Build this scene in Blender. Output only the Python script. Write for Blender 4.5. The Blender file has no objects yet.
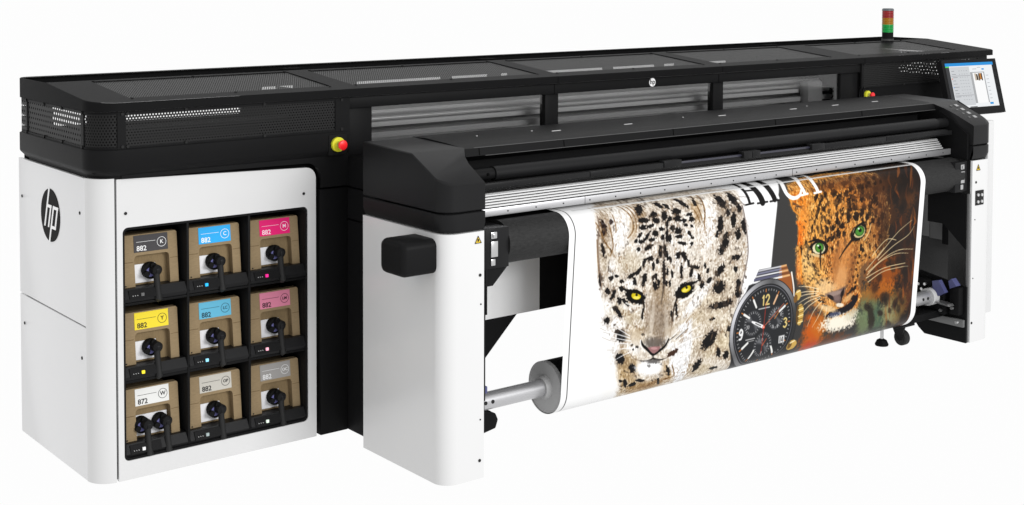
import bpy, bmesh, math, random
import numpy as np
from mathutils import Vector, Matrix
PI = math.pi
S = bpy.context.scene
C = S.collection
random.seed(7)

# ---------------------------------------------------------------- camera, world, lights
cd = bpy.data.cameras.new('camera'); cam = bpy.data.objects.new('camera', cd); C.objects.link(cam)
cam.matrix_world = Matrix(((0.78846661, 0.02451419, -0.61458885, -1.23483363),
                           (-0.61507129, 0.03593588, -0.78765216, -5.18914392),
                           (0.00277714, 0.99905339, 0.04341222, 2.01695961),
                           (0, 0, 0, 1)))
cd.sensor_fit = 'HORIZONTAL'; cd.sensor_width = 36.0
cd.lens = 1408.76463 / 1024 * 36.0
cd.shift_x = 0.0
cd.shift_y = -(252.5 - 25.1782) / 1024          # product shot taken with a shift lens
cd.clip_start = 0.05; cd.clip_end = 500
S.camera = cam
S.view_settings.view_transform = 'Standard'; S.view_settings.look = 'None'
S.view_settings.exposure = 0.0; S.view_settings.gamma = 1.0
w = bpy.data.worlds.new('World'); S.world = w; w.use_nodes = True
w.node_tree.nodes['Background'].inputs[0].default_value = (1, 1, 1, 1)
w.node_tree.nodes['Background'].inputs[1].default_value = 1.0   # white photo studio

def area(name, loc, target, sx, sy, power):
    l = bpy.data.lights.new(name, 'AREA'); l.shape = 'RECTANGLE'; l.size = sx; l.size_y = sy; l.energy = power
    o = bpy.data.objects.new(name, l); C.objects.link(o); o.location = loc
    o.rotation_euler = (Vector(target) - Vector(loc)).to_track_quat('-Z', 'Y').to_euler()
    return o
area('softbox', (3.6, -7.0, 3.2), (3.2, -.4, .7), 3.0, 2.0, 330)

# ---------------------------------------------------------------- materials
def nt(name):
    m = bpy.data.materials.new(name); m.use_nodes = True
    return m, m.node_tree.nodes, m.node_tree.links, m.node_tree.nodes['Principled BSDF']

def mat(name, col, rough=.5, metal=0.0, spec=.5, noise=0.0, nscale=40, bump=0.0, bscale=300, coat=0.0, stretch=None):
    m, N, L, b = nt(name)
    b.inputs['Base Color'].default_value = (*col, 1)
    b.inputs['Roughness'].default_value = rough
    b.inputs['Metallic'].default_value = metal
    b.inputs['Specular IOR Level'].default_value = spec
    if coat: b.inputs['Coat Weight'].default_value = coat; b.inputs['Coat Roughness'].default_value = .08
    tc = N.new('ShaderNodeTexCoord'); src = tc.outputs['Object']
    if stretch:
        mp = N.new('ShaderNodeMapping'); mp.inputs['Scale'].default_value = stretch
        L.new(src, mp.inputs[0]); src = mp.outputs[0]
    if noise:
        n = N.new('ShaderNodeTexNoise'); n.inputs['Scale'].default_value = nscale; n.inputs['Detail'].default_value = 5
        L.new(src, n.inputs['Vector'])
        r = N.new('ShaderNodeMix'); r.data_type = 'RGBA'
        r.inputs[6].default_value = (*[c * (1 - noise) for c in col], 1)
        r.inputs[7].default_value = (*[min(1, c * (1 + noise)) for c in col], 1)
        L.new(n.outputs[0], r.inputs[0]); L.new(r.outputs[2], b.inputs['Base Color'])
    if bump:
        n = N.new('ShaderNodeTexNoise'); n.inputs['Scale'].default_value = bscale; n.inputs['Detail'].default_value = 2
        L.new(src, n.inputs['Vector'])
        bp = N.new('ShaderNodeBump'); bp.inputs['Strength'].default_value = bump; bp.inputs['Distance'].default_value = .002
        L.new(n.outputs[0], bp.inputs['Height']); L.new(bp.outputs[0], b.inputs['Normal'])
    return m

def perforated(name, col, plane, a=.0128, r=.0042, rough=.45, spec=.15):
    """sheet metal with a staggered pattern of round holes cut right through"""
    m, N, L, b = nt(name)
    b.inputs['Base Color'].default_value = (*col, 1); b.inputs['Roughness'].default_value = rough
    b.inputs['Specular IOR Level'].default_value = spec
    tc = N.new('ShaderNodeTexCoord'); sep = N.new('ShaderNodeSeparateXYZ'); L.new(tc.outputs['Object'], sep.inputs[0])
    cmb = N.new('ShaderNodeCombineXYZ')
    if plane[0] == 'C':      # round a quarter circle: x minus y grows with the arc
        sb = N.new('ShaderNodeMath'); sb.operation = 'SUBTRACT'; L.new(sep.outputs[0], sb.inputs[0]); L.new(sep.outputs[1], sb.inputs[1])
        ml = N.new('ShaderNodeMath'); ml.operation = 'MULTIPLY'; ml.inputs[1].default_value = .785; L.new(sb.outputs[0], ml.inputs[0]); L.new(ml.outputs[0], cmb.inputs[0])
    else: L.new(sep.outputs['XYZ'.index(plane[0])], cmb.inputs[0])
    L.new(sep.outputs['XYZ'.index(plane[1])], cmb.inputs[1])
    per = (a, a * math.sqrt(3), 1)
    outs = []
    for off in ((0, 0, 0), (a / 2, a * math.sqrt(3) / 2, 0)):
        v = cmb.outputs[0]
        for op, k in (('ADD', off), ('DIVIDE', per), ('FRACTION', None), ('SUBTRACT', (.5, .5, 0)), ('MULTIPLY', (per[0], per[1], 0))):
            n = N.new('ShaderNodeVectorMath'); n.operation = op; L.new(v, n.inputs[0])
            if k: n.inputs[1].default_value = k
            v = n.outputs[0]
        n = N.new('ShaderNodeVectorMath'); n.operation = 'LENGTH'; L.new(v, n.inputs[0]); outs.append(n.outputs['Value'])
    mn = N.new('ShaderNodeMath'); mn.operation = 'MINIMUM'; L.new(outs[0], mn.inputs[0]); L.new(outs[1], mn.inputs[1])
    gt = N.new('ShaderNodeMath'); gt.operation = 'GREATER_THAN'; gt.inputs[1].default_value = r; L.new(mn.outputs[0], gt.inputs[0])
    L.new(gt.outputs[0], b.inputs['Alpha'])
    return m

BLK = mat('black_powder_coat', (.0085, .0085, .0088), .42, spec=.05, noise=.1, nscale=3, bump=.25, bscale=500)
BLK2 = mat('black_top_coat', (.0075, .0075, .0078), .5, spec=.03, noise=.1, nscale=3, bump=.2, bscale=500)
BLK3 = mat('dark_moulding', (.0105, .0105, .011), .36, spec=.10, noise=.08, nscale=4, bump=.15, bscale=600)
VBLK = mat('matte_black', (.006, .006, .006), .7, spec=.1)
GAP = mat('seam_black', (.004, .004, .004), .9, spec=.02)
EDGE = mat('painted_edge_highlight', (.07, .07, .07), .35, spec=.4)  # grey that stands in for the highlight on black edges
WHT = mat('white_enamel', (.60, .60, .60), .22, spec=.5, noise=.03, nscale=2.2, bump=.06, bscale=7)
WHT_LIT = mat('white_enamel_lit_side', (.69, .69, .695), .3, spec=.4, noise=.04, nscale=1.6, bump=.05, bscale=8)  # same white enamel, lightened because the cabinet's side catches more light
ALU = mat('anodised_aluminium', (.74, .74, .74), .35, metal=.6, noise=.05, nscale=60, stretch=(1, 30, 30))
ALUD = mat('grey_aluminium', (.46, .46, .47), .35, metal=.7, noise=.06, nscale=50, stretch=(1, 30, 30))
STL = mat('satin_steel', (.5, .5, .5), .28, metal=.9, noise=.05, nscale=40)
GRY = mat('grey_plastic', (.33, .33, .33), .45, spec=.3, noise=.05, nscale=30)
DGRY = mat('dark_grey_sheet', (.042, .042, .042), .5, spec=.2, noise=.3, nscale=6, bump=.5, bscale=160)
MGRY = mat('mid_grey_sheet', (.11, .11, .11), .5, spec=.25, noise=.06, nscale=10)
LGRY = mat('light_grey_paint', (.45, .45, .45), .45, spec=.3)
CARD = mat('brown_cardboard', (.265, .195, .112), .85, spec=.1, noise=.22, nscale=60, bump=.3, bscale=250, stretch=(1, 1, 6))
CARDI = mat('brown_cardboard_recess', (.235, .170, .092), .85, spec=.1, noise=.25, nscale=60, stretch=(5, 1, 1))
RED = mat('red_button', (.85, .015, .02), .3, spec=.5)
YEL = mat('yellow_ring', (.62, .62, .03), .4, spec=.4)
BLUE = mat('blue_plastic', (.06, .065, .16), .4, spec=.4)
LILAC = mat('lilac_plastic', (.16, .16, .38), .4, spec=.4)
WPAP = mat('white_paper', (.78, .78, .80), .7, spec=.2)
INKT = mat('black_print', (.01, .01, .01), .6, spec=.2)
WPRINT = mat('white_print', (.85, .85, .85), .6, spec=.2)
RUB = mat('black_rubber', (.012, .012, .012), .65, spec=.25, bump=.2, bscale=200)
FAB = mat('textured_platen_rubber', (.017, .017, .017), .6, spec=.18, noise=.8, nscale=95, stretch=(.55, 1.6, 1.6), bump=.7, bscale=300)
PERF_XZ = perforated('perforated_front', (.011, .011, .011), 'XZ', a=.0125, r=.0030)
PERF_YZ = perforated('perforated_side', (.011, .011, .011), 'YZ', a=.024, r=.0050)
PERF_XY = perforated('perforated_top', (.013, .013, .013), 'XY', a=.0105, r=.0028)
PERF_CZ = perforated('perforated_corner', (.011, .011, .011), 'CZ', a=.0125, r=.0034)
def glass(name):
    m, N, L, b = nt(name)
    t = N.new('ShaderNodeBsdfTransparent'); g = N.new('ShaderNodeBsdfGlossy'); g.inputs['Roughness'].default_value = .06
    t.inputs[0].default_value = (.86, .86, .86, 1)
    mx = N.new('ShaderNodeMixShader'); mx.inputs[0].default_value = .07
    L.new(t.outputs[0], mx.inputs[1]); L.new(g.outputs[0], mx.inputs[2]); L.new(mx.outputs[0], N['Material Output'].inputs[0])
    return m
GLS = glass('window_glass')
def emis(name, col, s=1.0, base=(0, 0, 0)):
    m, N, L, b = nt(name)
    b.inputs['Base Color'].default_value = (*base, 1)
    b.inputs['Emission Color'].default_value = (*col, 1); b.inputs['Emission Strength'].default_value = s
    b.inputs['Specular IOR Level'].default_value = .1
    return m
def flat(name, col, rough=.6): return mat(name, col, rough, spec=.2)

# ---------------------------------------------------------------- helpers
OFF = Vector((0, 0, 0))
def link(name, me, m, parent=None, label=None, smooth=False, off=None):
    o = bpy.data.objects.new(name, me); C.objects.link(o)
    if m is not None:
        for x in (m if isinstance(m, (list, tuple)) else [m]): me.materials.append(x)
    if parent is not None: o.parent = parent
    me.transform(Matrix.Translation(-(OFF if off is None else Vector(off))))
    if smooth:
        me.polygons.foreach_set('use_smooth', [True] * len(me.polygons))
        try: me.set_sharp_from_angle(angle=math.radians(32))
        except Exception: pass
    if label: o['label'] = label
    return o
def obj(name, bm, m, parent=None, label=None, smooth=True, off=None):
    me = bpy.data.meshes.new(name); bm.normal_update(); bm.to_mesh(me); bm.free()
    return link(name, me, m, parent, label, smooth, off)
def bm_new(): return bmesh.new()
def add_box(bm, x0, x1, y0, y1, z0, z1, bev=0.0, seg=2):
    vs = [bm.verts.new(p) for p in ((x0,y0,z0),(x1,y0,z0),(x1,y1,z0),(x0,y1,z0),(x0,y0,z1),(x1,y0,z1),(x1,y1,z1),(x0,y1,z1))]
    fs = [bm.faces.new([vs[i] for i in f]) for f in ((3,2,1,0),(4,5,6,7),(0,1,5,4),(1,2,6,5),(2,3,7,6),(3,0,4,7))]
    if bev:
        es = list({e for f in fs for e in f.edges})
        bmesh.ops.bevel(bm, geom=es, offset=bev, segments=seg, affect='EDGES', profile=.5)
    return vs
def box(name, m, parent, x0, x1, y0, y1, z0, z1, bev=0.0, label=None, off=None, seg=2):
    bm = bm_new(); add_box(bm, x0, x1, y0, y1, z0, z1, bev, seg); return obj(name, bm, m, parent, label, off=off)
def add_tube(bm, pts, r, n=16, cap=True):
    """tube along a polyline; r may be a list"""
    pts = [Vector(p) for p in pts]; rs = r if isinstance(r, (list, tuple)) else [r] * len(pts)
    rings = []; prev = None
    for i, p in enumerate(pts):
        d = (pts[min(i+1, len(pts)-1)] - pts[max(i-1, 0)]).normalized()
        if prev is None:
            ref = Vector((0, 0, 1)) if abs(d.z) < .9 else Vector((1, 0, 0))
            u = d.cross(ref).normalized()
        else: u = (prev - d * prev.dot(d)).normalized()
        prev = u; v = d.cross(u)
        rings.append([bm.verts.new(p + (u*math.cos(2*PI*k/n) + v*math.sin(2*PI*k/n)) * rs[i]) for k in range(n)])
    for a, b in zip(rings, rings[1:]):
        for k in range(n): bm.faces.new((a[k], a[(k+1) % n], b[(k+1) % n], b[k]))
    if cap:
        bm.faces.new(list(reversed(rings[0]))); bm.faces.new(rings[-1])
def tube(name, m, parent, pts, r, n=16, label=None, off=None):
    bm = bm_new(); add_tube(bm, pts, r, n); bmesh.ops.recalc_face_normals(bm, faces=bm.faces); return obj(name, bm, m, parent, label, off=off)
def add_prism(bm, poly, axis, a0, a1):
    """poly in the two other axes (order yz for x, xz for y, xy for z) swept along axis"""
    def P(p, t): return {'x': (t, p[0], p[1]), 'y': (p[0], t, p[1]), 'z': (p[0], p[1], t)}[axis]
    A = [bm.verts.new(P(p, a0)) for p in poly]; B = [bm.verts.new(P(p, a1)) for p in poly]
    n = len(poly)
    for i in range(n): bm.faces.new((A[i], A[(i+1) % n], B[(i+1) % n], B[i]))
    fa = bm.faces.new(list(reversed(A))); fb = bm.faces.new(B)
    fa.normal_update(); fb.normal_update()
    bmesh.ops.triangulate(bm, faces=[fa, fb])
    return A, B
def prism(name, m, parent, poly, axis, a0, a1, label=None, off=None, bev=0):
    bm = bm_new(); add_prism(bm, poly, axis, a0, a1); bmesh.ops.recalc_face_normals(bm, faces=bm.faces)
    if bev:
        es = [e for e in bm.edges if len(e.link_faces) == 2 and e.calc_face_angle(0) > .35]
        bmesh.ops.bevel(bm, geom=es, offset=bev, segments=2, affect='EDGES', profile=.5)
    return obj(name, bm, m, parent, label, off=off)
def arc(cx, cy, r, a0, a1, n=8, ry=None):
    ry = r if ry is None else ry
    return [(cx + r*math.cos(math.radians(a0+(a1-a0)*k/n)), cy + ry*math.sin(math.radians(a0+(a1-a0)*k/n))) for k in range(n+1)]
def rrect(x0, x1, y0, y1, r, n=6, rs=None):
    """counter-clockwise rounded rectangle; rs = radii of corners (x0y0, x1y0, x1y1, x0y1)"""
    rs = rs or (r, r, r, r); P = []
    for (cx, cy, q, a) in ((x0, y0, rs[0], 180), (x1, y0, rs[1], 270), (x1, y1, rs[2], 0), (x0, y1, rs[3], 90)):
        sx = 1 if cx == x0 else -1; sy = 1 if cy == y0 else -1
        P += arc(cx + sx*q, cy + sy*q, q, a, a+90, n) if q > 0 else [(cx, cy)]
    return P
def add_plate_hole(bm, outer, inner, y0, y1):
    """plate in the xz plane between y0 (front) and y1 with one hole"""
    def ring(poly, y): return [bm.verts.new((p[0], y, p[1])) for p in poly]
    for y in (y0, y1):
        o = ring(outer, y); i = ring(inner, y); es = []
        for R in (o, i):
            for k in range(len(R)): es.append(bm.edges.new((R[k], R[(k+1) % len(R)])))
        bmesh.ops.triangle_fill(bm, edges=es, use_beauty=True)
    for poly in (outer, inner):
        a = ring(poly, y0); b = ring(poly, y1)
        for k in range(len(poly)): bm.faces.new((a[k], a[(k+1) % len(poly)], b[(k+1) % len(poly)], b[k]))
    bmesh.ops.remove_doubles(bm, verts=bm.verts, dist=1e-5)
    bmesh.ops.recalc_face_normals(bm, faces=bm.faces)
def loft(bm, rings, cap=True):
    R = [[bm.verts.new(p) for p in r] for r in rings]; n = len(R[0])
    for a, b in zip(R, R[1:]):
        for k in range(n): bm.faces.new((a[k], a[(k+1) % n], b[(k+1) % n], b[k]))
    if cap:
        f1 = bm.faces.new(list(reversed(R[0]))); f2 = bm.faces.new(R[-1])
    return R
def text_mesh(name, s, m, parent, size, M, align='CENTER', label=None, off=None, bold=.0, sx=1.0, thick=.0006):
    cu = bpy.data.curves.new('t', 'FONT'); cu.body = s; cu.size = size; cu.align_x = align; cu.align_y = 'CENTER'
    cu.offset = bold; cu.extrude = thick; cu.resolution_u = 3
    t = bpy.data.objects.new('t', cu); C.objects.link(t)
    dg = bpy.context.evaluated_depsgraph_get(); dg.update()
    me = bpy.data.meshes.new_from_object(t.evaluated_get(dg))
    bpy.data.objects.remove(t); me.name = name
    me.transform(Matrix.Diagonal((sx, 1, 1, 1))); me.transform(M)
    return link(name, me, m, parent, label, off=off)
FRONT = Matrix(((1,0,0,0),(0,0,-1,0),(0,1,0,0),(0,0,0,1)))         # text plane -> xz facing -y
def front_at(x, y, z): return Matrix.Translation((x, y, z)) @ FRONT
def disc(name, m, parent, c, axis, r, h, n=14, off=None, label=None):
    d = {'x': Vector((1,0,0)), 'y': Vector((0,1,0)), 'z': Vector((0,0,1))}[axis]
    c = Vector(c); return tube(name, m, parent, [c - d*h/2, c + d*h/2], r, n, label, off)
def thing(name, label, cat, loc, group=None, rz=0):
    o = bpy.data.objects.new(name, None); C.objects.link(o); o.location = loc; o.rotation_euler = (0, 0, rz)
    o.empty_display_size = .1
    o['label'] = label; o['category'] = cat
    if group: o['group'] = group
    return o

# ---------------------------------------------------------------- setting: white floor made translucent so light from below erases contact shadows
def floor_mat():
    m, N, L, b = nt('shadowless_translucent_white')
    t = N.new('ShaderNodeBsdfTranslucent'); t.inputs[0].default_value = (.985, .985, .985, 1)
    L.new(t.outputs[0], N['Material Output'].inputs[0]); return m
bm = bm_new()
f = bm.faces.new([bm.verts.new(p) for p in ((-60,-60,-.002),(70,-60,-.002),(70,80,-.002),(-60,80,-.002))])
fl = obj('floor', bm, floor_mat(), smooth=False); fl['kind'] = 'structure'

# ================================================================ THE PRINTER
XL, XR = .773, 6.652
OFF = Vector((3.6, 0, 0))
pr = thing('large_format_printer', 'long black and white industrial printer with ink cabinet at its left end', 'printer', OFF)

# ---- ink cabinet ------------------------------------------------
for (z0, z1) in ((.606, 1.185), (.0, .600)):
    p = box('side_panel', WHT_LIT, pr, .791, .806, .084, .836, z0, z1, .002)
    for (y, z) in (((.137, 1.044), (.796, 1.024)) if z0 > .5 else ((.129, .475), (.782, .48))):
        disc('screw', INKT, p, (.7905, y, z), 'x', .0065, .004)
    if z0 > .5: side_up = p
# badge on the side: black ellipse with the letters
cy, cz, ry, rz_ = .456, .99, .106, .108
bm = bm_new(); add_prism(bm, [(cy+ry*math.cos(2*PI*k/48), cz+rz_*math.sin(2*PI*k/48)) for k in range(48)], 'x', .788, .7912)
bmesh.ops.recalc_face_normals(bm, faces=bm.faces)
badge = obj('badge', bm, mat('badge_black', (.012,.012,.012), .6, spec=.05), side_up, 'round black badge with white letters hp')
# letters: seen from -x, so left of the picture is +y. strokes as slanted bars (u to the right = -y)
def bar_yz(bm, u0, v0, u1, v1, t):
    d = Vector((u1-u0, v1-v0)).normalized(); n = Vector((1, 0)) * t/2
    P = [(cy-(u0-n.x), cz+v0), (cy-(u0+n.x), cz+v0), (cy-(u1+n.x), cz+v1), (cy-(u1-n.x), cz+v1)]
    add_prism(bm, P, 'x', .7862, .7878)
bm = bm_new(); t = .0125; sl = .33; q_ = .84
def st(u, v0, v1): u, v0, v1 = u*q_-.008, v0*q_, v1*q_; bar_yz(bm, u+sl*v0, v0, u+sl*v1, v1, t)
st(-.040, -.060, .130)          # h stem runs up to the rim
st(.010, -.060, .036)
st(.045, -.130, .052)           # p stem runs down to the rim
st(.098, -.046, .036)
def hb(u0, u1, v):
    u0, u1, v = u0*q_-.008, u1*q_-.008, v*q_              # horizontal pieces
    add_prism(bm, [(cy-(u0+sl*v), cz+v-t*.5), (cy-(u1+sl*v), cz+v-t*.5), (cy-(u1+sl*v+sl*t), cz+v+t*.5), (cy-(u0+sl*v+sl*t), cz+v+t*.5)], 'x', .7858, .7874)
hb(-.035, .018, .044); hb(.037, .106, .044); hb(.045, .106, -.054)
bmesh.ops.recalc_face_normals(bm, faces=bm.faces)
obj('badge_lettering', bm, WPRINT, side_up)

# rounded corner panel
A = arc(.8786, .0876, .0876, 180, 270, 12); A[-1] = (.8750, .0)
A2 = arc(.8786, .0876, .072, 270, 180, 12); A2[0] = (.8750, .0156)
prism('corner_panel', WHT, pr, A + A2, 'z', 0, 1.187)
# dark liner that shows in the seams
bm = bm_new()
add_box(bm, .808, .872, .095, .80, .004, 1.17); add_box(bm, .872, .900, .022, .80, .004, 1.17); add_box(bm, 1.728, 1.764, .018, .80, .004, 1.17)
add_box(bm, .900, 1.728, .30, .80, .004, 1.17); add_box(bm, .900, 1.728, .018, .30, 1.0, 1.17); add_box(bm, .900, 1.728, .018, .30, .004, .068)
obj('carcase', bm, GAP, pr, smooth=False)
# white front panel with its opening
outer = rrect(.8836, 1.762, .0, 1.155, .03, rs=(.002, .002, .045, .002))
outer = [(x, z + (.028*(1.762-x)/.878 if z > 1.08 else 0)) for x, z in outer]
inner = rrect(.9065, 1.7225, .0745, .992, .022)
bm = bm_new(); add_plate_hole(bm, outer, inner, 0, .016)
fp = obj('front_panel', bm, WHT, pr, 'glossy white front panel with a black edged opening for nine ink boxes')
for (x, z) in ((.919, 1.048), (1.703, 1.048)): disc('screw', INKT, fp, (x, -.001, z), 'y', .006, .004)
# rack: frame lip, back, shelves and walls
bm = bm_new(); add_plate_hole(bm, rrect(.9075, 1.7215, .0755, .991, .021), rrect(.916, 1.713, .084, .982, .016), .004, .05)
rk = obj('ink_rack', bm, BLK, pr)
CX = [.9125, 1.184, 1.455]; CZ = [.690, .3825, .078]           # cell origins (left, bottom)
bm = bm_new()
add_box(bm, .912, 1.718, .285, .295, .08, .987)
for x in (1.176, 1.4475): add_box(bm, x, x+.011, .008, .285, .084, .984, .002)
for z in (.682, .376): add_box(bm, .916, 1.713, .010, .285, z, z+.010, .002)
add_box(bm, .909, .915, .02, .285, .08, .985); add_box(bm, 1.715, 1.721, .02, .285, .08, .985)
obj('rack_divider', bm, BLK, rk)
INKS = [[('882', 'K', (.045, .042, .045), (.8, .8, .8), (.12, .12, .12)), ('882', 'C', (.02, .38, .80), (.85, .9, .95), (.02, .40, .80)), ('882', 'M', (.75, .01, .16), (.95, .7, .8), (.80, .02, .25))],
        [('882', 'Y', (.80, .63, .03), (.02, .02, .02), (.80, .65, .03)), ('882', 'LC', (.11, .42, .60), (.02, .05, .07), (.25, .6, .8)), ('882', 'LM', (.68, .22, .33), (.05, .02, .03), (.85, .4, .5))],
        [('872', 'W', (.72, .72, .70), (.02, .02, .02), (.8, .8, .8)), ('882', 'OP', (.50, .48, .43), (.02, .02, .02), (.25, .3, .3)), ('882', 'OC', (.30, .29, .28), (.75, .75, .75), (.6, .7, .6))]]
for r in range(3):
    for c in range(3):
        x0 = CX[c]; z0 = CZ[r] + .008
        wd = .262
        bm = bm_new()
        add_prism(bm, [(.012, z0-.004), (.004, z0+.012), (.022, z0+.047), (.28, z0+.047), (.28, z0-.004)], 'x', x0+.002, x0+wd)
        bmesh.ops.recalc_face_normals(bm, faces=bm.faces)
        tr = obj('tray', bm, BLK3, rk)
        bm = bm_new()   # raised lip with slot on the tray's face
        add_prism(bm, [(-.001, z0+.010), (.0145, z0+.042), (.018, z0+.042), (.0035, z0+.010)], 'x', x0+.022, x0+.150)
        bmesh.ops.recalc_face_normals(bm, faces=bm.faces)
        obj('tray_lip', bm, BLK, tr)
        led = flat('led_%d%d' % (r, c), INKS[r][c][4])
        led.node_tree.nodes['Principled BSDF'].inputs['Emission Color'].default_value = (*INKS[r][c][4], 1)
        led.node_tree.nodes['Principled BSDF'].inputs['Emission Strength'].default_value = .5 if INKS[r][c][1] not in ('K', 'W') else .0
        q = box('status_light', led, tr, x0+.069, x0+.081, .0000, .006, z0+.018, z0+.030)
        bm = bm_new()
        for k in range(3): add_box(bm, x0+.034+.0095*k, x0+.0365+.0095*k, .0005, .006, z0+.021, z0+.0235)
        obj('indicator_dots', bm, LGRY, tr)

# ---- black cabinet frame around the white panel, and joining column --------
bm = bm_new()
add_box(bm, 1.780, 1.9155, -.004, .12, .0, 1.058, .003)
add_box(bm, 1.780, 1.9155, -.004, .12, 1.066, 1.21, .003)
obj('frame_post', bm, BLK2, pr)
bm = bm_new(); add_box(bm, .81, 1.9155, .095, .82, 1.165, 1.2); add_box(bm, .88, 1.9155, .02, .095, 1.165, 1.2); obj('deck', bm, GAP, pr)
# side wall towards the table (faces left) in three stacked plates
bm = bm_new()
for z0, z1 in ((0, .915), (.921, 1.055), (1.061, 1.19)): add_box(bm, 1.9165, 2.06, -.30, .3, z0, z1, .003)
obj('joining_column', bm, BLK2, pr)

# ---- black band below the grilles ------------------------------------------
def plan(ins, x1=1.912, rf=.105, rb=.04, yb=.80, yf=-.035):
    return rrect(XL+ins, x1-ins*0, yf+ins, yb-ins, rf, 8, rs=(rf, .004, .004, rb))
bm = bm_new()
rings = []
for z, ins in ((1.186, .030), (1.196, .028), (1.200, .020), (1.222, .002), (1.228, 0), (1.300, 0), (1.303, .004), (1.303, .016)):
    rings.append([(x, y, z) for x, y in plan(ins)])
loft(bm, rings, cap=False)
bmesh.ops.recalc_face_normals(bm, faces=bm.faces)
f = bm.faces.new([bm.verts.new((x, y, 1.205)) for x, y in plan(.03)])
band = obj('lower_band', bm, BLK, pr)
# curved return of the band around the white panel's corner
bm = bm_new()
P = [(1.9155, 1.0665), (1.9155, 1.21), (.90, 1.21), (.90, 1.186)] + [(x, z) for x, z in arc(1.712, 1.108, .068, 90, 0, 8)] + [(1.780, 1.0665)]
add_prism(bm, P, 'y', -.012, .010); bmesh.ops.recalc_face_normals(bm, faces=bm.faces)
obj('corner_surround', bm, BLK, pr)

def estop(x, y, z, s=1.0):
    b = box('emergency_stop_plate', VBLK, pr, x-.045*s, x+.045*s, y-.010, y+.004, z-.045*s, z+.045*s, .006)
    d = disc('yellow_ring', YEL, b, (x-.004, y-.016, z+.002), 'y', .031*s, .012, 28)
    disc('stem', STL, b, (x, y-.030, z+.002), 'y', .013*s, .024, 20)
    bm = bm_new(); add_tube(bm, [(x, y-.040, z+.002), (x, y-.042, z+.002), (x, y-.051, z+.002), (x, y-.055, z+.002), (x, y-.057, z+.002)], [.017*s, .020*s, .0215*s, .018*s, .008*s], 28)
    bmesh.ops.recalc_face_normals(bm, faces=bm.faces); obj('push_button', bm, RED, b)
    return b
estop(1.848, -.030, 1.248)

# ---- grilles of the left head --------------------------------------
def strip(name, pts, z0, z1, m, parent=None):
    """thin sheet following plan points"""
    bm = bm_new(); a = [bm.verts.new((x, y, z0)) for x, y in pts]; b = [bm.verts.new((x, y, z1)) for x, y in pts]
    for k in range(len(pts)-1): bm.faces.new((a[k], a[k+1], b[k+1], b[k]))
    return obj(name, bm, m, parent if parent else pr)
zg0, zg1 = 1.303, 1.447
strip('side_grille', [(.784, .762), (.784, .088)], zg0, zg1, PERF_YZ)
strip('corner_grille', [(x, y) for x, y in arc(.884, .076, .100, 180, 270, 10)][:], zg0, zg1, PERF_CZ)
strip('corner_liner', arc(.884, .076, .085, 175, 275, 10), zg0, zg1, VBLK)
strip('front_grille', [(.905, -.024), (1.842, -.024)], zg0, zg1, PERF_XZ)
strip('rear_corner_grille', [(.784, .765), (.79, .790), (.83, .798)], zg0, zg1, PERF_YZ)
bm = bm_new()   # posts and rails that hold the grilles
add_box(bm, .780, .787, .035+.03, .090, zg0, zg1); add_box(bm, .780, .787, .690, .704, zg0, zg1)
add_box(bm, .878, .912, -.029, -.020, zg0, zg1); add_box(bm, 1.842, 1.912, -.029, .02, zg0, zg1)
add_box(bm, .905, 1.842, -.028, -.022, zg0, zg0+.008); add_box(bm, .905, 1.842, -.028, -.022, zg1-.012, zg1)
add_box(bm, .780, .787, .09, .76, zg0, zg0+.008); add_box(bm, .780, .787, .09, .76, zg1-.010, zg1)
for z0, z1 in ((zg0, zg0+.008), (zg1-.010, zg1)):
    add_prism(bm, arc(.884, .076, .104, 180, 270, 8) + arc(.884, .076, .097, 270, 180, 8), 'z', z0, z1)
bmesh.ops.recalc_face_normals(bm, faces=bm.faces)
gf = obj('grille_frame', bm, BLK, pr)
for p in ((.897, 1.438), (.897, 1.312), (.918, 1.438), (.918, 1.312), (1.16, 1.441), (1.16, 1.310), (1.505, 1.441), (1.505, 1.310), (1.872, 1.437), (1.872, 1.312)):
    disc('screw', INKT, gf, (p[0], -.030, p[1]), 'y', .0062, .006)
for y in (.078, .29, .49, .697):
    for z in (1.441, 1.309): disc('screw', INKT, gf, (.779, y, z), 'x', .0062, .006)
# inside of the head: dark box with a back panel that has a long window
bm = bm_new()
add_box(bm, .800, 1.90, .02, .79, 1.206, 1.21)
add_box(bm, 1.900, 1.91, -.02, .60, 1.206, 1.45)
add_box(bm, .83, .925, .79, .80, 1.2, 1.45)
add_box(bm, .925, 1.818, .79, .80, 1.2, 1.312)
add_box(bm, .925, 1.818, .79, .80, 1.402, 1.47)
add_box(bm, 1.818, 1.93, .79, .80, 1.2, 1.47)
obj('head_interior', bm, VBLK, pr, smooth=False)
tube('cable_duct', DGRY, pr, [(.90, .30, 1.335), (1.80, .30, 1.335)], .012, 10)

# ---- lid (full length) ------------------------------------------------------
def ztop(y): return 1.483 + (y+.05)*(.049/.505) if y < .455 else 1.532
ZB = 1.450
FR = rrect(XL, XR, -.05, .80, .1, 8, rs=(.11, .03, .03, .05))
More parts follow.
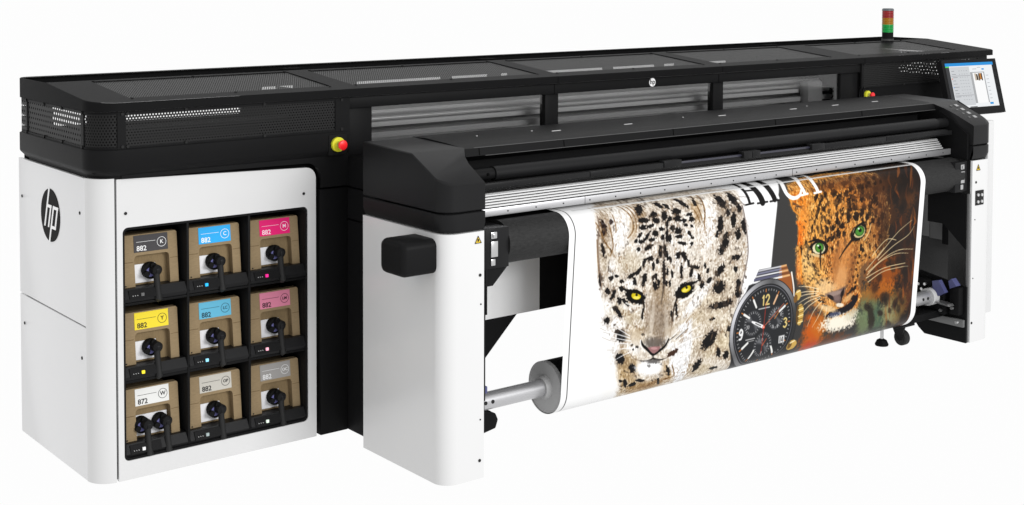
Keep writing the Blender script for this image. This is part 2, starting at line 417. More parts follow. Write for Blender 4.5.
# frame: side walls
def addsorted(P):
    out = []
    for k in range(len(P)):
        a, b = P[k], P[(k+1) % len(P)]; out.append(a)
        if (a[1]-.455)*(b[1]-.455) < 0: tt = (.455-a[1])/(b[1]-a[1]); out.append((a[0]+tt*(b[0]-a[0]), .455))
    return out
FR = addsorted(FR)
bm = bm_new()
lo = [bm.verts.new((x, y, ZB)) for x, y in FR]; mid = [bm.verts.new((x, y, ztop(y)-.003)) for x, y in FR]
cxm, cym = (XL+XR)/2, .4
top = [bm.verts.new((x+(.003 if x < cxm else -.003), y+(.003 if y < cym else -.003), ztop(y))) for x, y in FR]
n = len(FR)
for k in range(n):
    bm.faces.new((lo[k], lo[(k+1) % n], mid[(k+1) % n], mid[k])); bm.faces.new((mid[k], mid[(k+1) % n], top[(k+1) % n], top[k]))
# underside lip
lin = [bm.verts.new((x+(.02 if x < cxm else -.02), y+(.02 if y < cym else -.02), ZB)) for x, y in FR]
for k in range(n): bm.faces.new((lo[k], lin[k], lin[(k+1) % n], lo[(k+1) % n]))
# top skin: panel openings cut out of it
PAN = [(.955, 1.86), (1.97, 3.005), (3.105, 4.13), (4.235, 5.16), (5.40, 6.35)]
yA, yB = .040, .425
fr_front = [v for v in top if v.co.y < .4549]
def skin(pts): return bm.faces.new([bm.verts.new((x, y, ztop(y)-(0 if True else 0))) for x, y in pts])
# front margin follows the outline
front = sorted([(v.co.x, v.co.y) for v in top if v.co.y < yA], key=lambda q: q[0])
leftp = [(v.co.x, v.co.y) for v in top]
xl_at = lambda y: XL+.003
xr_at = lambda y: XR-.003
L0 = [(x, y) for x, y in [(v.co.x, v.co.y) for v in top] if y < .12 and x < 1.0]     # left corner arc
R0 = [(x, y) for x, y in [(v.co.x, v.co.y) for v in top] if y < .12 and x > 6.5]
L0.sort(key=lambda q: (-q[1], q[0])); R0.sort(key=lambda q: (q[1], q[0]))
skin(L0 + [(PAN[0][0], -.047), (PAN[0][0], L0[0][1])])
skin([(PAN[0][0], -.047)] + [(PAN[-1][1], -.047), (PAN[-1][1], yA), (PAN[0][0], yA)])
skin([(PAN[-1][1], -.047)] + R0 + [(PAN[-1][1], R0[-1][1])])
skin([(XL+.003, L0[0][1]), (PAN[0][0], L0[0][1]), (PAN[0][0], .455), (XL+.003, .455)])
skin([(PAN[-1][1], R0[-1][1]), (XR-.003, R0[-1][1]), (XR-.003, .455), (PAN[-1][1], .455)])
skin([(PAN[0][0], yB), (PAN[-1][1], yB), (PAN[-1][1], .455), (PAN[0][0], .455)])
for a, b in zip(PAN, PAN[1:]): skin([(a[1], yA), (b[0], yA), (b[0], yB), (a[1], yB)])
back = [(v.co.x, v.co.y) for v in top if v.co.y >= .4549]
f = bm.faces.new([bm.verts.new((x, y, 1.532)) for x, y in back])
bmesh.ops.remove_doubles(bm, verts=bm.verts, dist=1e-5)
bmesh.ops.recalc_face_normals(bm, faces=bm.faces)
lid = obj('lid', bm, BLK2, pr)
for (x0, x1) in PAN:
    bm = bm_new()
    f = bm.faces.new([bm.verts.new((x, y, ztop(y)-.004)) for x, y in ((x0-.004, yA-.004), (x1+.004, yA-.004), (x1+.004, yB+.004), (x0-.004, yB+.004))])
    obj('lid_grille', bm, PERF_XY, lid, smooth=False)
    for y in (yA-.008, yB+.008):
        for k in range(3):
            x = x0 + (x1-x0)*(k+.02)/2.04
            tube('lid_screw', INKT, lid, [(x, y, ztop(y)-.001), (x, y, ztop(y)+.003)], .006, 8)
for x in (1.93, 3.06, 5.18):
    box('lid_latch', GAP, lid, x-.045, x+.055, .50, .56, 1.53, 1.536, .002)
# seam groove lines in lid front edge
for x in (3.055, 4.18, 5.358):
    box('lid_joint', GAP, lid, x-.0015, x+.0015, -.0508, -.045, ZB, 1.481)

# ---- middle section: fascia, windows, interior -----------------------------
bm = bm_new()
add_box(bm, 1.9155, 5.356, -.022, .03, 1.397, 1.4445, .002)
obj('fascia', bm, BLK, pr)
for x0, x1 in ((1.9155, 2.040), (3.015, 3.096), (4.160, 4.235), (5.200, 5.352)): box('window_post', BLK, pr, x0, x1, -.003, .04, 1.12, 1.396, .002)
for x in (3.055, 4.18): box('fascia_joint', GAP, pr, x-.0015, x+.0015, -.0235, -.021, 1.397, 1.4445)
for x0, x1 in ((2.036, 3.02), (3.09, 4.165), (4.23, 5.205)):
    wd_ = box('window', GLS, pr, x0, x1, .010, .014, 1.12, 1.40)
# interior seen through the windows: print beam with rails
IN1 = flat('beam_light_grey', (.55, .55, .55)); IN2 = flat('beam_mid_grey', (.34, .34, .34)); IN3 = flat('beam_dark_grey', (.2, .2, .2))
box('rear_wall', IN1, pr, 1.93, 5.33, .40, .41, 1.0, 1.398)
bm = bm_new()
add_box(bm, 1.93, 5.36, .79, .80, .9, 1.417); add_box(bm, 1.93, 5.36, .79, .80, 1.431, 1.47)
px_ = 1.93
for a_, b_ in ((1.93, 2.10), (2.455, 2.965), (3.035, 3.27), (3.358, 3.405), (3.60, 4.09), (4.165, 4.496), (4.569, 4.659), (4.938, 5.10), (5.36, 5.36)):
    if a_ > px_: add_box(bm, px_, a_, .79, .80, 1.417, 1.431)
    px_ = b_
obj('rear_panel', bm, VBLK, pr, smooth=False)
def beam(name, m, y, z0, z1, x1=5.30):
    box(name, m, pr, 1.93, x1, y, y+.03, z0, z1, .003)
beam('beam', IN2, .36, 1.352, 1.372); beam('beam', IN2, .34, 1.300, 1.322); beam('beam', IN3, .24, 1.262, 1.276)
for y, z in ((.20, 1.345), (.18, 1.318)): tube('linear_rail', ALU, pr, [(1.93, y, z), (5.25, y, z)], .009, 16)
beam('beam', IN1, .16, 1.283, 1.304); beam('beam', IN2, .14, 1.235, 1.262)
box('inner_shelf', IN1, pr, 1.93, 5.33, .10, .14, 1.18, 1.228, .004)
box('inner_tray', IN2, pr, 1.93, 5.33, .05, .39, 1.150, 1.172)
box('carriage', IN3, pr, 5.02, 5.16, .08, .16, 1.20, 1.36, .03)
# centre badge on the fascia
bm = bm_new(); add_tube(bm, [(3.697, -.0222, 1.421), (3.697, -.0245, 1.421)], .0215, 32); bmesh.ops.recalc_face_normals(bm, faces=bm.faces)
bd = obj('front_badge', bm, WPRINT, pr, 'small round white badge with dark letters hp')
text_mesh('badge_lettering', 'hp', INKT, bd, .036, front_at(3.697, -.0252, 1.423) @ Matrix.Shear('XY', 4, (.25, 0)), bold=.0003)
# lower body of the middle section (behind the table)
bm = bm_new()
add_box(bm, 2.06, 5.36, .05, .78, .66, 1.14, .004)
obj('print_body', bm, BLK2, pr)

# ---- right head -------------------------------------------------------------
bm = bm_new()
add_box(bm, 5.358, 6.60, -.022, -.014, 1.130, 1.304, .002)
add_box(bm, 5.358, 6.60, .0, .79, 1.20, 1.206)
add_box(bm, 6.585, 6.60, -.0, .79, 1.13, 1.303); add_box(bm, 6.585, 6.60, .64, .79, 1.303, 1.45); add_box(bm, 6.585, 6.60, -.0, .03, 1.303, 1.45)
add_box(bm, 5.358, 5.372, -.0, .79, 1.13, 1.45)
add_box(bm, 5.372, 6.58, .78, .79, 1.20, 1.45)
obj('right_head', bm, BLK2, pr, smooth=False)
strip('front_grille', [(5.372, -.024), (6.50, -.024)], 1.306, 1.447, PERF_XZ)
strip('side_grille', [(6.59, .03), (6.59, .64)], 1.303, 1.447, PERF_YZ)
bm = bm_new()
add_box(bm, 5.356, 5.374, -.029, -.019, 1.304, 1.447); add_box(bm, 6.50, 6.60, -.029, -.019, 1.304, 1.447)
add_box(bm, 5.374, 6.50, -.029, -.021, 1.304, 1.312); add_box(bm, 5.374, 6.50, -.029, -.021, 1.436, 1.447)
gf2 = obj('grille_frame', bm, BLK, pr)
for x in (5.38, 5.75, 6.10):
    for z in (1.441, 1.309): disc('screw', INKT, gf2, (x, -.030, z), 'y', .0062, .006)
estop(5.405, -.022, 1.262, .8)
# cabinet below the right head
box('right_cabinet', BLK2, pr, 5.362, 6.60, .012, .78, .03, 1.20)

bm = bm_new(); add_box(bm, 5.37, 6.59, .002, .012, .03, .362, .003)
obj('cabinet_kick', bm, DGRY, pr)
box('rear_side_cover', WHT, pr, 5.915, 5.972, -.50, -.02, .0, 1.12, .006)
box('rear_side_panel', DGRY, pr, 5.902, 5.914, -.49, .0, .02, 1.10)
box('side_hatch', MGRY, pr, 5.896, 5.902, -.120, -.0, .392, .90, .001)
box('side_hatch', MGRY, pr, 5.895, 5.902, -.232, -.123, .386, .90, .001)
box('side_frame', BLK2, pr, 5.860, 5.901, -.36, -.236, .37, .95, .002)

# ---- signal tower -----------------------------------------------------------
bx, by, br = 6.225, .45, .037
tw = tube('signal_tower', VBLK, pr, [(bx, by, 1.53), (bx, by, 1.587)], br*.96, 28)
for nme, col, z0, z1 in (('green_lens', (.0, .30, .05), 1.586, 1.6365), ('amber_lens', (.34, .14, .0), 1.6365, 1.6785), ('red_lens', (.27, .010, .012), 1.6785, 1.724)):
    m = mat(nme, col, .25, spec=.5)
    bm = bm_new(); rr = []; zz = []
    k = z0
    while k < z1 - .001:
        rr += [br, br, br*.93]; zz += [k, k+.006, k+.0085]; k += .0105
    keep = [(r, z) for r, z in zip(rr, zz) if z < z1-.001] + [(br, z1)]
    add_tube(bm, [(bx, by, z) for r, z in keep], [r for r, z in keep], 28)
    bmesh.ops.recalc_face_normals(bm, faces=bm.faces); obj(nme, bm, m, tw)
tube('tower_cap', mat('cap_grey', (.10, .11, .12), .4), tw, [(bx, by, 1.724), (bx, by, 1.734), (bx, by, 1.739)], [br, br, br*.85], 28)
tube('tower_base', DGRY, tw, [(bx, by, 1.531), (bx, by, 1.545)], br*1.03, 28)

# ---- printing table: pillars --------------------------------------------------
def pillar(x0, x1, rl, rr, y1=-.24):
    r = [(x, y) for x, y in rrect(x0, x1, -.822, y1, .01, 10, rs=(rl, rr, .003, .003))] if x0 < 3 else [(x0, -.822), (x1-rr, -.822)] + arc(x1-rr, -.822+rr, rr, 270, 360, 10) + [(x1, -.56), (x1-.012, -.56)] + arc(x1-rr, -.822+rr, rr-.012, 360, 270, 10) + [(x0, -.810)]
    bm = bm_new(); add_prism(bm, r, 'z', 0, .977); bmesh.ops.recalc_face_normals(bm, faces=bm.faces)
    return obj('pillar_cover', bm, WHT, pr)
pl = pillar(1.845, 2.040, .066, .004)
for x, z, r in ((2.018, .805, .0062), (2.022, .690, .003), (2.020, .234, .003), (2.017, .072, .0062)): disc('screw', INKT, pl, (x, -.8225, z), 'y', r, .004)
p2 = pillar(5.282, 5.470, .002, .066, -.64)
for x, z, r in ((5.315, .86, .0065), (5.31, .66, .003), (5.30, .345, .003), (5.295, .105, .0065)): disc('screw', INKT, p2, (x, -.8225, z), 'y', r, .004)
box('switch_plate', INKT, p2, 5.31, 5.385, -.826, -.82, .735, .80+.015, .003)
for x, z in ((5.328, .755), (5.328, .792), (5.362, .755), (5.362, .79)): disc('switch_button', LGRY, p2, (x, -.828, z), 'y', .008, .008)
def warning(x, y, z, s, parent):
    bm = bm_new(); add_prism(bm, [(x-s, z-s*.85), (x+s, z-s*.85), (x, z+s*.95)], 'y', y-.001, y); bmesh.ops.recalc_face_normals(bm, faces=bm.faces)
    wl = obj('warning_label', bm, mat('warning_yellow', (.62, .42, .01), .5), parent, 'small yellow triangular warning sticker')
    bm = bm_new()
    t = s*.13
    for a, b in (((-1,-.85),(1,-.85)), ((1,-.85),(0,.95)), ((0,.95),(-1,-.85))):
        A = Vector(a)*s; B = Vector(b)*s; d = (B-A).normalized(); nn = Vector((-d.y, d.x))*t
        add_prism(bm, [(x+A.x-nn.x*.3, z+A.y-nn.y*.3), (x+B.x-nn.x*.3, z+B.y-nn.y*.3), (x+B.x+nn.x, z+B.y+nn.y), (x+A.x+nn.x, z+A.y+nn.y)], 'y', y-.0018, y-.0012)
    add_box(bm, x-s*.22, x+s*.22, y-.0018, y-.0012, z-s*.45, z+s*.2)
    bmesh.ops.recalc_face_normals(bm, faces=bm.faces); obj('warning_symbol', bm, INKT, parent)
warning(2.008, -.8225, .945, .016, pl)
warning(5.333, -.8225, .938, .018, p2)
# side box on the left pillar
bm = bm_new()
loft(bm, [[(x, y, z) for y, z in rrect(-.772+i_, -.600-i_, .822+i_, .958-i_, .03-i_*.6, 6)] for x, i_ in ((1.695, .020), (1.6965, .013), (1.701, .006), (1.708, .002), (1.716, 0), (1.846, 0))])
bmesh.ops.recalc_face_normals(bm, faces=bm.faces)
obj('side_housing', bm, BLK, pr)
box('pillar_liner', DGRY, pr, 5.448, 5.4570, -.755, -.565, .01, .97)
# inner edges of the pillars
bm = bm_new()
add_box(bm, 2.041, 2.050, -.815, -.26, .30, .975); add_box(bm, 2.041, 2.060, -.815, -.775, .64, .82, .002)
add_box(bm, 2.041, 2.046, -.815, -.26, .22, .80)
obj('pillar_inner_plate', bm, BLK, pr)
bm = bm_new(); add_box(bm, 5.268, 5.281, -.815, -.80, .0, .80, .002)
obj('pillar_inner_edge', bm, MGRY, pr)

# ---- end caps of the table canopy --------------------------------------------
def endcap(x0, x1, left=True):
    """upper and lower shells, rounded at the outer front corner"""
    xo, xi = (x0, x1) if left else (x1, x0); sg = 1 if left else -1
    r = .066
    # outline in plan from rear outer, round the front corner, to the inner edge
    pl_ = [(xo, -.244)] + [(xo + sg*r - sg*r*math.cos(a), -.822 + r - r*math.sin(a)) for a in [PI/2*k/8 for k in range(9)]] + [(xi, -.822)]
    def zt(y):
        if y > -.60: return 1.282 - (-.244-y)*(.010/.356)
        return 1.272 - (-.60-y)*(.107/.222)
    def row(ins, z):
        out = []
        for k, (x, y) in enumerate(pl_):
            yy = min(-.244-.0, y + ins*max(0, min(1, (-.3-y)/.4))); xx = x + sg*ins*(1 if k < len(pl_)-2 else (0 if k == len(pl_)-1 else .3))
            out.append((xx, yy, z(yy) if callable(z) else z))
        return out
    # extra points at the crease on the outer side
    pl_.insert(1, (xo, -.595)); pl_.insert(2, (xo, -.605))
    bm = bm_new()
    def build(levels, captop):
        R = [[bm.verts.new(p) for p in row(i, z)] for i, z in levels]
        nn = len(pl_)
        for a, b in zip(R, R[1:]):
            for k in range(nn-1):
                try: bm.faces.new((a[k], a[k+1], b[k+1], b[k]))
                except ValueError: pass
        return R
    R = build([(.004, 1.060), (0, 1.064), (0, lambda y: zt(y)-.004), (.004, zt)], True)
    top = R[-1]
    # top surface: slope part then flat part
    inner = top[-1]
    ci = bm.verts.new((xi + sg*.06, -.60, 1.272)); bi = bm.verts.new((xi + sg*.06, -.244, 1.282))
    mid_i = bm.verts.new((xi + sg*.010, -.70, zt(-.70)))
    mid_j = bm.verts.new((xi + sg*.024, -.655, zt(-.655)))
    slope = [v for v in top if v.co.y <= -.603]
    o2 = [v for v in top if v.co.y > -.603]
    bm.faces.new(slope + [mid_i, mid_j, ci]); 
    bm.faces.new([o2[0], o2[1], slope[0], ci, bi])
    # inner side wall
    low = [(xi, -.822, 1.060), (xi, -.244, 1.060)]
    b0 = bm.verts.new(low[0]); b1 = bm.verts.new(low[1])
    ff = bm.faces.new([inner, mid_i, mid_j, ci, bi, b1, b0])
    # rear wall
    bm.faces.new([bi, b1, R[0][0], R[1][0], R[2][0], R[3][0]])
    build([(.016, .979), (.008, .985), (0, 1.012), (0, 1.052), (.004, 1.055)], False)
    bm2 = [(xi, -.80, .979), (xi, -.822, 1.055), (xi, -.244, 1.055), (xi, -.244, .979)]
    bm.faces.new([bm.verts.new(p) for p in bm2])
    # bottom
    bm.faces.new([bm.verts.new(p) for p in row(.016, .979)] + [bm.verts.new((xi, -.244, .979))])
    add_box(bm, min(xo+sg*.03, xi), max(xo+sg*.03, xi), -.79, -.25, 1.050, 1.066)
    bmesh.ops.remove_doubles(bm, verts=bm.verts, dist=1e-5)
    bmesh.ops.recalc_face_normals(bm, faces=bm.faces)
    bmesh.ops.triangulate(bm, faces=[f for f in bm.faces if len(f.verts) > 4])
    return obj('canopy_end_cap', bm, BLK3, pr)
capL = endcap(1.845, 2.043, True)
capR = endcap(5.286, 5.472, False)
# control keys on the right cap's slope
def slope_pt(x, d): # d distance down the slope from the crease
    L_ = math.hypot(.222, .107); return (x, -.60 - d*.222/L_, 1.272 - d*.107/L_)
ks = [(5.372, .045), (5.376, .085), (5.380, .125), (5.384, .165)]
for (x, d) in ks:
    for dx, mm, s in ((.020, mat('key_grey', (.32, .32, .32), .4), .010), (-.030, MGRY, .006)):
        c = slope_pt(x+dx, d); bm = bm_new(); add_box(bm, -s*1.2, s*1.2, -s, s, -.001, .0016, .0008)
        bm.transform(Matrix.Translation(c) @ Matrix.Rotation(math.atan2(.107, .222), 4, 'X'))
        obj('control_key', bm, mm, capR)

# ---- canopy between the caps ----------------------------------------------------
ridge = [(-.215, 1.14), (-.215, 1.268), (-.232, 1.283), (-.33, 1.286), (-.48, 1.280), (-.600, 1.271), (-.607, 1.268), (-.612, 1.237), (-.53, 1.215), (-.50, 1.20), (-.50, 1.14)]
bm = bm_new(); add_prism(bm, ridge, 'x', 2.10, 5.24); bmesh.ops.recalc_face_normals(bm, faces=bm.faces)
cn = obj('canopy', bm, BLK, pr)
for x in (2.152, 2.62, 3.20, 3.95, 4.60): box('canopy_joint', GAP, cn, x-.0012, x+.0012, -.6135, -.30, 1.2385, 1.2835)  if False else None
for k, x in enumerate((2.17, 2.62, 3.27, 3.96, 4.62)):
    add = bm_new(); add_prism(add, [(-.6135, 1.240), (-.6085, 1.2685), (-.604, 1.2715), (-.60, 1.25)], 'x', x, x+.003)
    bmesh.ops.recalc_face_normals(add, faces=add.faces); obj('canopy_joint', add, GAP, cn)
bm = bm_new()
for x in (2.70, 3.13, 3.75, 4.27, 4.60, 4.93): add_box(bm, x, x+.05, -.435, -.430, 1.281, 1.2845)
for x in (2.32, 2.62, 3.55, 4.45): add_box(bm, x, x+.006, -.39, -.385, 1.283, 1.2865)
obj('canopy_mark', bm, LGRY, cn)
# edge highlights along crease and lip, painted as lighter grey strips
box('canopy_edge_highlight', EDGE, cn, 2.145, 5.24, -.6085, -.6045, 1.2695, 1.2712)
box('canopy_lip_highlight', EDGE, cn, 2.20, 5.24, -.6140, -.6115, 1.2355, 1.2375)
# back wall of the mouth, inner cheeks
box('mouth_wall', VBLK, pr, 2.06, 5.27, -.50, -.26, .985, 1.15)
prism('mouth_cheek', BLK2, pr, [(-.80, .985), (-.80, 1.12), (-.70, 1.19), (-.61, 1.235), (-.50, 1.2), (-.50, .985)], 'x', 5.262, 5.276)
# roller bar with its end piece
rb = tube('tension_bar', BLK3, pr, [(2.20, -.66, 1.168), (5.17, -.66, 1.168)], .030, 28)
tube('bar_end', BLK, rb, [(2.05, -.66, 1.168), (2.198, -.66, 1.168)], .024, 20)
tube('bar_end', BLK, rb, [(5.172, -.66, 1.168), (5.26, -.66, 1.168)], .027, 20)
for x in (2.10, 2.16): disc('bolt', GAP, rb, (x, -.6845, 1.170), 'y', .006, .006)
bm = bm_new()
for x0, x1, z0, z1, y in ((2.05, 2.66, 1.121, 1.143, -.735), (2.663, 3.09, 1.121, 1.143, -.735), (3.093, 3.20, 1.120, 1.150, -.737), (3.605, 3.66, 1.120, 1.150, -.737), (3.663, 3.715, 1.120, 1.150, -.737), (4.084, 4.18, 1.120, 1.148, -.737), (4.183, 4.66, 1.121, 1.143, -.735), (4.663, 5.18, 1.121, 1.143, -.735)):
    add_box(bm, x0, x1, y, -.70, z0, z1, .002)
add_box(bm, 2.05, 5.25, -.715, -.56, 1.110, 1.132, .002)
obj('pinch_beam', bm, BLK3, pr)
bm = bm_new(); add_box(bm, 3.20, 3.605, -.722, -.71, 1.128, 1.138, .003); add_box(bm, 3.715, 4.084, -.722, -.71, 1.128, 1.138, .003)
obj('pinch_insert', bm, mat('violet_grey', (.022, .022, .034), .35), pr)
# ribbed aluminium rail, with the screwed strip under it
prof = [(-.60, 1.02), (-.60, 1.087), (-.655, 1.087)]
for k in range(5):
    z = 1.083 - k*.0098; y = -.657 - k*.0082
    prof += [(y, z), (y-.004, z-.0010), (y-.004, z-.0070), (y, z-.0078)]
prof += [(-.697, 1.034), (-.690, 1.02)]
bm = bm_new(); add_prism(bm, prof, 'x', 2.050, 5.20); bmesh.ops.recalc_face_normals(bm, faces=bm.faces)
rail = obj('ribbed_rail', bm, ALU, pr)
rs = box('rail_strip', ALUD, rail, 2.046, 5.258, -.703, -.690, 1.002, 1.0335, .002)
for k in range(5):
    z = 1.083 - k*.0098; y = -.657 - k*.0082
    prism('rail_groove', VBLK, rail, [(y+.003, z-.0074), (y-.0042, z-.0072), (y-.0078, z-.0100), (y, z-.0102)], 'x', 2.0505, 5.1995)
bm = bm_new(); x = 2.10
while x < 5.24: add_tube(bm, [(x, -.7015, 1.0165), (x, -.7045, 1.0165)], .0035, 8); x += .147
obj('rail_screw', bm, INKT, rail)
for x in (2.66, 3.98): box('strip_joint', GAP, rail, x, x+.002, -.7036, -.70, 1.002, 1.0335)

# ---- platen roller under the rail ------------------------------------------
PY, PZ, PR = -.720, .900, .0885
pr_ = tube('platen_roller', FAB, pr, [(2.178, PY, PZ), (5.235, PY, PZ)], PR, 56)
bm = bm_new(); add_box(bm, 2.18, 5.25, -.70, -.50, .83, .975, .004); obj('platen_body', bm, VBLK, pr)
for (x0, x1) in ((2.050, 2.178), (5.160, 5.266)):
    br_ = box('roller_bracket', BLK3, pr, x0, x1, -.800, -.60, .815, .975, .003)
    hx = x0 + .035 if x0 < 3 else x0+.045
    bm = bm_new()
    add_box(bm, hx, hx+.030, -.806, -.80, .935, .962, .003); add_box(bm, hx+.006, hx+.020, -.812, -.806, .940, .956, .002)
    add_box(bm, hx, hx+.034, -.806, -.80, .862, .925, .002); add_box(bm, hx, hx+.022, -.806, -.80, .828, .855, .003)
    obj('hinge', bm, STL, br_)
# diagonal foot of the left bracket
prism('bracket_foot', BLK, pr, [(2.05, .815), (2.178, .815), (2.168, .805), (2.105, .745), (2.05, .745)], 'y', -.79, -.70)
# apron below the platen, its reflection gradient painted silver and black; gusset
box('apron', mat('apron_reflection_silver', (.85, .85, .85), .3, metal=.5, noise=.04, nscale=90, stretch=(1, 1, 20)), pr, 2.10, 2.575, -.505, -.495, .523, .80, label='apron sheet end, bright reflection painted silver')
box('apron', VBLK, pr, 2.5755, 4.93, -.505, -.495, .523, .80, label='rest of the apron sheet, dark reflection painted black')
prism('gusset', BLK2, pr, [(2.06, .522), (2.455, .522), (2.29, .363), (2.06, .15)], 'y', -.50, -.492)
# right lower carriage: black plate with bearing for the shaft
prism('lower_plate', BLK2, pr, [(-.815, .0), (-.815, .30), (-.52, .345), (-.44, .30), (-.46, .10), (-.515, .03), (-.555, .0)], 'x', 5.255, 5.267)
bm = bm_new(); add_box(bm, 5.236, 5.255, -.81, -.47, .085, .125, .003); obj('lower_rib', bm, MGRY, pr)
bm = bm_new()
add_box(bm, 5.20, 5.256, -.72, -.56, .14, .20, .01); add_box(bm, 5.21, 5.256, -.80, -.74, .15, .30, .008); add_box(bm, 5.19, 5.256, -.60, -.46, .20, .31, .01)
lb = obj('shaft_bearing', bm, BLK2, pr)
tube('bearing_hub', VBLK, lb, [(5.205, -.65, .235), (5.255, -.65, .235)], .058, 28)
bm = bm_new()
for y, z in ((-.60, .29), (-.56, .285), (-.58, .26), (-.70, .165), (-.77, .19), (-.80, .12), (-.50, .29)): add_tube(bm, [(5.20, y, z), (5.186, y, z)], .008, 10)
bmesh.ops.recalc_face_normals(bm, faces=bm.faces); obj('bearing_bolt', bm, STL, lb)
bm = bm_new(); add_prism(bm, [(-.74, .27), (-.70, .33), (-.66, .32), (-.665, .27), (-.70, .245)], 'x', 5.17, 5.20); add_prism(bm, [(-.79, .31), (-.76, .345), (-.74, .33), (-.75, .29)], 'x', 5.20, 5.24)
bmesh.ops.recalc_face_normals(bm, faces=bm.faces); obj('release_lever', bm, BLUE, lb)
prism('bearing_tongue', STL, lb, [(-.78, .205), (-.66, .215), (-.66, .222), (-.77, .215)], 'x', 5.15, 5.20)
prism('pillar_bracket', BLK2, pr, [(-.80, .80), (-.80, .50), (-.66, .62), (-.56, .62), (-.56, .80)], 'x', 5.262, 5.274)
# left bearing stub behind the pillar
lb2 = box('shaft_bearing', BLK, pr, 2.046, 2.10, -.72, -.58, .19, .31, .01)
box('release_lever', BLUE, lb2, 2.075, 2.115, -.745, -.715, .30, .33, .004)
# feet
def foot(x, y, lev=True, wheel=True, s=1.0):
    if lev:
        l = tube('levelling_foot', BLK2, pr, [(x, y, 0), (x, y, .008), (x, y, .028), (x, y, .036)], [.034, .036, .026, .012], 24)
        tube('foot_stem', STL, l, [(x, y, .036), (x, y, .13)], .009, 12)
    if wheel:
        c = tube('caster', RUB, pr, [(x+.070, y-.062, .041), (x+.076, y-.062, .041), (x+.104, y-.062, .041), (x+.110, y-.062, .041)], [.034, .041, .041, .034], 28)
        prism('caster_fork', BLK3, c, [(y-.10, .105), (y-.01, .12), (y-.03, .075), (y-.056, .03), (y-.072, .03)], 'x', x+.060, x+.068)
        box('caster_plate', BLK3, c, x+.03, x+.135, y-.11, y+.02, .108, .120, .003)
foot(4.868, -.566)
box('foot_beam', BLK2, pr, 4.84, 5.256, -.68, -.50, .121, .160, .004)
prism('front_claw', BLK2, pr, [(2.05, .060), (2.13, .100), (2.222, .115), (2.235, .150), (2.222, .178), (2.205, .182), (2.198, .192), (2.15, .196), (2.05, .19)], 'y', -.66, -.60, bev=.006)

# ---- touch screen ---------------------------------------------------------------
TL_, TR_ = Vector((5.874, -.20, 1.454)), Vector((6.426, -.20, 1.446))
BL_, BR_ = Vector((5.874, -.281, 1.130)), Vector((6.426, -.279, 1.133))
ux = (TR_ - TL_); uy = (BL_ - TL_)
un = ux.cross(uy).normalized()            # towards the back
if un.y < 0: un = -un
def scr(u, v, d=0): return TL_ + ux*u + uy*v - un*d
def add_scr(bm, u0, u1, v0, v1, d0, d1):
    vs = [bm.verts.new(scr(u, v, d)) for d in (d0, d1) for u, v in ((u0, v0), (u1, v0), (u1, v1), (u0, v1))]
    for f in ((0,1,2,3),(7,6,5,4),(0,4,5,1),(1,5,6,2),(2,6,7,3),(3,7,4,0)): bm.faces.new([vs[i] for i in f])
    bmesh.ops.recalc_face_normals(bm, faces=bm.faces)
bm = bm_new(); add_scr(bm, 0, 1, 0, 1, -.035, 0)
ts = obj('touch_screen', bm, BLK, pr, smooth=False)
bm = bm_new(); add_scr(bm, .35, .65, .3, .7, -.16, -.036); obj('screen_mount', bm, BLK2, ts, smooth=False)
def ui(name, rects, col, s=.95, d=.002):
    bm = bm_new()
    for (u0, u1, v0, v1) in rects: add_scr(bm, u0, u1, v0, v1, .0002, d)
    return obj(name, bm, emis(name, col, s), ts, smooth=False)
ui('display', [(.075, .905, .115, .87)], (.86, .88, .90), 1.0, .001)
ui('display_header', [(.050, .93, .060, .115)], (.02, .29, .72), 1.0, .0012)
ui('display_status', [(.050, .115, .116, .135)], (.1, .7, .1), 1.0, .0014)
ui('display_sidebar', [(.050, .112, .136, .87)], (.045, .047, .05), 1.0, .0016)
ui('display_rail', [(.915, .965, .12+.13*k, .20+.13*k) for k in range(6)], (.012, .013, .014), 1.0, .0012)
ui('display_list', [(.120, .47, .13, .83)], (.62, .64, .66), 1.0, .0018)
ui('display_group', [(.125, .465, .285, .300), (.125, .465, .640, .655)], (.45, .46, .48), 1.0, .0021)
ui('display_rows', [(.14, .19+.02*(k % 3), .20+.058*k, .208+.058*k) for k in range(10)] + [(.27+.045*j, .285+.045*j, .20+.058*k, .207+.058*k) for k in range(10) for j in range(4)], (.22, .23, .25), 1.0, .0024)
ui('display_frame', [(.475, .735, .235, .250), (.475, .515, .25, .80), (.715, .735, .25, .80)], (.40, .41, .42), 1.0, .0020)
ui('display_page', [(.515, .715, .255, .80)], (.95, .95, .95), 1.0, .0022)
ui('display_notes', [(.76, .80, .30+.07*k, .309+.07*k) for k in range(7)] + [(.53, .60, .175, .185), (.62, .68, .15, .158)], (.35, .36, .38), 1.0, .0022)
ui('display_button', [(.74, .80, .80, .835), (.70, .74, .175, .20)], (.0, .30, .70), 1.0, .0024)
ui('display_footer', [(.36, .49, .855, .868)], (.05, .05, .05), 1.0, .0026)
ui('display_alert', [(.125, .138, .335, .352)], (.8, .12, .03), 1.0, .0028)
ui('display_alert_blue', [(.125, .138, .49, .507)], (.1, .35, .8), 1.0, .0028)
ui('display_thumbnail', [(.545, .575, .262, .39), (.60, .615, .30, .395)], (.55, .47, .38), 1.0, .0028)
ui('display_thumbnail', [(.575, .60, .275, .385), (.615, .635, .262, .395), (.665, .685, .262, .395)], (.03, .025, .02), 1.0, .0028)
ui('display_thumbnail', [(.635, .665, .262, .375)], (.50, .20, .04), 1.0, .0028)

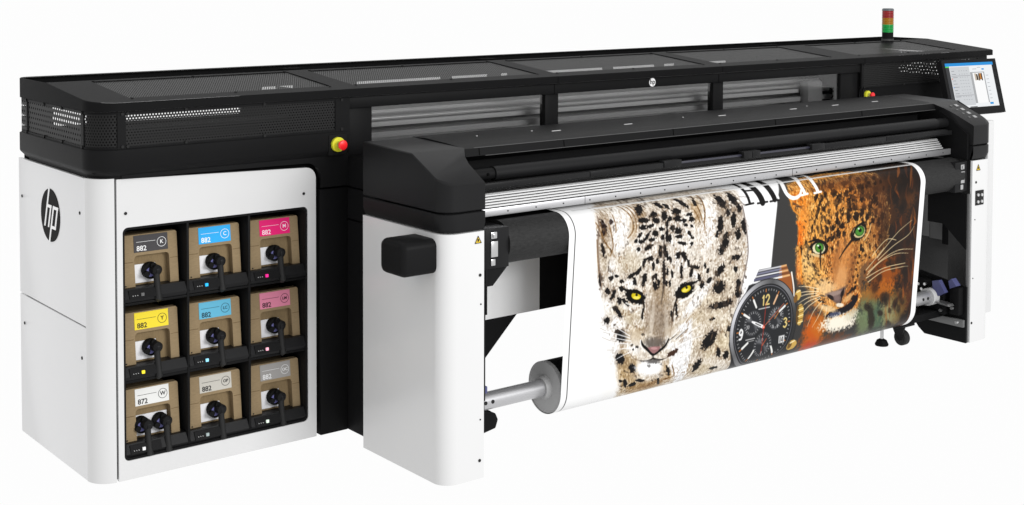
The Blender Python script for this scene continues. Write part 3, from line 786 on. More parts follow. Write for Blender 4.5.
# ================================================================ INK BOXES
def ink_box(r, c):
    num, let, col, tcol, _ = INKS[r][c]
    names = {'K': 'dark grey', 'C': 'bright cyan', 'M': 'magenta', 'Y': 'yellow', 'LC': 'light cyan', 'LM': 'pink', 'W': 'white', 'OP': 'pale beige grey', 'OC': 'mid grey'}
    two = (r == 2 and c == 0)
    lab = 'cardboard ink box with %s label lettered %s %s%s' % (names[let], num, let, ' and two hose couplers' if two else '')
    X0 = CX[c] + (.014, .018, .022)[c]; Z0 = CZ[r] + .053; W_ = .232; H = .204
    t = thing('ink_box', lab, 'ink box', (X0 + W_/2, .045, Z0), 'ink boxes in the cabinet rack')
    t.rotation_euler = (0, 0, 0)
    # local frame: x centred, y 0 = front bottom, leaning back slightly
    lean = .10
    def Y(z): return z*lean
    h = W_/2
    bm = bm_new()
    # front wall as three pieces: header and two cheeks, plus the sides, back and a recessed inner face
    xi0, xi1, zc = -h+.050, h-.036, .122
    def slab(pts, d0, d1, mi=0):
        A = [bm.verts.new((x, Y(z)+d0, z)) for x, z in pts]; B = [bm.verts.new((x, Y(z)+d1, z)) for x, z in pts]
        n = len(pts)
        fs = [bm.faces.new(A), bm.faces.new(B[::-1])]
        for k in range(n): fs.append(bm.faces.new((A[k], B[k], B[(k+1) % n], A[(k+1) % n])))
        for f in fs: f.material_index = mi
    rr = .014
    arch = [(xi0, 0), (xi0, zc-rr)] + [(xi0+rr-rr*math.cos(a), zc-rr+rr*math.sin(a)) for a in (PI/6, PI/3, PI/2)] + [(xi1-rr+rr*math.sin(a), zc-rr+rr*math.cos(a)) for a in (0, PI/6, PI/3, PI/2)] + [(xi1, 0)]
    outline = [(-h, 0), (-h, H-.006), (-h+.006, H), (h-.006, H), (h, H-.006), (h, 0)]
    slab(outline + arch[::-1], 0, .030)
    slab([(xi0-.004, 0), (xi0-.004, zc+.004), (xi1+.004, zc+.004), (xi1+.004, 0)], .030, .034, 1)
    slab([(-h, 0), (-h, H-.030), (-h+.006, H-.024), (h-.006, H-.024), (h, H-.030), (h, 0)], .0345, .20)
    bmesh.ops.triangulate(bm, faces=[f for f in bm.faces if len(f.verts) > 4])
    bmesh.ops.recalc_face_normals(bm, faces=bm.faces)
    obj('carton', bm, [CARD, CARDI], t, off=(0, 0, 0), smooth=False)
    bm = bm_new()
    add_box(bm, -h-.0008, xi0-.006, Y(.098)-.0008, .02, .0975, .0990); add_box(bm, xi1+.004, h+.0008, Y(.098)-.0008, .02, .0975, .0990)
    obj('carton_fold', bm, mat('fold_brown', (.12, .075, .035), .9, spec=.1), t, off=(0, 0, 0))
    T = Matrix(((1,0,0,0),(0,1,lean,0),(0,0,1,0),(0,0,0,1)))
    bm = bm_new()
    add_box(bm, -h+.050, h-.040, -.0016, .0, .134, H-.004); bm.transform(T)
    lb = obj('label', bm, flat('label_'+let, col, .45), t, off=(0, 0, 0), label='%s label on the carton' % names[let])
    tm = flat('label_text_'+let, tcol)
    text_mesh('number', num, tm, lb, .028, T @ front_at(-h+.060, -.0022, .148), 'LEFT', off=(0, 0, 0), bold=.0003)
    bm = bm_new()
    cxx, czz, ro = h-.066, .166, .0195
    for k in range(24):
        a0, a1 = 2*PI*k/24, 2*PI*(k+1)/24
        q = [(cxx+ro*math.cos(a0), czz+ro*math.sin(a0)), (cxx+ro*math.cos(a1), czz+ro*math.sin(a1)), (cxx+ro*.91*math.cos(a1), czz+ro*.91*math.sin(a1)), (cxx+ro*.91*math.cos(a0), czz+ro*.91*math.sin(a0))]
        bm.faces.new([bm.verts.new((x, -.0024, z)) for x, z in q])
    add_box(bm, -h+.060, h-.092, -.0024, -.0018, .1735, .1748)
    bm.transform(T); obj('ring', bm, tm, lb, off=(0, 0, 0))
    text_mesh('letter', let, tm, lb, .022 if len(let) == 1 else .017, T @ front_at(cxx, -.0024, czz), off=(0, 0, 0), bold=.0002)
    # white plate behind the spout
    bm = bm_new(); add_box(bm, xi0+.003, (xi1-.050 if not two else xi1-.006), .024, .029, .010, .082 if not two else .090); bm.transform(T)
    obj('spout_plate', bm, WPAP, t, off=(0, 0, 0))
    for cx_ in ((.002,) if not two else (-.040, .040)):
        zc_ = .056; y0 = Y(zc_)
        cp = tube('hose_coupler', VBLK, t, [(cx_, y0+.024, zc_), (cx_, y0+.000, zc_)], .033, 24, off=(0, 0, 0))
        bm = bm_new()
        add_tube(bm, [(cx_-.004, y0+.004, zc_-.004), (cx_-.004, y0-.004, zc_-.004)], .0185, 20)
        bmesh.ops.recalc_face_normals(bm, faces=bm.faces); obj('coupler_ring', bm, LILAC, cp, off=(0, 0, 0))
        bm = bm_new()
        for a in range(3):  # finger wings
            an = math.radians(80+120*a)
            p = Vector((cx_+.024*math.cos(an), 0, zc_+.024*math.sin(an)))
            add_tube(bm, [(p.x, y0+.012, p.z), (p.x, y0-.014, p.z)], .0115, 12)
        bmesh.ops.recalc_face_normals(bm, faces=bm.faces); obj('coupler_wing', bm, VBLK, cp, off=(0, 0, 0))
        bm = bm_new()
        add_tube(bm, [(cx_+.010, y0-.000, zc_+.006), (cx_+.013, y0-.030, zc_+.005), (cx_+.014, y0-.036, zc_+.004)], [.022, .021, .015], 20); add_box(bm, cx_+.004, cx_+.022, y0-.040, y0-.030, zc_-.006, zc_+.014, .003)
        bmesh.ops.recalc_face_normals(bm, faces=bm.faces); obj('coupler_cap', bm, BLK3, cp, off=(0, 0, 0))
        hs = []
        for k in range(9):
            q = k/8
            hs.append((cx_+.011-.001*q, y0-.024-.022*q**1.5, zc_-.004-.098*q))
        hs.append((cx_+.010, y0-.036, zc_-.112))
        tube('hose', RUB, cp, hs, [.0125]*8+[.0145, .009], 16, off=(0, 0, 0))
    # coin-sized wedge tag at left of the plate
    bm = bm_new(); add_tube(bm, [(-h+.010, -.001, .008), (-h+.010, .001, .008)], .003, 8); bmesh.ops.recalc_face_normals(bm, faces=bm.faces)
    obj('staple', bm, INKT, t, off=(0, 0, 0))
    return t
for r in range(3):
    for c in range(3): ink_box(r, c)

# ================================================================ TAKE-UP ROLL
RYc, RZc, RR = -.65, .235, .111
tk = thing('take_up_roll', 'grey tube with wide disc core winding up the print behind its lower edge', 'roll', (3.6, RYc, RZc))
o_ = (3.6, RYc, RZc)
tube('shaft', ALUD, tk, [(2.055, RYc, RZc), (5.215, RYc, RZc)], .036, 40, off=o_)
bm = bm_new()
for x in (2.150, 2.186): add_tube(bm, [(x, RYc-.034, RZc+.004), (x, RYc-.0375, RZc+.004)], .008, 12)
for x in (5.06, 5.10): add_tube(bm, [(x, RYc-.034, RZc+.004), (x, RYc-.0375, RZc+.004)], .008, 12)
bmesh.ops.recalc_face_normals(bm, faces=bm.faces); obj('shaft_hole', bm, INKT, tk, off=o_)
tube('core_flange', GRY, tk, [(2.486, RYc, RZc), (2.487, RYc, RZc), (2.505, RYc, RZc)], [.1065, .1085, .1085], 56, off=o_)
tube('collar', GRY, tk, [(2.462, RYc, RZc), (2.486, RYc, RZc)], [.045, .052], 36, off=o_)
tube('wound_print', VBLK, tk, [(2.5055, RYc, RZc), (4.90, RYc, RZc)], .108, 56, off=o_)
tube('collar', LGRY, tk, [(5.14, RYc, RZc), (5.19, RYc, RZc)], .046, 32, off=o_)

# ================================================================ PRINTED BANNER
WX0, WX1 = 2.483, 4.888
def banner_profile():
    """list of (y, z, s): over the platen, straight down, under the roll"""
    P = [(-.585, .9945)]
    R1 = PR + .0015
    # the straight run touches both circles on their front
    dy, dz = RYc-PY, RZc-PZ; D = math.hypot(dy, dz); R2 = RR
    base = math.atan2(dz, dy); al = math.acos((R1-R2)/D)
    th = base - al                                   # normal of the outer tangent on the front side
    if math.cos(th) > 0: th = base + al
    th = th % (2*PI)                                 # about pi (facing -y)
    for k in range(25):
        a = PI/2 + (th-PI/2)*k/24; P.append((PY+R1*math.cos(a), PZ+R1*math.sin(a)))
    q = (RYc+R2*math.cos(th), RZc+R2*math.sin(th)); a0 = P[-1]
    for k in range(1, 40): P.append((a0[0]+(q[0]-a0[0])*k/40, a0[1]+(q[1]-a0[1])*k/40))
    for k in range(33):
        a = th + math.radians(150)*k/32; P.append((RYc+R2*math.cos(a), RZc+R2*math.sin(a)))
    return P
# the print is drawn by the script itself: shapes given in millimetres on the sheet (across, along)
ARTOPS = r'''
["P",[247,247,247],2,0,[135,-33,1524,-14,1270,255,1259,467,1250,729,1241,1102,1146,1111,9,1087,-26,948]]
["P",[57,56,55],3,0,[1520,-63,1270,255,1259,467,1250,729,1241,1120,2333,1112,2799,-13,1520,-63]]
["P",[222,213,200],10,1,[291,21,150,233,154,310,161,405,185,507,216,619,249,690,275,738,304,809,306,919,349,1087,429,1076,698,1065,878,1062,1301,1077,1132,926,1036,839,1037,698,1084,563,1089,470,1057,349,1027,253,1044,169,841,81,511,102]]
["E",[139,111,83],1.0,0.55,0.36,[202,273,44.5,-1.0,4.5,79.5]]
["E",[176,158,130],1.0,0.55,0.432,[204,380,34.0,4.0,4.5,61.0]]
["E",[153,111,55],1.0,0.55,0.432,[362,270,23.0,-0.5,4.0,71.5]]
["E",[139,102,55],1.0,0.55,0.432,[413,218,30.5,-5.0,-9.0,49.5]]
["E",[153,111,55],1.0,0.55,0.46799999999999997,[756,256,43.0,-3.0,5.0,65.5]]
["E",[176,130,65],1.0,0.55,0.432,[785,350,19.0,2.5,5.0,55.5]]
["E",[190,174,144],1.0,0.55,0.595,[339,660,82.0,12.5,4.0,53.5]]
["E",[199,184,153],1.0,0.55,0.36,[362,431,82.5,11.0,3.5,44.0]]
["E",[156,135,111],1.0,0.55,0.7224999999999999,[546,670,67.0,14.0,-1.5,134.0]]
["E",[130,115,100],1.0,0.55,0.595,[572,755,55.5,9.0,5.5,69.0]]
["E",[176,153,120],1.0,0.55,0.432,[540,588,49.0,7.0,5.0,63.5]]
["E",[158,139,111],1.0,0.55,0.425,[493,751,54.5,9.0,3.0,41.0]]
["E",[181,162,130],1.0,0.55,0.51,[737,745,57.0,32.0,-51.5,63.5]]
["E",[162,134,93],1.0,0.55,0.51,[405,759,47.5,8.0,2.5,36.0]]
["E",[199,182,153],1.0,0.55,0.51,[849,716,75.0,30.5,-37.0,81.0]]
["E",[206,191,165],1.0,0.55,0.432,[952,638,79.0,21.0,-25.0,152.5]]
["E",[199,182,148],1.0,0.55,0.595,[890,886,96.5,-9.5,32.0,58.0]]
["E",[206,190,159],1.0,0.55,0.595,[994,879,80.5,13.5,8.5,87.0]]
["E",[190,172,139],1.0,0.55,0.595,[831,996,73.5,-1.5,31.0,43.5]]
["E",[199,186,169],1.0,0.55,0.432,[993,365,52.5,2.5,24.0,141.5]]
["E",[190,176,158],1.0,0.55,0.36,[918,333,39.0,4.5,3.0,92.0]]
["E",[178,148,102],1.0,0.55,0.765,[376,919,71.5,13.0,7.5,64.5]]
["E",[172,141,94],1.0,0.55,0.8075,[473,1019,102.5,-3.0,36.0,51.5]]
["E",[172,139,93],1.0,0.55,0.765,[620,963,44.5,8.5,11.0,42.5]]
["E",[176,148,106],1.0,0.55,0.595,[336,858,47.0,8.5,4.0,53.5]]
["E",[162,130,88],1.0,0.55,0.765,[526,1007,104.0,-2.5,29.0,40.0]]
["P",[240,240,240],8,0,[599,796,676,758,749,738,760,864,743,953,737,1063,701,1053,617,935,642,866]]
["E",[246,245,243],0.9,0.25,0.95,[352,526,35.0,5.0,1.5,22.0]]
["E",[246,245,243],0.9,0.25,0.95,[750,539,22.0,3.0,2.0,23.0]]
["E",[246,245,243],0.9,0.25,0.8,[792,643,27.5,17.0,-67.0,65.5]]
["E",[246,245,243],0.9,0.25,0.85,[733,689,21.5,14.0,-46.5,45.0]]
["E",[246,245,243],0.9,0.25,0.5,[658,470,50.0,6.5,4.0,45.5]]
["E",[246,245,243],0.9,0.25,0.85,[814,321,57.5,6.5,-7.5,119.5]]
["E",[246,245,243],0.9,0.25,0.6,[306,224,65.0,8.0,-31.5,60.0]]
["E",[246,245,243],0.9,0.25,0.8,[283,304,46.0,5.5,-2.0,77.5]]
["E",[246,245,243],0.9,0.25,0.6,[248,442,23.0,3.0,3.0,44.0]]
["E",[246,245,243],0.9,0.25,0.7,[366,633,51.0,21.5,-6.5,15.5]]
["E",[246,245,243],0.9,0.25,0.6,[237,601,29.0,4.0,3.0,44.0]]
["E",[246,245,243],0.9,0.25,0.8,[300,685,42.0,32.0,-24.5,19.5]]
["E",[246,245,243],0.9,0.25,0.75,[403,812,37.0,22.0,-19.0,24.0]]
["E",[246,245,243],0.9,0.25,0.7,[633,833,32.0,-15.0,34.0,34.0]]
["E",[246,245,243],0.9,0.25,0.95,[273,781,46.0,12.5,-11.0,93.5]]
["E",[246,245,243],0.9,0.25,1,[258,889,52.0,12.5,20.5,154.5]]
["E",[246,245,243],0.9,0.25,0.5,[509,957,94.5,2.5,15.5,36.0]]
["E",[246,245,243],0.9,0.25,1,[143,694,67.5,10.5,19.0,262.0]]
["E",[246,245,243],0.9,0.25,0.35,[431,343,83.0,10.0,5.0,88.0]]
["E",[246,245,243],0.9,0.25,0.35,[642,346,111.5,13.5,4.0,108.0]]
["L",[120,84,44],0.75,[7.9,7.9,7.9,7.9,7.9],[197,142,293,148,345,215,357,291,330,322]]
["L",[120,84,44],0.75,[6.4,6.4,6.4,6.4],[247,123,342,171,372,232,375,302]]
["L",[120,84,44],0.75,[7.9,7.9,7.9],[321,117,377,185,398,261]]
["L",[120,84,44],0.75,[6.4,6.4,6.4],[374,123,413,184,422,237]]
["L",[120,84,44],0.75,[8.5,8.5,8.5],[755,167,753,228,774,294]]
["L",[120,84,44],0.75,[7.4,7.4,7.4],[794,166,794,223,787,304]]
["L",[120,84,44],0.75,[6.4,6.4,6.4],[798,190,793,260,791,341]]
["L",[120,84,44],0.75,[6.4,6.4],[728,244,762,302]]
["L",[120,84,44],0.75,[7.4,7.4,7.4],[153,238,193,314,243,372]]
["L",[120,84,44],0.75,[6.4,6.4],[255,213,259,288]]
["L",[120,84,44],0.75,[7.9,7.9],[176,236,182,304]]
["L",[120,84,44],0.75,[6.9,6.9,6.9],[154,310,166,405,185,502]]
["L",[120,84,44],0.75,[7.4,7.4,7.4],[225,267,247,347,233,388]]
["L",[120,84,44],0.75,[6.9,6.9,6.9],[400,1026,499,1013,655,996]]
["L",[120,84,44],0.75,[5.3,5.3,5.3],[487,1040,533,997,630,996]]
["L",[120,84,44],0.75,[5.3,5.3],[536,1003,510,1031]]
["L",[120,84,44],0.75,[7.4,7.4],[641,935,666,993]]
["L",[120,84,44],0.75,[7.4,7.4,7.4],[902,442,937,404,954,369]]
["L",[120,84,44],0.75,[5.3,5.3],[192,174,169,147]]
["E",[40,30,28],0.4,0.5,0.95,[192,263,14.5,-1.0,6.5,33.5]]
["E",[40,30,28],0.4,0.5,0.95,[236,243,14.5,-1.0,0.0,12.5]]
["E",[22,20,20],0.3,0.6,0.98,[417,203,24.0,-2.5,-10.5,26.5]]
["E",[120,100,82],0.9,0.9,0.35,[417,203,39.0,-4.0,-18.5,43.0]]
["E",[22,20,20],0.3,0.6,0.98,[417,203,23.0,-2.5,-10.0,25.5]]
["E",[22,20,20],0.3,0.6,0.98,[422,257,33.0,3.5,-2.0,10.5]]
["E",[120,100,82],0.9,0.9,0.35,[422,257,54.5,6.0,-3.0,15.5]]
["E",[22,20,20],0.3,0.6,0.98,[422,257,31.5,3.5,-1.5,10.0]]
["E",[22,20,20],0.3,0.6,0.98,[480,240,21.0,2.5,-6.0,15.5]]
["E",[120,100,82],0.9,0.9,0.35,[480,240,34.5,3.5,-9.0,24.0]]
["E",[22,20,20],0.3,0.6,0.98,[480,240,20.0,2.5,-5.5,15.0]]
["E",[22,20,20],0.3,0.6,0.98,[495,265,20.0,2.5,-1.5,12.0]]
["E",[120,100,82],0.9,0.9,0.35,[495,265,33.5,3.5,-2.0,18.0]]
["E",[22,20,20],0.3,0.6,0.98,[495,265,19.5,2.0,-1.5,11.5]]
["E",[22,20,20],0.3,0.6,0.98,[415,286,20.0,2.0,1.0,12.0]]
["E",[120,100,82],0.9,0.9,0.35,[415,286,34.0,4.0,0.5,18.5]]
["E",[22,20,20],0.3,0.6,0.98,[415,286,19.5,2.0,1.0,12.0]]
["E",[22,20,20],0.3,0.6,0.98,[462,285,25.0,-4.0,4.0,8.0]]
["E",[22,20,20],0.3,0.6,0.98,[488,321,17.5,2.0,1.5,15.0]]
["E",[120,100,82],0.9,0.9,0.35,[488,321,28.5,3.0,1.5,23.0]]
["E",[22,20,20],0.3,0.6,0.98,[488,321,16.5,2.0,1.5,14.0]]
["E",[22,20,20],0.3,0.6,0.98,[527,306,17.5,2.0,0.5,10.0]]
["E",[22,20,20],0.3,0.6,0.98,[536,344,14.0,1.5,1.5,15.0]]
["E",[22,20,20],0.3,0.6,0.98,[400,318,8.5,5.5,-10.5,10.5]]
["E",[22,20,20],0.3,0.6,0.98,[436,335,8.5,5.0,-22.5,23.5]]
["E",[120,100,82],0.9,0.9,0.35,[436,335,14.5,9.0,-34.5,36.0]]
["E",[22,20,20],0.3,0.6,0.98,[436,335,8.5,5.0,-22.0,23.0]]
["E",[22,20,20],0.3,0.6,0.98,[476,347,19.5,-1.5,4.0,9.0]]
["E",[22,20,20],0.3,0.6,0.98,[378,341,9.0,5.0,-6.5,8.5]]
["E",[22,20,20],0.3,0.6,0.98,[404,347,13.5,-4.0,6.5,8.0]]
["E",[22,20,20],0.3,0.6,0.98,[455,378,22.0,-9.5,8.0,8.5]]
["E",[120,100,82],0.9,0.9,0.35,[455,378,37.5,-15.5,12.0,13.0]]
["E",[22,20,20],0.3,0.6,0.98,[455,378,22.0,-9.0,8.0,8.5]]
["E",[22,20,20],0.3,0.6,0.98,[545,251,17.0,2.0,-5.5,22.0]]
["E",[120,100,82],0.9,0.9,0.35,[545,251,29.0,3.0,-8.5,33.5]]
["E",[22,20,20],0.3,0.6,0.98,[545,251,17.0,2.0,-5.5,21.0]]
["E",[22,20,20],0.3,0.6,0.98,[534,196,16.5,22.0,-10.0,7.0]]
["E",[120,100,82],0.9,0.9,0.35,[534,196,24.5,39.5,-15.0,10.5]]
["E",[22,20,20],0.3,0.6,0.98,[534,196,15.5,21.0,-9.5,6.5]]
["E",[22,20,20],0.3,0.6,0.98,[575,207,14.0,14.5,-10.0,7.0]]
["E",[22,20,20],0.3,0.6,0.98,[558,292,9.0,1.0,1.5,25.0]]
["E",[22,20,20],0.3,0.6,0.98,[562,341,9.0,1.0,2.0,30.0]]
["E",[120,100,82],0.9,0.9,0.35,[562,341,15.0,2.0,4.0,46.0]]
["E",[22,20,20],0.3,0.6,0.98,[562,341,9.0,1.0,2.0,29.0]]
["E",[22,20,20],0.3,0.6,0.98,[527,389,11.0,1.0,1.0,13.0]]
["E",[22,20,20],0.3,0.6,0.98,[551,395,11.0,1.0,1.5,15.0]]
["E",[22,20,20],0.3,0.6,0.98,[618,240,25.0,6.0,-8.5,14.0]]
["E",[120,100,82],0.9,0.9,0.35,[618,240,42.0,10.5,-13.5,21.5]]
["E",[22,20,20],0.3,0.6,0.98,[618,240,24.5,6.0,-8.5,13.5]]
["E",[22,20,20],0.3,0.6,0.98,[621,271,22.0,2.5,-0.5,12.5]]
["E",[120,100,82],0.9,0.9,0.35,[621,271,37.0,4.5,-1.0,19.5]]
["E",[22,20,20],0.3,0.6,0.98,[621,271,21.5,2.5,-0.5,12.5]]
["E",[22,20,20],0.3,0.6,0.98,[661,284,18.0,2.0,0.5,9.5]]
["E",[22,20,20],0.3,0.6,0.98,[695,260,22.5,-0.5,0.5,9.5]]
["E",[22,20,20],0.3,0.6,0.98,[709,284,18.5,2.0,1.0,12.0]]
["E",[22,20,20],0.3,0.6,0.98,[595,311,16.5,2.0,1.5,15.0]]
["E",[120,100,82],0.9,0.9,0.35,[595,311,28.0,3.0,2.0,23.0]]
["E",[22,20,20],0.3,0.6,0.98,[595,311,16.5,2.0,1.5,14.5]]
["E",[22,20,20],0.3,0.6,0.98,[629,327,22.5,2.5,1.5,17.0]]
["E",[120,100,82],0.9,0.9,0.35,[629,327,38.0,4.5,2.0,26.0]]
["E",[22,20,20],0.3,0.6,0.98,[629,327,22.0,2.5,1.5,16.5]]
["E",[22,20,20],0.3,0.6,0.98,[638,352,22.5,2.5,1.0,10.5]]
["E",[22,20,20],0.3,0.6,0.98,[674,304,12.5,1.5,0.5,7.5]]
["E",[22,20,20],0.3,0.6,0.98,[713,314,11.0,1.0,1.0,8.0]]
["E",[22,20,20],0.3,0.6,0.98,[700,347,9.0,-3.0,13.5,16.5]]
["E",[22,20,20],0.3,0.6,0.98,[720,368,13.0,1.5,1.0,7.0]]
["E",[22,20,20],0.3,0.6,0.98,[661,386,25.0,6.5,-1.0,8.5]]
["E",[22,20,20],0.3,0.6,0.98,[718,396,11.5,1.0,1.0,10.0]]
["E",[22,20,20],0.3,0.6,0.98,[580,354,13.0,1.5,1.5,18.0]]
["E",[22,20,20],0.3,0.6,0.98,[639,429,14.0,1.5,0.5,9.5]]
["E",[22,20,20],0.3,0.6,0.98,[670,433,17.5,2.5,0.5,9.5]]
["E",[22,20,20],0.3,0.6,0.98,[574,265,13.5,1.5,-1.0,9.5]]
["E",[22,20,20],0.3,0.6,0.98,[673,202,21.5,25.0,-12.0,8.5]]
["E",[120,100,82],0.9,0.9,0.35,[673,202,32.0,45.0,-19.0,12.5]]
["E",[22,20,20],0.3,0.6,0.98,[673,202,20.5,24.0,-12.0,8.0]]
["E",[22,20,20],0.3,0.6,0.98,[747,207,11.5,-2.5,-3.5,22.5]]
["E",[22,20,20],0.3,0.6,0.98,[907,221,14.5,33.0,-21.5,9.0]]
["E",[120,100,82],0.9,0.9,0.35,[907,221,18.5,61.0,-32.5,13.5]]
["E",[22,20,20],0.3,0.6,0.98,[907,221,14.0,31.5,-20.5,8.5]]
["E",[22,20,20],0.3,0.6,0.98,[986,220,15.0,36.5,-22.0,9.5]]
["E",[120,100,82],0.9,0.9,0.35,[986,220,14.0,71.0,-33.5,14.0]]
["E",[22,20,20],0.3,0.6,0.98,[986,220,14.5,35.0,-21.5,8.5]]
["E",[22,20,20],0.3,0.6,0.98,[1012,265,14.5,0.0,3.0,20.5]]
["E",[120,100,82],0.9,0.9,0.35,[1012,265,24.5,0.0,3.5,31.5]]
["E",[22,20,20],0.3,0.6,0.98,[1012,265,14.5,0.0,2.5,20.0]]
["E",[22,20,20],0.3,0.6,0.98,[941,280,15.0,1.5,0.5,15.5]]
["E",[22,20,20],0.3,0.6,0.98,[979,317,18.0,2.0,3.0,34.0]]
["E",[120,100,82],0.9,0.9,0.35,[979,317,30.0,3.5,4.0,51.0]]
["E",[22,20,20],0.3,0.6,0.98,[979,317,17.5,2.0,3.0,33.0]]
["E",[22,20,20],0.3,0.6,0.98,[1049,351,16.5,-0.5,13.5,34.5]]
["E",[120,100,82],0.9,0.9,0.35,[1049,351,27.5,-1.0,20.5,53.0]]
["E",[22,20,20],0.3,0.6,0.98,[1049,351,15.5,-0.5,12.5,33.5]]
["E",[22,20,20],0.3,0.6,0.98,[1014,388,19.0,3.0,-1.0,27.0]]
["E",[120,100,82],0.9,0.9,0.35,[1014,388,32.0,6.0,-1.0,41.0]]
["E",[22,20,20],0.3,0.6,0.98,[1014,388,18.5,3.0,-1.0,26.0]]
["E",[22,20,20],0.3,0.6,0.98,[895,326,19.5,3.5,-1.5,41.0]]
["E",[120,100,82],0.9,0.9,0.35,[895,326,32.5,5.5,-3.0,62.0]]
["E",[22,20,20],0.3,0.6,0.98,[895,326,18.5,3.5,-1.5,39.5]]
["E",[22,20,20],0.3,0.6,0.98,[936,390,17.0,7.5,-13.0,22.0]]
["E",[120,100,82],0.9,0.9,0.35,[936,390,28.0,12.5,-20.0,33.0]]
["E",[22,20,20],0.3,0.6,0.98,[936,390,16.0,7.0,-13.0,21.0]]
["E",[22,20,20],0.3,0.6,0.98,[912,442,19.5,6.0,-7.5,24.0]]
["E",[120,100,82],0.9,0.9,0.35,[912,442,31.5,10.0,-10.5,36.5]]
["E",[22,20,20],0.3,0.6,0.98,[912,442,18.5,6.0,-6.5,23.0]]
["E",[22,20,20],0.3,0.6,0.98,[876,372,10.5,2.5,-3.0,20.0]]
["E",[22,20,20],0.3,0.6,0.98,[938,417,21.5,8.0,-8.5,18.0]]
["E",[120,100,82],0.9,0.9,0.35,[938,417,36.0,13.0,-12.5,28.0]]
["E",[22,20,20],0.3,0.6,0.98,[938,417,20.5,8.0,-8.0,18.0]]
["E",[22,20,20],0.3,0.6,0.98,[1013,494,27.0,0.0,4.0,13.0]]
["E",[120,100,82],0.9,0.9,0.35,[1013,494,44.5,0.0,6.5,19.5]]
["E",[22,20,20],0.3,0.6,0.98,[1013,494,26.0,0.0,4.0,12.5]]
["E",[22,20,20],0.3,0.6,0.98,[912,541,19.0,11.5,-23.0,22.5]]
["E",[120,100,82],0.9,0.9,0.35,[912,541,32.0,19.5,-35.0,34.0]]
["E",[22,20,20],0.3,0.6,0.98,[912,541,18.5,11.5,-22.0,21.5]]
["E",[22,20,20],0.3,0.6,0.98,[1015,551,15.0,2.0,1.0,14.0]]
["E",[22,20,20],0.3,0.6,0.98,[1037,625,15.5,3.5,-3.5,31.0]]
["E",[120,100,82],0.9,0.9,0.35,[1037,625,25.5,6.0,-5.5,46.5]]
["E",[22,20,20],0.3,0.6,0.98,[1037,625,14.5,3.5,-3.5,29.5]]
["E",[22,20,20],0.3,0.6,0.98,[1043,668,20.0,5.0,-3.0,20.0]]
["E",[120,100,82],0.9,0.9,0.35,[1043,668,33.0,9.0,-5.0,31.0]]
["E",[22,20,20],0.3,0.6,0.98,[1043,668,19.0,5.0,-3.0,20.0]]
["E",[22,20,20],0.3,0.6,0.98,[910,619,31.0,16.5,-19.0,23.5]]
["E",[120,100,82],0.9,0.9,0.35,[910,619,51.5,27.5,-29.0,35.5]]
["E",[22,20,20],0.3,0.6,0.98,[910,619,30.0,15.5,-18.0,22.5]]
["E",[22,20,20],0.3,0.6,0.98,[929,705,69.0,0.0,6.0,16.0]]
["E",[120,100,82],0.9,0.9,0.35,[929,705,115.0,0.0,9.0,25.0]]
["E",[22,20,20],0.3,0.6,0.98,[929,705,66.5,0.0,6.0,16.0]]
["E",[22,20,20],0.3,0.6,0.98,[984,699,23.0,3.5,2.0,18.0]]
["E",[120,100,82],0.9,0.9,0.35,[984,699,38.0,5.5,2.5,27.5]]
["E",[22,20,20],0.3,0.6,0.98,[984,699,22.0,3.5,1.5,17.5]]
["E",[22,20,20],0.3,0.6,0.98,[883,763,20.0,-1.0,3.5,7.5]]
["E",[22,20,20],0.3,0.6,0.98,[999,828,19.0,7.5,-6.0,13.5]]
["E",[120,100,82],0.9,0.9,0.35,[999,828,32.0,13.5,-10.0,21.5]]
["E",[22,20,20],0.3,0.6,0.98,[999,828,18.0,7.5,-6.0,13.5]]
["E",[22,20,20],0.3,0.6,0.98,[637,435,14.0,3.5,-2.5,16.5]]
["E",[22,20,20],0.3,0.6,0.98,[674,445,11.5,-3.5,15.5,19.5]]
["E",[120,100,82],0.9,0.9,0.35,[674,445,18.5,-5.5,23.5,29.5]]
["E",[22,20,20],0.3,0.6,0.98,[674,445,10.5,-3.5,14.5,19.0]]
["E",[22,20,20],0.3,0.6,0.98,[705,480,9.5,0.0,6.5,20.5]]
["E",[22,20,20],0.3,0.6,0.98,[747,505,35.0,7.0,0.0,9.0]]
["E",[120,100,82],0.9,0.9,0.35,[747,505,58.0,11.0,-0.5,13.0]]
["E",[22,20,20],0.3,0.6,0.98,[747,505,34.0,7.0,0.0,8.0]]
["E",[22,20,20],0.3,0.6,0.98,[728,529,10.5,3.0,-4.0,24.5]]
["E",[120,100,82],0.9,0.9,0.35,[728,529,18.0,5.0,-6.0,37.0]]
["E",[22,20,20],0.3,0.6,0.98,[728,529,10.5,3.0,-4.0,24.0]]
["E",[22,20,20],0.3,0.6,0.98,[780,554,11.0,0.0,6.0,19.0]]
["E",[22,20,20],0.3,0.6,0.98,[811,507,7.5,1.0,1.5,13.5]]
["E",[22,20,20],0.3,0.6,0.98,[832,532,10.5,1.5,1.5,12.5]]
["E",[22,20,20],0.3,0.6,0.98,[843,580,12.0,6.5,-10.5,12.5]]
["E",[22,20,20],0.3,0.6,0.98,[802,592,13.5,4.5,-5.5,19.0]]
["E",[120,100,82],0.9,0.9,0.35,[802,592,22.5,7.5,-8.5,29.0]]
["E",[22,20,20],0.3,0.6,0.98,[802,592,13.5,4.5,-5.5,18.5]]
["E",[22,20,20],0.3,0.6,0.98,[664,512,9.0,1.0,3.0,36.0]]
["E",[120,100,82],0.9,0.9,0.35,[664,512,15.5,2.0,4.5,54.5]]
["E",[22,20,20],0.3,0.6,0.98,[664,512,9.0,1.0,3.0,34.5]]
["E",[22,20,20],0.3,0.6,0.98,[456,380,21.5,-9.0,7.5,8.0]]
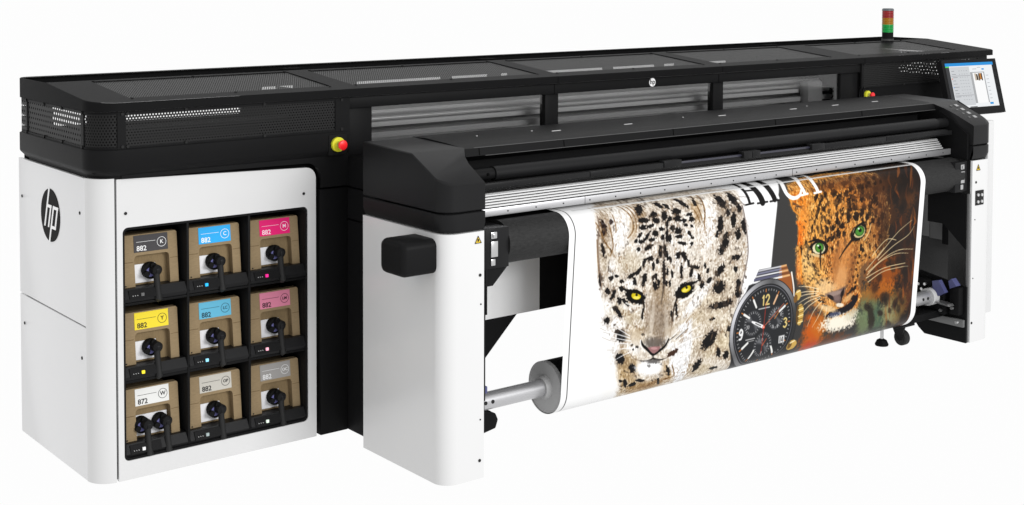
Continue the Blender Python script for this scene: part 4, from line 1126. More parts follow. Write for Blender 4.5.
["E",[120,100,82],0.9,0.9,0.35,[456,380,35.5,-15.0,11.5,12.5]]
["E",[22,20,20],0.3,0.6,0.98,[456,380,20.5,-8.5,7.5,8.0]]
["E",[22,20,20],0.3,0.6,0.98,[396,381,13.5,1.5,1.0,9.5]]
["E",[22,20,20],0.3,0.6,0.98,[468,429,20.5,-1.0,5.5,12.0]]
["E",[120,100,82],0.9,0.9,0.35,[468,429,33.5,-2.0,7.5,18.0]]
["E",[22,20,20],0.3,0.6,0.98,[468,429,19.5,-1.0,4.5,12.0]]
["E",[22,20,20],0.3,0.6,0.98,[432,444,11.0,3.5,-5.0,16.5]]
["E",[22,20,20],0.3,0.6,0.98,[490,465,9.5,1.5,1.5,19.5]]
["E",[22,20,20],0.3,0.6,0.98,[513,448,10.0,2.5,-2.0,13.0]]
["E",[22,20,20],0.3,0.6,0.98,[527,405,11.5,1.5,2.5,28.5]]
["E",[120,100,82],0.9,0.9,0.35,[527,405,19.5,2.5,3.5,42.5]]
["E",[22,20,20],0.3,0.6,0.98,[527,405,11.5,1.5,2.5,27.5]]
["E",[22,20,20],0.3,0.6,0.98,[555,412,11.0,1.5,2.0,25.5]]
["E",[120,100,82],0.9,0.9,0.35,[555,412,18.5,2.5,3.0,38.5]]
["E",[22,20,20],0.3,0.6,0.98,[555,412,11.0,1.5,2.0,24.5]]
["E",[22,20,20],0.3,0.6,0.98,[572,432,9.0,0.5,5.0,25.5]]
["E",[22,20,20],0.3,0.6,0.98,[590,449,8.0,-0.5,7.5,17.5]]
["E",[22,20,20],0.3,0.6,0.98,[637,441,12.5,1.5,1.5,15.5]]
["E",[22,20,20],0.3,0.6,0.98,[557,506,10.5,1.5,5.0,61.0]]
["E",[120,100,82],0.9,0.9,0.35,[557,506,17.5,2.5,7.5,92.0]]
["E",[22,20,20],0.3,0.6,0.98,[557,506,10.0,1.5,4.5,58.5]]
["E",[22,20,20],0.3,0.6,0.98,[578,504,7.5,1.0,1.5,20.0]]
["E",[22,20,20],0.3,0.6,0.98,[607,519,8.5,1.0,2.0,19.5]]
["E",[22,20,20],0.3,0.6,0.98,[510,516,9.0,1.5,1.0,15.0]]
["E",[22,20,20],0.3,0.6,0.98,[494,519,7.5,1.0,1.0,13.0]]
["E",[22,20,20],0.3,0.6,0.98,[507,554,13.0,0.0,6.0,20.5]]
["E",[120,100,82],0.9,0.9,0.35,[507,554,21.0,0.0,9.5,31.0]]
["E",[22,20,20],0.3,0.6,0.98,[507,554,12.0,0.0,6.0,20.0]]
["E",[22,20,20],0.3,0.6,0.98,[528,544,9.0,1.5,1.5,20.5]]
["E",[22,20,20],0.3,0.6,0.98,[575,553,8.0,1.0,1.0,15.0]]
["E",[22,20,20],0.3,0.6,0.98,[597,557,7.5,1.0,1.5,15.5]]
["E",[22,20,20],0.3,0.6,0.98,[366,490,29.5,-10.5,7.0,8.5]]
["E",[120,100,82],0.9,0.9,0.35,[366,490,49.0,-17.0,10.5,13.0]]
["E",[22,20,20],0.3,0.6,0.98,[366,490,28.5,-10.0,6.5,8.0]]
["E",[22,20,20],0.3,0.6,0.98,[406,476,8.5,4.5,-14.0,20.0]]
["E",[22,20,20],0.3,0.6,0.98,[441,516,15.0,4.0,-5.0,30.5]]
["E",[120,100,82],0.9,0.9,0.35,[441,516,25.0,7.0,-7.5,46.0]]
["E",[22,20,20],0.3,0.6,0.98,[441,516,14.0,4.0,-5.0,29.5]]
["E",[22,20,20],0.3,0.6,0.98,[384,519,11.5,1.5,1.5,19.5]]
["E",[22,20,20],0.3,0.6,0.98,[308,509,13.5,2.0,0.5,8.5]]
["E",[22,20,20],0.3,0.6,0.98,[311,541,18.5,2.5,1.0,12.0]]
["E",[22,20,20],0.3,0.6,0.98,[245,485,13.0,2.0,1.0,12.0]]
["E",[22,20,20],0.3,0.6,0.98,[278,482,11.5,1.5,0.5,8.5]]
["E",[22,20,20],0.3,0.6,0.98,[231,542,15.5,2.5,1.5,14.5]]
["E",[120,100,82],0.9,0.9,0.35,[231,542,26.5,3.5,1.5,22.5]]
["E",[22,20,20],0.3,0.6,0.98,[231,542,15.5,2.5,1.5,14.5]]
["E",[22,20,20],0.3,0.6,0.98,[264,561,11.5,5.5,-10.5,21.0]]
["E",[120,100,82],0.9,0.9,0.35,[264,561,19.5,8.5,-15.5,32.0]]
["E",[22,20,20],0.3,0.6,0.98,[264,561,11.5,5.0,-10.0,20.5]]
["E",[22,20,20],0.3,0.6,0.98,[301,593,12.5,2.0,1.5,18.0]]
["E",[22,20,20],0.3,0.6,0.98,[338,603,20.5,17.0,-6.5,5.0]]
["E",[22,20,20],0.3,0.6,0.98,[278,623,16.5,2.5,0.5,11.5]]
["E",[22,20,20],0.3,0.6,0.98,[300,644,9.0,-4.0,20.0,23.0]]
["E",[120,100,82],0.9,0.9,0.35,[300,644,16.0,-6.0,30.5,35.0]]
["E",[22,20,20],0.3,0.6,0.98,[300,644,9.0,-4.0,19.5,22.0]]
["E",[22,20,20],0.3,0.6,0.98,[236,669,17.0,2.5,1.0,14.5]]
["E",[120,100,82],0.9,0.9,0.35,[236,669,28.5,4.5,1.5,22.5]]
["E",[22,20,20],0.3,0.6,0.98,[236,669,16.5,2.5,1.0,14.5]]
["E",[22,20,20],0.3,0.6,0.98,[317,734,32.5,12.0,-3.0,11.0]]
["E",[120,100,82],0.9,0.9,0.35,[317,734,54.5,19.5,-5.0,16.5]]
["E",[22,20,20],0.3,0.6,0.98,[317,734,31.5,11.5,-3.0,10.5]]
["E",[22,20,20],0.3,0.6,0.98,[183,480,8.0,0.5,5.0,29.5]]
["E",[120,100,82],0.9,0.9,0.35,[183,480,13.0,1.0,7.0,45.0]]
["E",[22,20,20],0.3,0.6,0.98,[183,480,7.0,0.5,5.0,28.5]]
["E",[22,20,20],0.3,0.6,0.98,[191,357,9.0,0.0,9.0,29.5]]
["E",[120,100,82],0.9,0.9,0.35,[191,357,15.0,0.0,13.0,45.0]]
["E",[22,20,20],0.3,0.6,0.98,[191,357,8.5,0.0,8.0,28.0]]
["E",[22,20,20],0.3,0.6,0.98,[325,755,25.0,17.0,-17.0,17.5]]
["E",[120,100,82],0.9,0.9,0.35,[325,755,41.5,28.0,-26.0,26.5]]
["E",[22,20,20],0.3,0.6,0.98,[325,755,24.0,16.0,-17.0,17.0]]
["E",[22,20,20],0.3,0.6,0.98,[323,851,22.0,-2.5,14.0,27.5]]
["E",[120,100,82],0.9,0.9,0.35,[323,851,37.0,-4.0,21.0,42.0]]
["E",[22,20,20],0.3,0.6,0.98,[323,851,21.0,-2.5,13.5,26.5]]
["E",[22,20,20],0.3,0.6,0.98,[401,907,20.0,1.0,6.0,20.5]]
["E",[120,100,82],0.9,0.9,0.35,[401,907,33.0,1.5,9.5,31.5]]
["E",[22,20,20],0.3,0.6,0.98,[401,907,19.0,1.0,6.0,20.0]]
["E",[22,20,20],0.3,0.6,0.98,[365,967,12.0,2.5,5.0,22.5]]
["E",[22,20,20],0.3,0.6,0.98,[335,951,11.0,2.0,0.5,7.5]]
["E",[22,20,20],0.3,0.6,0.98,[408,982,24.5,-3.0,6.5,9.5]]
["E",[22,20,20],0.3,0.6,0.98,[869,858,40.5,-33.5,26.5,18.5]]
["E",[120,100,82],0.9,0.9,0.35,[869,858,67.5,-55.5,40.5,28.0]]
["E",[22,20,20],0.3,0.6,0.98,[869,858,39.0,-32.5,25.5,18.0]]
["E",[22,20,20],0.3,0.6,0.98,[799,968,16.5,10.5,-20.0,25.0]]
["E",[120,100,82],0.9,0.9,0.35,[799,968,26.5,18.0,-29.0,40.0]]
["E",[22,20,20],0.3,0.6,0.98,[799,968,15.5,10.5,-20.0,24.0]]
["E",[22,20,20],0.3,0.6,0.98,[935,928,15.0,3.0,2.0,21.0]]
["E",[120,100,82],0.9,0.9,0.35,[935,928,25.0,4.0,3.0,32.5]]
["E",[22,20,20],0.3,0.6,0.98,[935,928,14.5,2.5,2.0,21.0]]
["E",[22,20,20],0.3,0.6,0.98,[452,971,24.5,4.5,2.0,9.0]]
["E",[22,20,20],0.3,0.6,0.98,[619,956,10.5,0.5,8.5,22.5]]
["E",[22,20,20],0.3,0.6,0.98,[544,1065,31.5,-2.5,1.0,4.5]]
["E",[22,20,20],0.3,0.6,0.98,[390,801,8.0,1.0,0.5,6.0]]
["E",[22,20,20],0.3,0.6,0.98,[421,815,9.0,1.5,0.5,6.0]]
["E",[22,20,20],0.3,0.6,0.98,[452,765,9.5,1.5,0.5,6.0]]
["E",[22,20,20],0.3,0.6,0.98,[398,823,7.0,1.0,0.5,5.0]]
["E",[22,20,20],0.3,0.6,0.98,[623,709,8.5,0.0,8.0,26.0]]
["E",[22,20,20],0.3,0.6,0.98,[648,685,7.5,0.5,6.5,36.5]]
["E",[120,100,82],0.9,0.9,0.35,[648,685,13.0,1.5,9.5,55.5]]
["E",[22,20,20],0.3,0.6,0.98,[648,685,7.5,0.5,6.5,35.5]]
["E",[22,20,20],0.3,0.6,0.98,[442,672,8.0,2.0,-1.0,24.5]]
["E",[22,20,20],0.3,0.6,0.98,[571,1000,9.5,2.0,11.5,23.5]]
["E",[22,20,20],0.3,0.6,0.98,[987,949,18.0,7.5,-6.5,16.0]]
["E",[120,100,82],0.9,0.9,0.35,[987,949,29.5,12.5,-9.5,24.5]]
["E",[22,20,20],0.3,0.6,0.98,[987,949,17.0,7.0,-6.5,15.5]]
["E",[22,20,20],0.3,0.6,0.98,[1115,957,20.0,8.5,-6.0,17.5]]
["E",[120,100,82],0.9,0.9,0.35,[1115,957,33.5,14.5,-8.5,27.5]]
["E",[22,20,20],0.3,0.6,0.98,[1115,957,19.0,8.0,-6.0,17.0]]
["E",[22,20,20],0.3,0.6,0.98,[920,1004,28.5,-0.5,8.0,10.0]]
["E",[60,48,40],0.6,0.9,0.41383699352046605,[551,437,4.5,1.0,-1.0,6.5]]
["E",[60,48,40],0.6,0.9,0.3201224166660934,[310,386,3.5,0.0,3.0,8.5]]
["E",[60,48,40],0.6,0.9,0.5383700677714371,[239,500,3.5,2.0,-2.5,3.0]]
["E",[60,48,40],0.6,0.9,0.2396518647057222,[741,485,2.5,0.5,-0.5,3.5]]
["E",[60,48,40],0.6,0.9,0.4980009524111156,[307,273,2.0,0.0,-0.5,6.0]]
["E",[60,48,40],0.6,0.9,0.31179375688908234,[615,480,3.5,0.5,-0.5,7.5]]
["E",[60,48,40],0.6,0.9,0.2957897475306089,[1095,704,5.0,0.5,1.0,8.5]]
["E",[60,48,40],0.6,0.9,0.3475494654629584,[413,212,2.5,1.5,-6.5,5.5]]
["E",[60,48,40],0.6,0.9,0.37509580108450996,[1048,630,1.5,1.0,-3.0,4.0]]
["E",[60,48,40],0.6,0.9,0.3090259436605471,[1052,428,2.0,1.0,-3.5,7.0]]
["E",[60,48,40],0.6,0.9,0.3013080231347329,[221,300,4.0,0.0,3.0,8.0]]
["E",[60,48,40],0.6,0.9,0.3676502095753372,[268,186,2.5,1.5,-5.5,6.0]]
["E",[60,48,40],0.6,0.9,0.35884935369131893,[323,479,2.0,0.0,2.5,7.5]]
["E",[60,48,40],0.6,0.9,0.5120054872071604,[327,287,4.5,0.5,1.0,8.5]]
["E",[60,48,40],0.6,0.9,0.5464695601783569,[329,339,4.0,0.0,2.5,7.5]]
["E",[60,48,40],0.6,0.9,0.24422152261818,[327,282,4.0,0.0,0.5,5.5]]
["E",[60,48,40],0.6,0.9,0.3695586745588702,[231,405,2.5,0.0,0.0,7.0]]
["E",[60,48,40],0.6,0.9,0.2708646552456001,[1034,465,4.0,0.0,3.0,9.5]]
["E",[60,48,40],0.6,0.9,0.5303336157113112,[997,610,3.0,1.0,-2.0,4.5]]
["E",[60,48,40],0.6,0.9,0.25426709485043286,[335,573,4.0,1.0,0.0,7.5]]
["E",[60,48,40],0.6,0.9,0.4918268894299264,[199,558,2.5,0.0,1.0,8.0]]
["E",[60,48,40],0.6,0.9,0.2953707913172914,[674,337,2.5,0.0,3.5,8.5]]
["E",[60,48,40],0.6,0.9,0.2873130301919959,[660,578,3.5,2.0,-3.5,4.5]]
["E",[60,48,40],0.6,0.9,0.34169917222284674,[161,267,2.5,0.0,0.5,3.5]]
["E",[60,48,40],0.6,0.9,0.4367875753481588,[648,265,2.5,1.0,-7.0,7.0]]
["E",[60,48,40],0.6,0.9,0.5203701092896296,[775,476,2.0,-0.5,2.0,4.0]]
["E",[60,48,40],0.6,0.9,0.46106433371194316,[799,646,2.0,0.5,-1.0,8.0]]
["E",[60,48,40],0.6,0.9,0.5170646408122951,[445,610,2.0,1.0,-3.0,6.0]]
["E",[60,48,40],0.6,0.9,0.4460981652601204,[824,535,4.5,0.5,1.0,9.5]]
["E",[60,48,40],0.6,0.9,0.40902647446688817,[992,633,3.0,1.5,-5.0,7.0]]
["E",[60,48,40],0.6,0.9,0.43100342317030965,[705,379,3.5,-0.5,3.0,7.5]]
["E",[60,48,40],0.6,0.9,0.4117144499798076,[1086,650,4.5,1.5,-2.5,5.5]]
["E",[60,48,40],0.6,0.9,0.4184241373013827,[550,556,2.0,0.0,3.5,8.5]]
["E",[60,48,40],0.6,0.9,0.523753210235224,[565,298,4.0,1.5,-1.5,6.5]]
["E",[60,48,40],0.6,0.9,0.2759703605528513,[409,177,2.5,0.0,-8.5,12.0]]
["E",[60,48,40],0.6,0.9,0.4397466906361116,[988,538,3.5,0.5,1.0,10.0]]
["E",[60,48,40],0.6,0.9,0.346858165356968,[320,353,4.0,2.0,-5.0,7.5]]
["E",[60,48,40],0.6,0.9,0.5000777006401785,[663,346,2.0,1.0,-3.5,6.0]]
["E",[60,48,40],0.6,0.9,0.31080373157181973,[809,642,2.5,0.5,-0.5,5.0]]
["E",[60,48,40],0.6,0.9,0.49690907610824464,[333,348,4.0,0.5,1.0,6.5]]
["E",[60,48,40],0.6,0.9,0.23369117173421425,[1056,453,2.0,0.5,-2.0,3.5]]
["E",[60,48,40],0.6,0.9,0.2648407823869019,[791,472,2.5,-0.5,4.0,9.0]]
["E",[60,48,40],0.6,0.9,0.23549104783478503,[564,208,4.5,0.0,-3.0,5.5]]
["E",[60,48,40],0.6,0.9,0.5362920151332734,[711,408,4.0,2.0,-4.0,7.0]]
["E",[60,48,40],0.6,0.9,0.375825836185366,[754,306,3.0,-0.5,2.0,5.0]]
["E",[60,48,40],0.6,0.9,0.39173957239938745,[781,300,2.5,1.0,-2.0,5.0]]
["E",[60,48,40],0.6,0.9,0.24877918776466798,[709,543,2.5,1.5,-5.0,6.5]]
["E",[60,48,40],0.6,0.9,0.5202885683791322,[1017,570,2.5,1.0,-1.5,6.0]]
["E",[60,48,40],0.6,0.9,0.3730235517601238,[482,432,3.5,2.0,-5.5,6.5]]
["E",[60,48,40],0.6,0.9,0.45682844527624356,[723,305,4.0,1.5,-2.5,8.5]]
["E",[60,48,40],0.6,0.9,0.48095975292957593,[348,553,5.0,1.5,-1.0,9.5]]
["E",[60,48,40],0.6,0.9,0.36549739355502914,[443,571,4.5,-0.5,2.5,5.5]]
["E",[60,48,40],0.6,0.9,0.24113876433333992,[649,540,3.0,1.5,-2.0,3.5]]
["E",[60,48,40],0.6,0.9,0.2690629326547823,[864,307,3.0,0.0,3.0,8.5]]
["E",[60,48,40],0.6,0.9,0.3825518281091294,[616,516,4.0,2.5,-5.0,6.5]]
["E",[60,48,40],0.6,0.9,0.460518256465385,[1007,284,2.5,0.0,1.0,7.0]]
["E",[60,48,40],0.6,0.9,0.34580160345940975,[723,443,5.0,0.5,1.0,7.5]]
["E",[60,48,40],0.6,0.9,0.39299456179199815,[938,639,2.5,1.5,-6.0,7.5]]
["E",[60,48,40],0.6,0.9,0.22915932087336513,[649,295,3.5,1.0,-1.5,6.5]]
["E",[60,48,40],0.6,0.9,0.3820433473643904,[1046,481,3.5,1.0,-1.5,8.5]]
["E",[60,48,40],0.6,0.9,0.5247281820578321,[762,249,2.5,1.5,-6.0,5.0]]
["E",[60,48,40],0.6,0.9,0.5171833046049326,[383,379,2.0,1.0,-3.0,5.5]]
["E",[60,48,40],0.6,0.9,0.26272227854799635,[564,335,2.5,1.5,-4.5,6.0]]
["E",[60,48,40],0.6,0.9,0.3262871422528395,[849,240,2.0,0.5,-4.0,4.5]]
["E",[60,48,40],0.6,0.9,0.3884547877741126,[465,451,2.0,0.0,3.0,8.0]]
["E",[60,48,40],0.6,0.9,0.3564226640187898,[360,261,3.5,0.5,-1.0,6.0]]
["E",[60,48,40],0.6,0.9,0.39477427573007756,[608,272,2.0,0.5,-3.0,6.5]]
["E",[60,48,40],0.6,0.9,0.4874677212887006,[932,509,4.5,2.0,-2.0,5.0]]
["E",[60,48,40],0.6,0.9,0.5494567624047312,[971,382,3.0,0.0,2.5,10.0]]
["E",[60,48,40],0.6,0.9,0.2520152390262715,[948,299,3.0,0.0,2.0,8.5]]
["E",[60,48,40],0.6,0.9,0.4461209187926582,[905,421,4.5,1.0,0.0,4.5]]
["E",[60,48,40],0.6,0.9,0.2580853804391239,[167,241,2.5,1.5,-8.5,6.5]]
["E",[60,48,40],0.6,0.9,0.24328220262441255,[607,529,3.0,0.5,2.0,8.5]]
["E",[60,48,40],0.6,0.9,0.26836309114514645,[283,173,2.0,1.5,-10.0,10.0]]
["E",[60,48,40],0.6,0.9,0.2514313197979852,[304,257,3.0,2.0,-7.5,7.0]]
["E",[60,48,40],0.6,0.9,0.37409675613586846,[218,556,3.0,0.5,0.5,8.0]]
["E",[60,48,40],0.6,0.9,0.49860674698717466,[604,388,4.0,1.5,-1.0,3.5]]
["E",[60,48,40],0.6,0.9,0.274475299874578,[306,361,3.5,0.0,1.5,6.0]]
["E",[60,48,40],0.6,0.9,0.5040414873501995,[615,209,3.5,1.5,-9.5,8.5]]
["E",[60,48,40],0.6,0.9,0.485591062021183,[710,390,3.5,1.5,-4.5,5.5]]
["E",[60,48,40],0.6,0.9,0.35386009837657934,[388,564,4.0,2.0,-4.0,7.0]]
["E",[60,48,40],0.6,0.9,0.3538960175831131,[988,636,4.0,1.5,-4.0,7.5]]
["E",[60,48,40],0.6,0.9,0.33736027111776995,[790,254,3.0,-0.5,1.5,6.5]]
["E",[60,48,40],0.6,0.9,0.3314791526741965,[727,487,2.5,1.0,-3.0,9.0]]
["E",[60,48,40],0.6,0.9,0.43194753639669853,[745,466,3.5,2.0,-4.5,4.5]]
["E",[60,48,40],0.6,0.9,0.46380231036409925,[792,556,5.0,1.5,-1.0,3.5]]
["E",[60,48,40],0.6,0.9,0.2524881998846234,[370,347,2.0,0.0,0.0,5.0]]
["E",[60,48,40],0.6,0.9,0.40743290751656136,[381,561,3.0,1.5,-4.5,5.0]]
["E",[60,48,40],0.6,0.9,0.470551912302252,[1077,540,5.0,1.5,-1.0,4.0]]
["E",[60,48,40],0.6,0.9,0.38352189741167964,[203,545,2.0,0.0,1.5,6.5]]
["E",[60,48,40],0.6,0.9,0.45521952414856875,[561,416,5.0,0.5,0.5,5.5]]
["E",[60,48,40],0.6,0.9,0.4979766406803541,[435,451,3.5,-0.5,2.5,6.5]]
["E",[60,48,40],0.6,0.9,0.5116720265623814,[394,386,2.5,-0.5,1.5,3.5]]
["E",[60,48,40],0.6,0.9,0.5800046422699566,[458,589,4.0,2.0,-2.0,3.0]]
["E",[60,48,40],0.6,0.9,0.32773498726156514,[294,567,3.0,1.0,-3.0,5.0]]
["E",[60,48,40],0.6,0.9,0.5340105751772689,[530,609,4.0,1.5,-3.0,4.5]]
["E",[60,48,40],0.6,0.9,0.2587400535375695,[558,429,3.5,-0.5,2.5,6.0]]
["E",[60,48,40],0.6,0.9,0.3343665870297963,[518,426,3.5,0.5,0.5,7.0]]
["E",[60,48,40],0.6,0.9,0.5829485972556954,[552,496,4.0,2.0,-3.0,5.0]]
["E",[60,48,40],0.6,0.9,0.4649915130791231,[631,466,2.0,0.5,-2.0,8.0]]
["E",[60,48,40],0.6,0.9,0.4679162271343964,[431,447,4.0,1.0,0.0,6.0]]
["E",[60,48,40],0.6,0.9,0.5563595062936946,[640,456,2.5,1.0,-3.5,8.0]]
["E",[60,48,40],0.6,0.9,0.2768890568623099,[263,379,2.5,0.5,0.0,5.5]]
["E",[60,48,40],0.6,0.9,0.46719795222086036,[524,415,2.0,0.0,0.0,7.0]]
["E",[60,48,40],0.6,0.9,0.5418794002611861,[442,494,2.0,1.0,-1.0,5.0]]
["E",[60,48,40],0.6,0.9,0.31673927515716777,[282,394,4.0,1.5,-1.5,6.5]]
["E",[60,48,40],0.6,0.9,0.5961050076394994,[465,448,4.0,1.0,-0.5,5.5]]
["E",[60,48,40],0.6,0.9,0.37293378330031224,[418,506,4.0,0.5,1.0,8.5]]
["E",[60,48,40],0.6,0.9,0.41454846869042694,[306,562,2.0,0.0,0.0,3.5]]
["E",[60,48,40],0.6,0.9,0.47835538012786827,[605,476,4.0,0.0,1.5,4.0]]
["E",[60,48,40],0.6,0.9,0.29145052551292605,[288,435,3.5,0.0,2.5,7.0]]
["E",[60,48,40],0.6,0.9,0.4449388403752194,[438,548,3.0,1.0,-0.5,3.5]]
["E",[60,48,40],0.6,0.9,0.34971523527040566,[746,641,4.5,2.0,-1.5,5.0]]
["E",[60,48,40],0.6,0.9,0.37020991488001165,[411,473,4.5,-0.5,3.0,8.5]]
["E",[60,48,40],0.6,0.9,0.4429696879727324,[436,468,3.0,0.0,2.0,5.5]]
["E",[60,48,40],0.6,0.9,0.5132210472492346,[671,539,4.0,-0.5,3.0,6.5]]
["E",[60,48,40],0.6,0.9,0.4442865048834421,[712,486,2.0,0.0,0.0,6.0]]
["E",[60,48,40],0.6,0.9,0.5237026348439145,[767,578,4.5,1.0,0.0,3.5]]
["E",[60,48,40],0.6,0.9,0.46828608598764115,[286,387,3.5,-0.5,4.5,8.0]]
["E",[60,48,40],0.6,0.9,0.515527091076861,[327,537,3.5,0.0,1.5,4.5]]
["E",[60,48,40],0.6,0.9,0.48205945051623567,[526,569,3.0,1.5,-2.5,4.5]]
["E",[60,48,40],0.6,0.9,0.38781799191636374,[507,516,3.5,2.0,-3.0,6.0]]
["E",[60,48,40],0.6,0.9,0.5599128962105302,[689,571,4.5,1.5,-2.5,7.5]]
["E",[60,48,40],0.6,0.9,0.39177993157865315,[762,575,3.5,1.0,-2.0,7.0]]
["E",[60,48,40],0.6,0.9,0.30035596128938086,[461,423,4.0,0.0,2.0,9.0]]
["E",[60,48,40],0.6,0.9,0.3510400568178091,[353,470,2.5,-0.5,5.0,8.5]]
["E",[60,48,40],0.6,0.9,0.40515342866019316,[311,513,4.0,-0.5,2.0,4.0]]
["E",[60,48,40],0.6,0.9,0.3182511616632808,[562,607,2.0,0.0,2.0,4.0]]
["E",[60,48,40],0.6,0.9,0.34118229139518147,[374,537,3.0,-0.5,2.0,4.5]]
["E",[60,48,40],0.6,0.9,0.41261680623308183,[342,542,2.5,0.5,-1.5,5.5]]
["E",[60,48,40],0.6,0.9,0.5845269640778816,[390,577,4.5,1.0,0.0,5.0]]
["E",[60,48,40],0.6,0.9,0.3785915582729157,[495,444,2.0,0.5,-2.0,8.0]]
["E",[60,48,40],0.6,0.9,0.3255410364358896,[524,514,2.5,0.5,-1.0,8.5]]
["E",[60,48,40],0.6,0.9,0.4581863626460599,[255,467,3.0,0.5,-1.0,7.5]]
["E",[60,48,40],0.6,0.9,0.4258051160514497,[324,408,2.5,1.0,-1.5,4.0]]
["E",[60,48,40],0.6,0.9,0.517335981608836,[592,630,2.5,0.0,3.0,6.5]]
["E",[60,48,40],0.6,0.9,0.33717146144323606,[256,543,4.0,-0.5,4.0,8.0]]
["E",[60,48,40],0.6,0.9,0.4511880466016175,[618,432,3.5,1.5,-2.5,5.5]]
["E",[60,48,40],0.6,0.9,0.27274031401656845,[700,490,4.5,1.5,-2.5,4.5]]
["E",[60,48,40],0.6,0.9,0.53952328374249,[681,466,3.5,-0.5,3.0,6.5]]
["E",[60,48,40],0.6,0.9,0.49745246279339883,[407,452,2.0,0.5,0.5,5.0]]
["E",[60,48,40],0.6,0.9,0.5880869922220021,[438,540,2.5,0.5,0.5,5.5]]
["E",[60,48,40],0.6,0.9,0.3254920603755756,[691,568,2.0,0.5,-1.0,5.0]]
["E",[60,48,40],0.6,0.9,0.31442283752971834,[543,503,2.0,0.5,-2.5,8.5]]
["E",[60,48,40],0.6,0.9,0.3614602699262793,[568,469,3.0,0.0,2.0,6.5]]
["E",[60,48,40],0.6,0.9,0.35858328842742215,[455,538,2.5,0.5,-1.0,4.5]]
["E",[60,48,40],0.6,0.9,0.2732185366501754,[754,556,4.5,1.5,-1.5,5.0]]
["E",[60,48,40],0.6,0.9,0.384820447065916,[315,393,3.5,0.0,3.0,7.0]]
["E",[60,48,40],0.6,0.9,0.2846789407444993,[694,554,2.0,-0.5,2.0,4.5]]
["E",[60,48,40],0.6,0.9,0.4730091142204639,[452,406,4.5,0.5,0.5,5.5]]
["E",[60,48,40],0.6,0.9,0.30694146549047724,[1059,795,5.0,0.5,1.0,7.5]]
["E",[60,48,40],0.6,0.9,0.5738718113932868,[978,703,8.0,2.0,-3.0,11.0]]
["E",[60,48,40],0.6,0.9,0.4699255760177766,[880,450,4.0,-0.5,4.5,10.5]]
["E",[60,48,40],0.6,0.9,0.6449307165479448,[1005,765,7.0,0.0,4.0,10.5]]
["E",[60,48,40],0.6,0.9,0.6210395320443526,[1070,617,4.5,-0.5,3.5,9.5]]
["E",[60,48,40],0.6,0.9,0.7252007045747245,[1085,597,6.5,0.0,4.5,13.0]]
["E",[60,48,40],0.6,0.9,0.6136956006296733,[992,377,3.5,1.0,-0.5,6.0]]
["E",[60,48,40],0.6,0.9,0.7381102459758654,[977,854,4.5,-0.5,3.5,8.5]]
["E",[60,48,40],0.6,0.9,0.41896560956418955,[937,831,5.5,1.5,-1.0,9.5]]
["E",[60,48,40],0.6,0.9,0.6710933704056554,[1099,916,7.0,0.0,4.0,10.5]]
["E",[60,48,40],0.6,0.9,0.3835082897462835,[967,831,3.5,1.5,-4.5,8.5]]
["E",[60,48,40],0.6,0.9,0.7227500874510764,[969,296,2.5,1.5,-3.5,4.5]]
["E",[60,48,40],0.6,0.9,0.5663541230421213,[1005,450,6.5,1.0,1.5,11.5]]
["E",[60,48,40],0.6,0.9,0.4738699954243327,[1019,263,3.5,-0.5,1.5,8.5]]
["E",[60,48,40],0.6,0.9,0.44944398607360475,[980,360,5.5,1.0,-0.5,6.0]]
["E",[60,48,40],0.6,0.9,0.5700419876436432,[986,273,5.5,2.5,-3.5,4.0]]
["E",[60,48,40],0.6,0.9,0.6382721116893378,[974,514,6.0,2.0,-4.0,10.0]]
["E",[60,48,40],0.6,0.9,0.4952804405452019,[1013,903,7.0,1.0,1.0,13.0]]
["E",[60,48,40],0.6,0.9,0.706927783495899,[1024,845,5.5,1.0,0.5,9.5]]
["E",[60,48,40],0.6,0.9,0.5688847291831639,[923,277,6.5,2.0,-5.0,11.5]]
["E",[60,48,40],0.6,0.9,0.5011313211847552,[1024,451,6.0,-0.5,2.0,4.5]]
["E",[60,48,40],0.6,0.9,0.40761643346578813,[980,505,3.0,1.0,-0.5,11.0]]
["E",[60,48,40],0.6,0.9,0.7349129158419423,[941,499,3.5,2.0,-2.5,4.0]]
["E",[60,48,40],0.6,0.9,0.6359802249052169,[1041,823,5.0,0.5,3.5,12.5]]
["E",[60,48,40],0.6,0.9,0.5419154871936829,[1024,844,3.0,0.0,5.5,12.5]]
["E",[60,48,40],0.6,0.9,0.32818541153033665,[1050,256,4.0,0.5,-1.0,6.5]]
["E",[60,48,40],0.6,0.9,0.32065033158511447,[1085,796,5.0,1.5,-1.0,7.5]]
["E",[60,48,40],0.6,0.9,0.7397755660075079,[916,823,4.0,2.0,-5.0,7.5]]
["E",[60,48,40],0.6,0.9,0.387977060244565,[962,379,4.0,2.0,-6.5,11.0]]
["E",[60,48,40],0.6,0.9,0.7479318343246236,[1044,485,5.0,2.5,-2.5,4.5]]
["E",[60,48,40],0.6,0.9,0.3477453934977638,[934,652,3.5,-0.5,6.5,13.5]]
["E",[60,48,40],0.6,0.9,0.36069591343939644,[1019,455,7.5,2.5,-4.0,11.5]]
["E",[60,48,40],0.6,0.9,0.43822342421334937,[1052,872,5.0,0.5,1.0,4.5]]
["E",[60,48,40],0.6,0.9,0.655720504917088,[1009,378,4.0,1.0,-1.0,6.0]]
["E",[60,48,40],0.6,0.9,0.4354203272831966,[970,677,7.0,0.0,3.0,10.0]]
["E",[60,48,40],0.6,0.9,0.742362591134866,[1082,697,4.0,0.0,5.0,11.0]]
["E",[60,48,40],0.6,0.9,0.4280428598952635,[975,590,5.5,1.5,-0.5,4.0]]
["E",[60,48,40],0.6,0.9,0.4106543558142942,[954,767,3.0,1.0,-2.0,6.0]]
["E",[60,48,40],0.6,0.9,0.3151251128305549,[944,599,3.5,2.0,-8.0,10.0]]
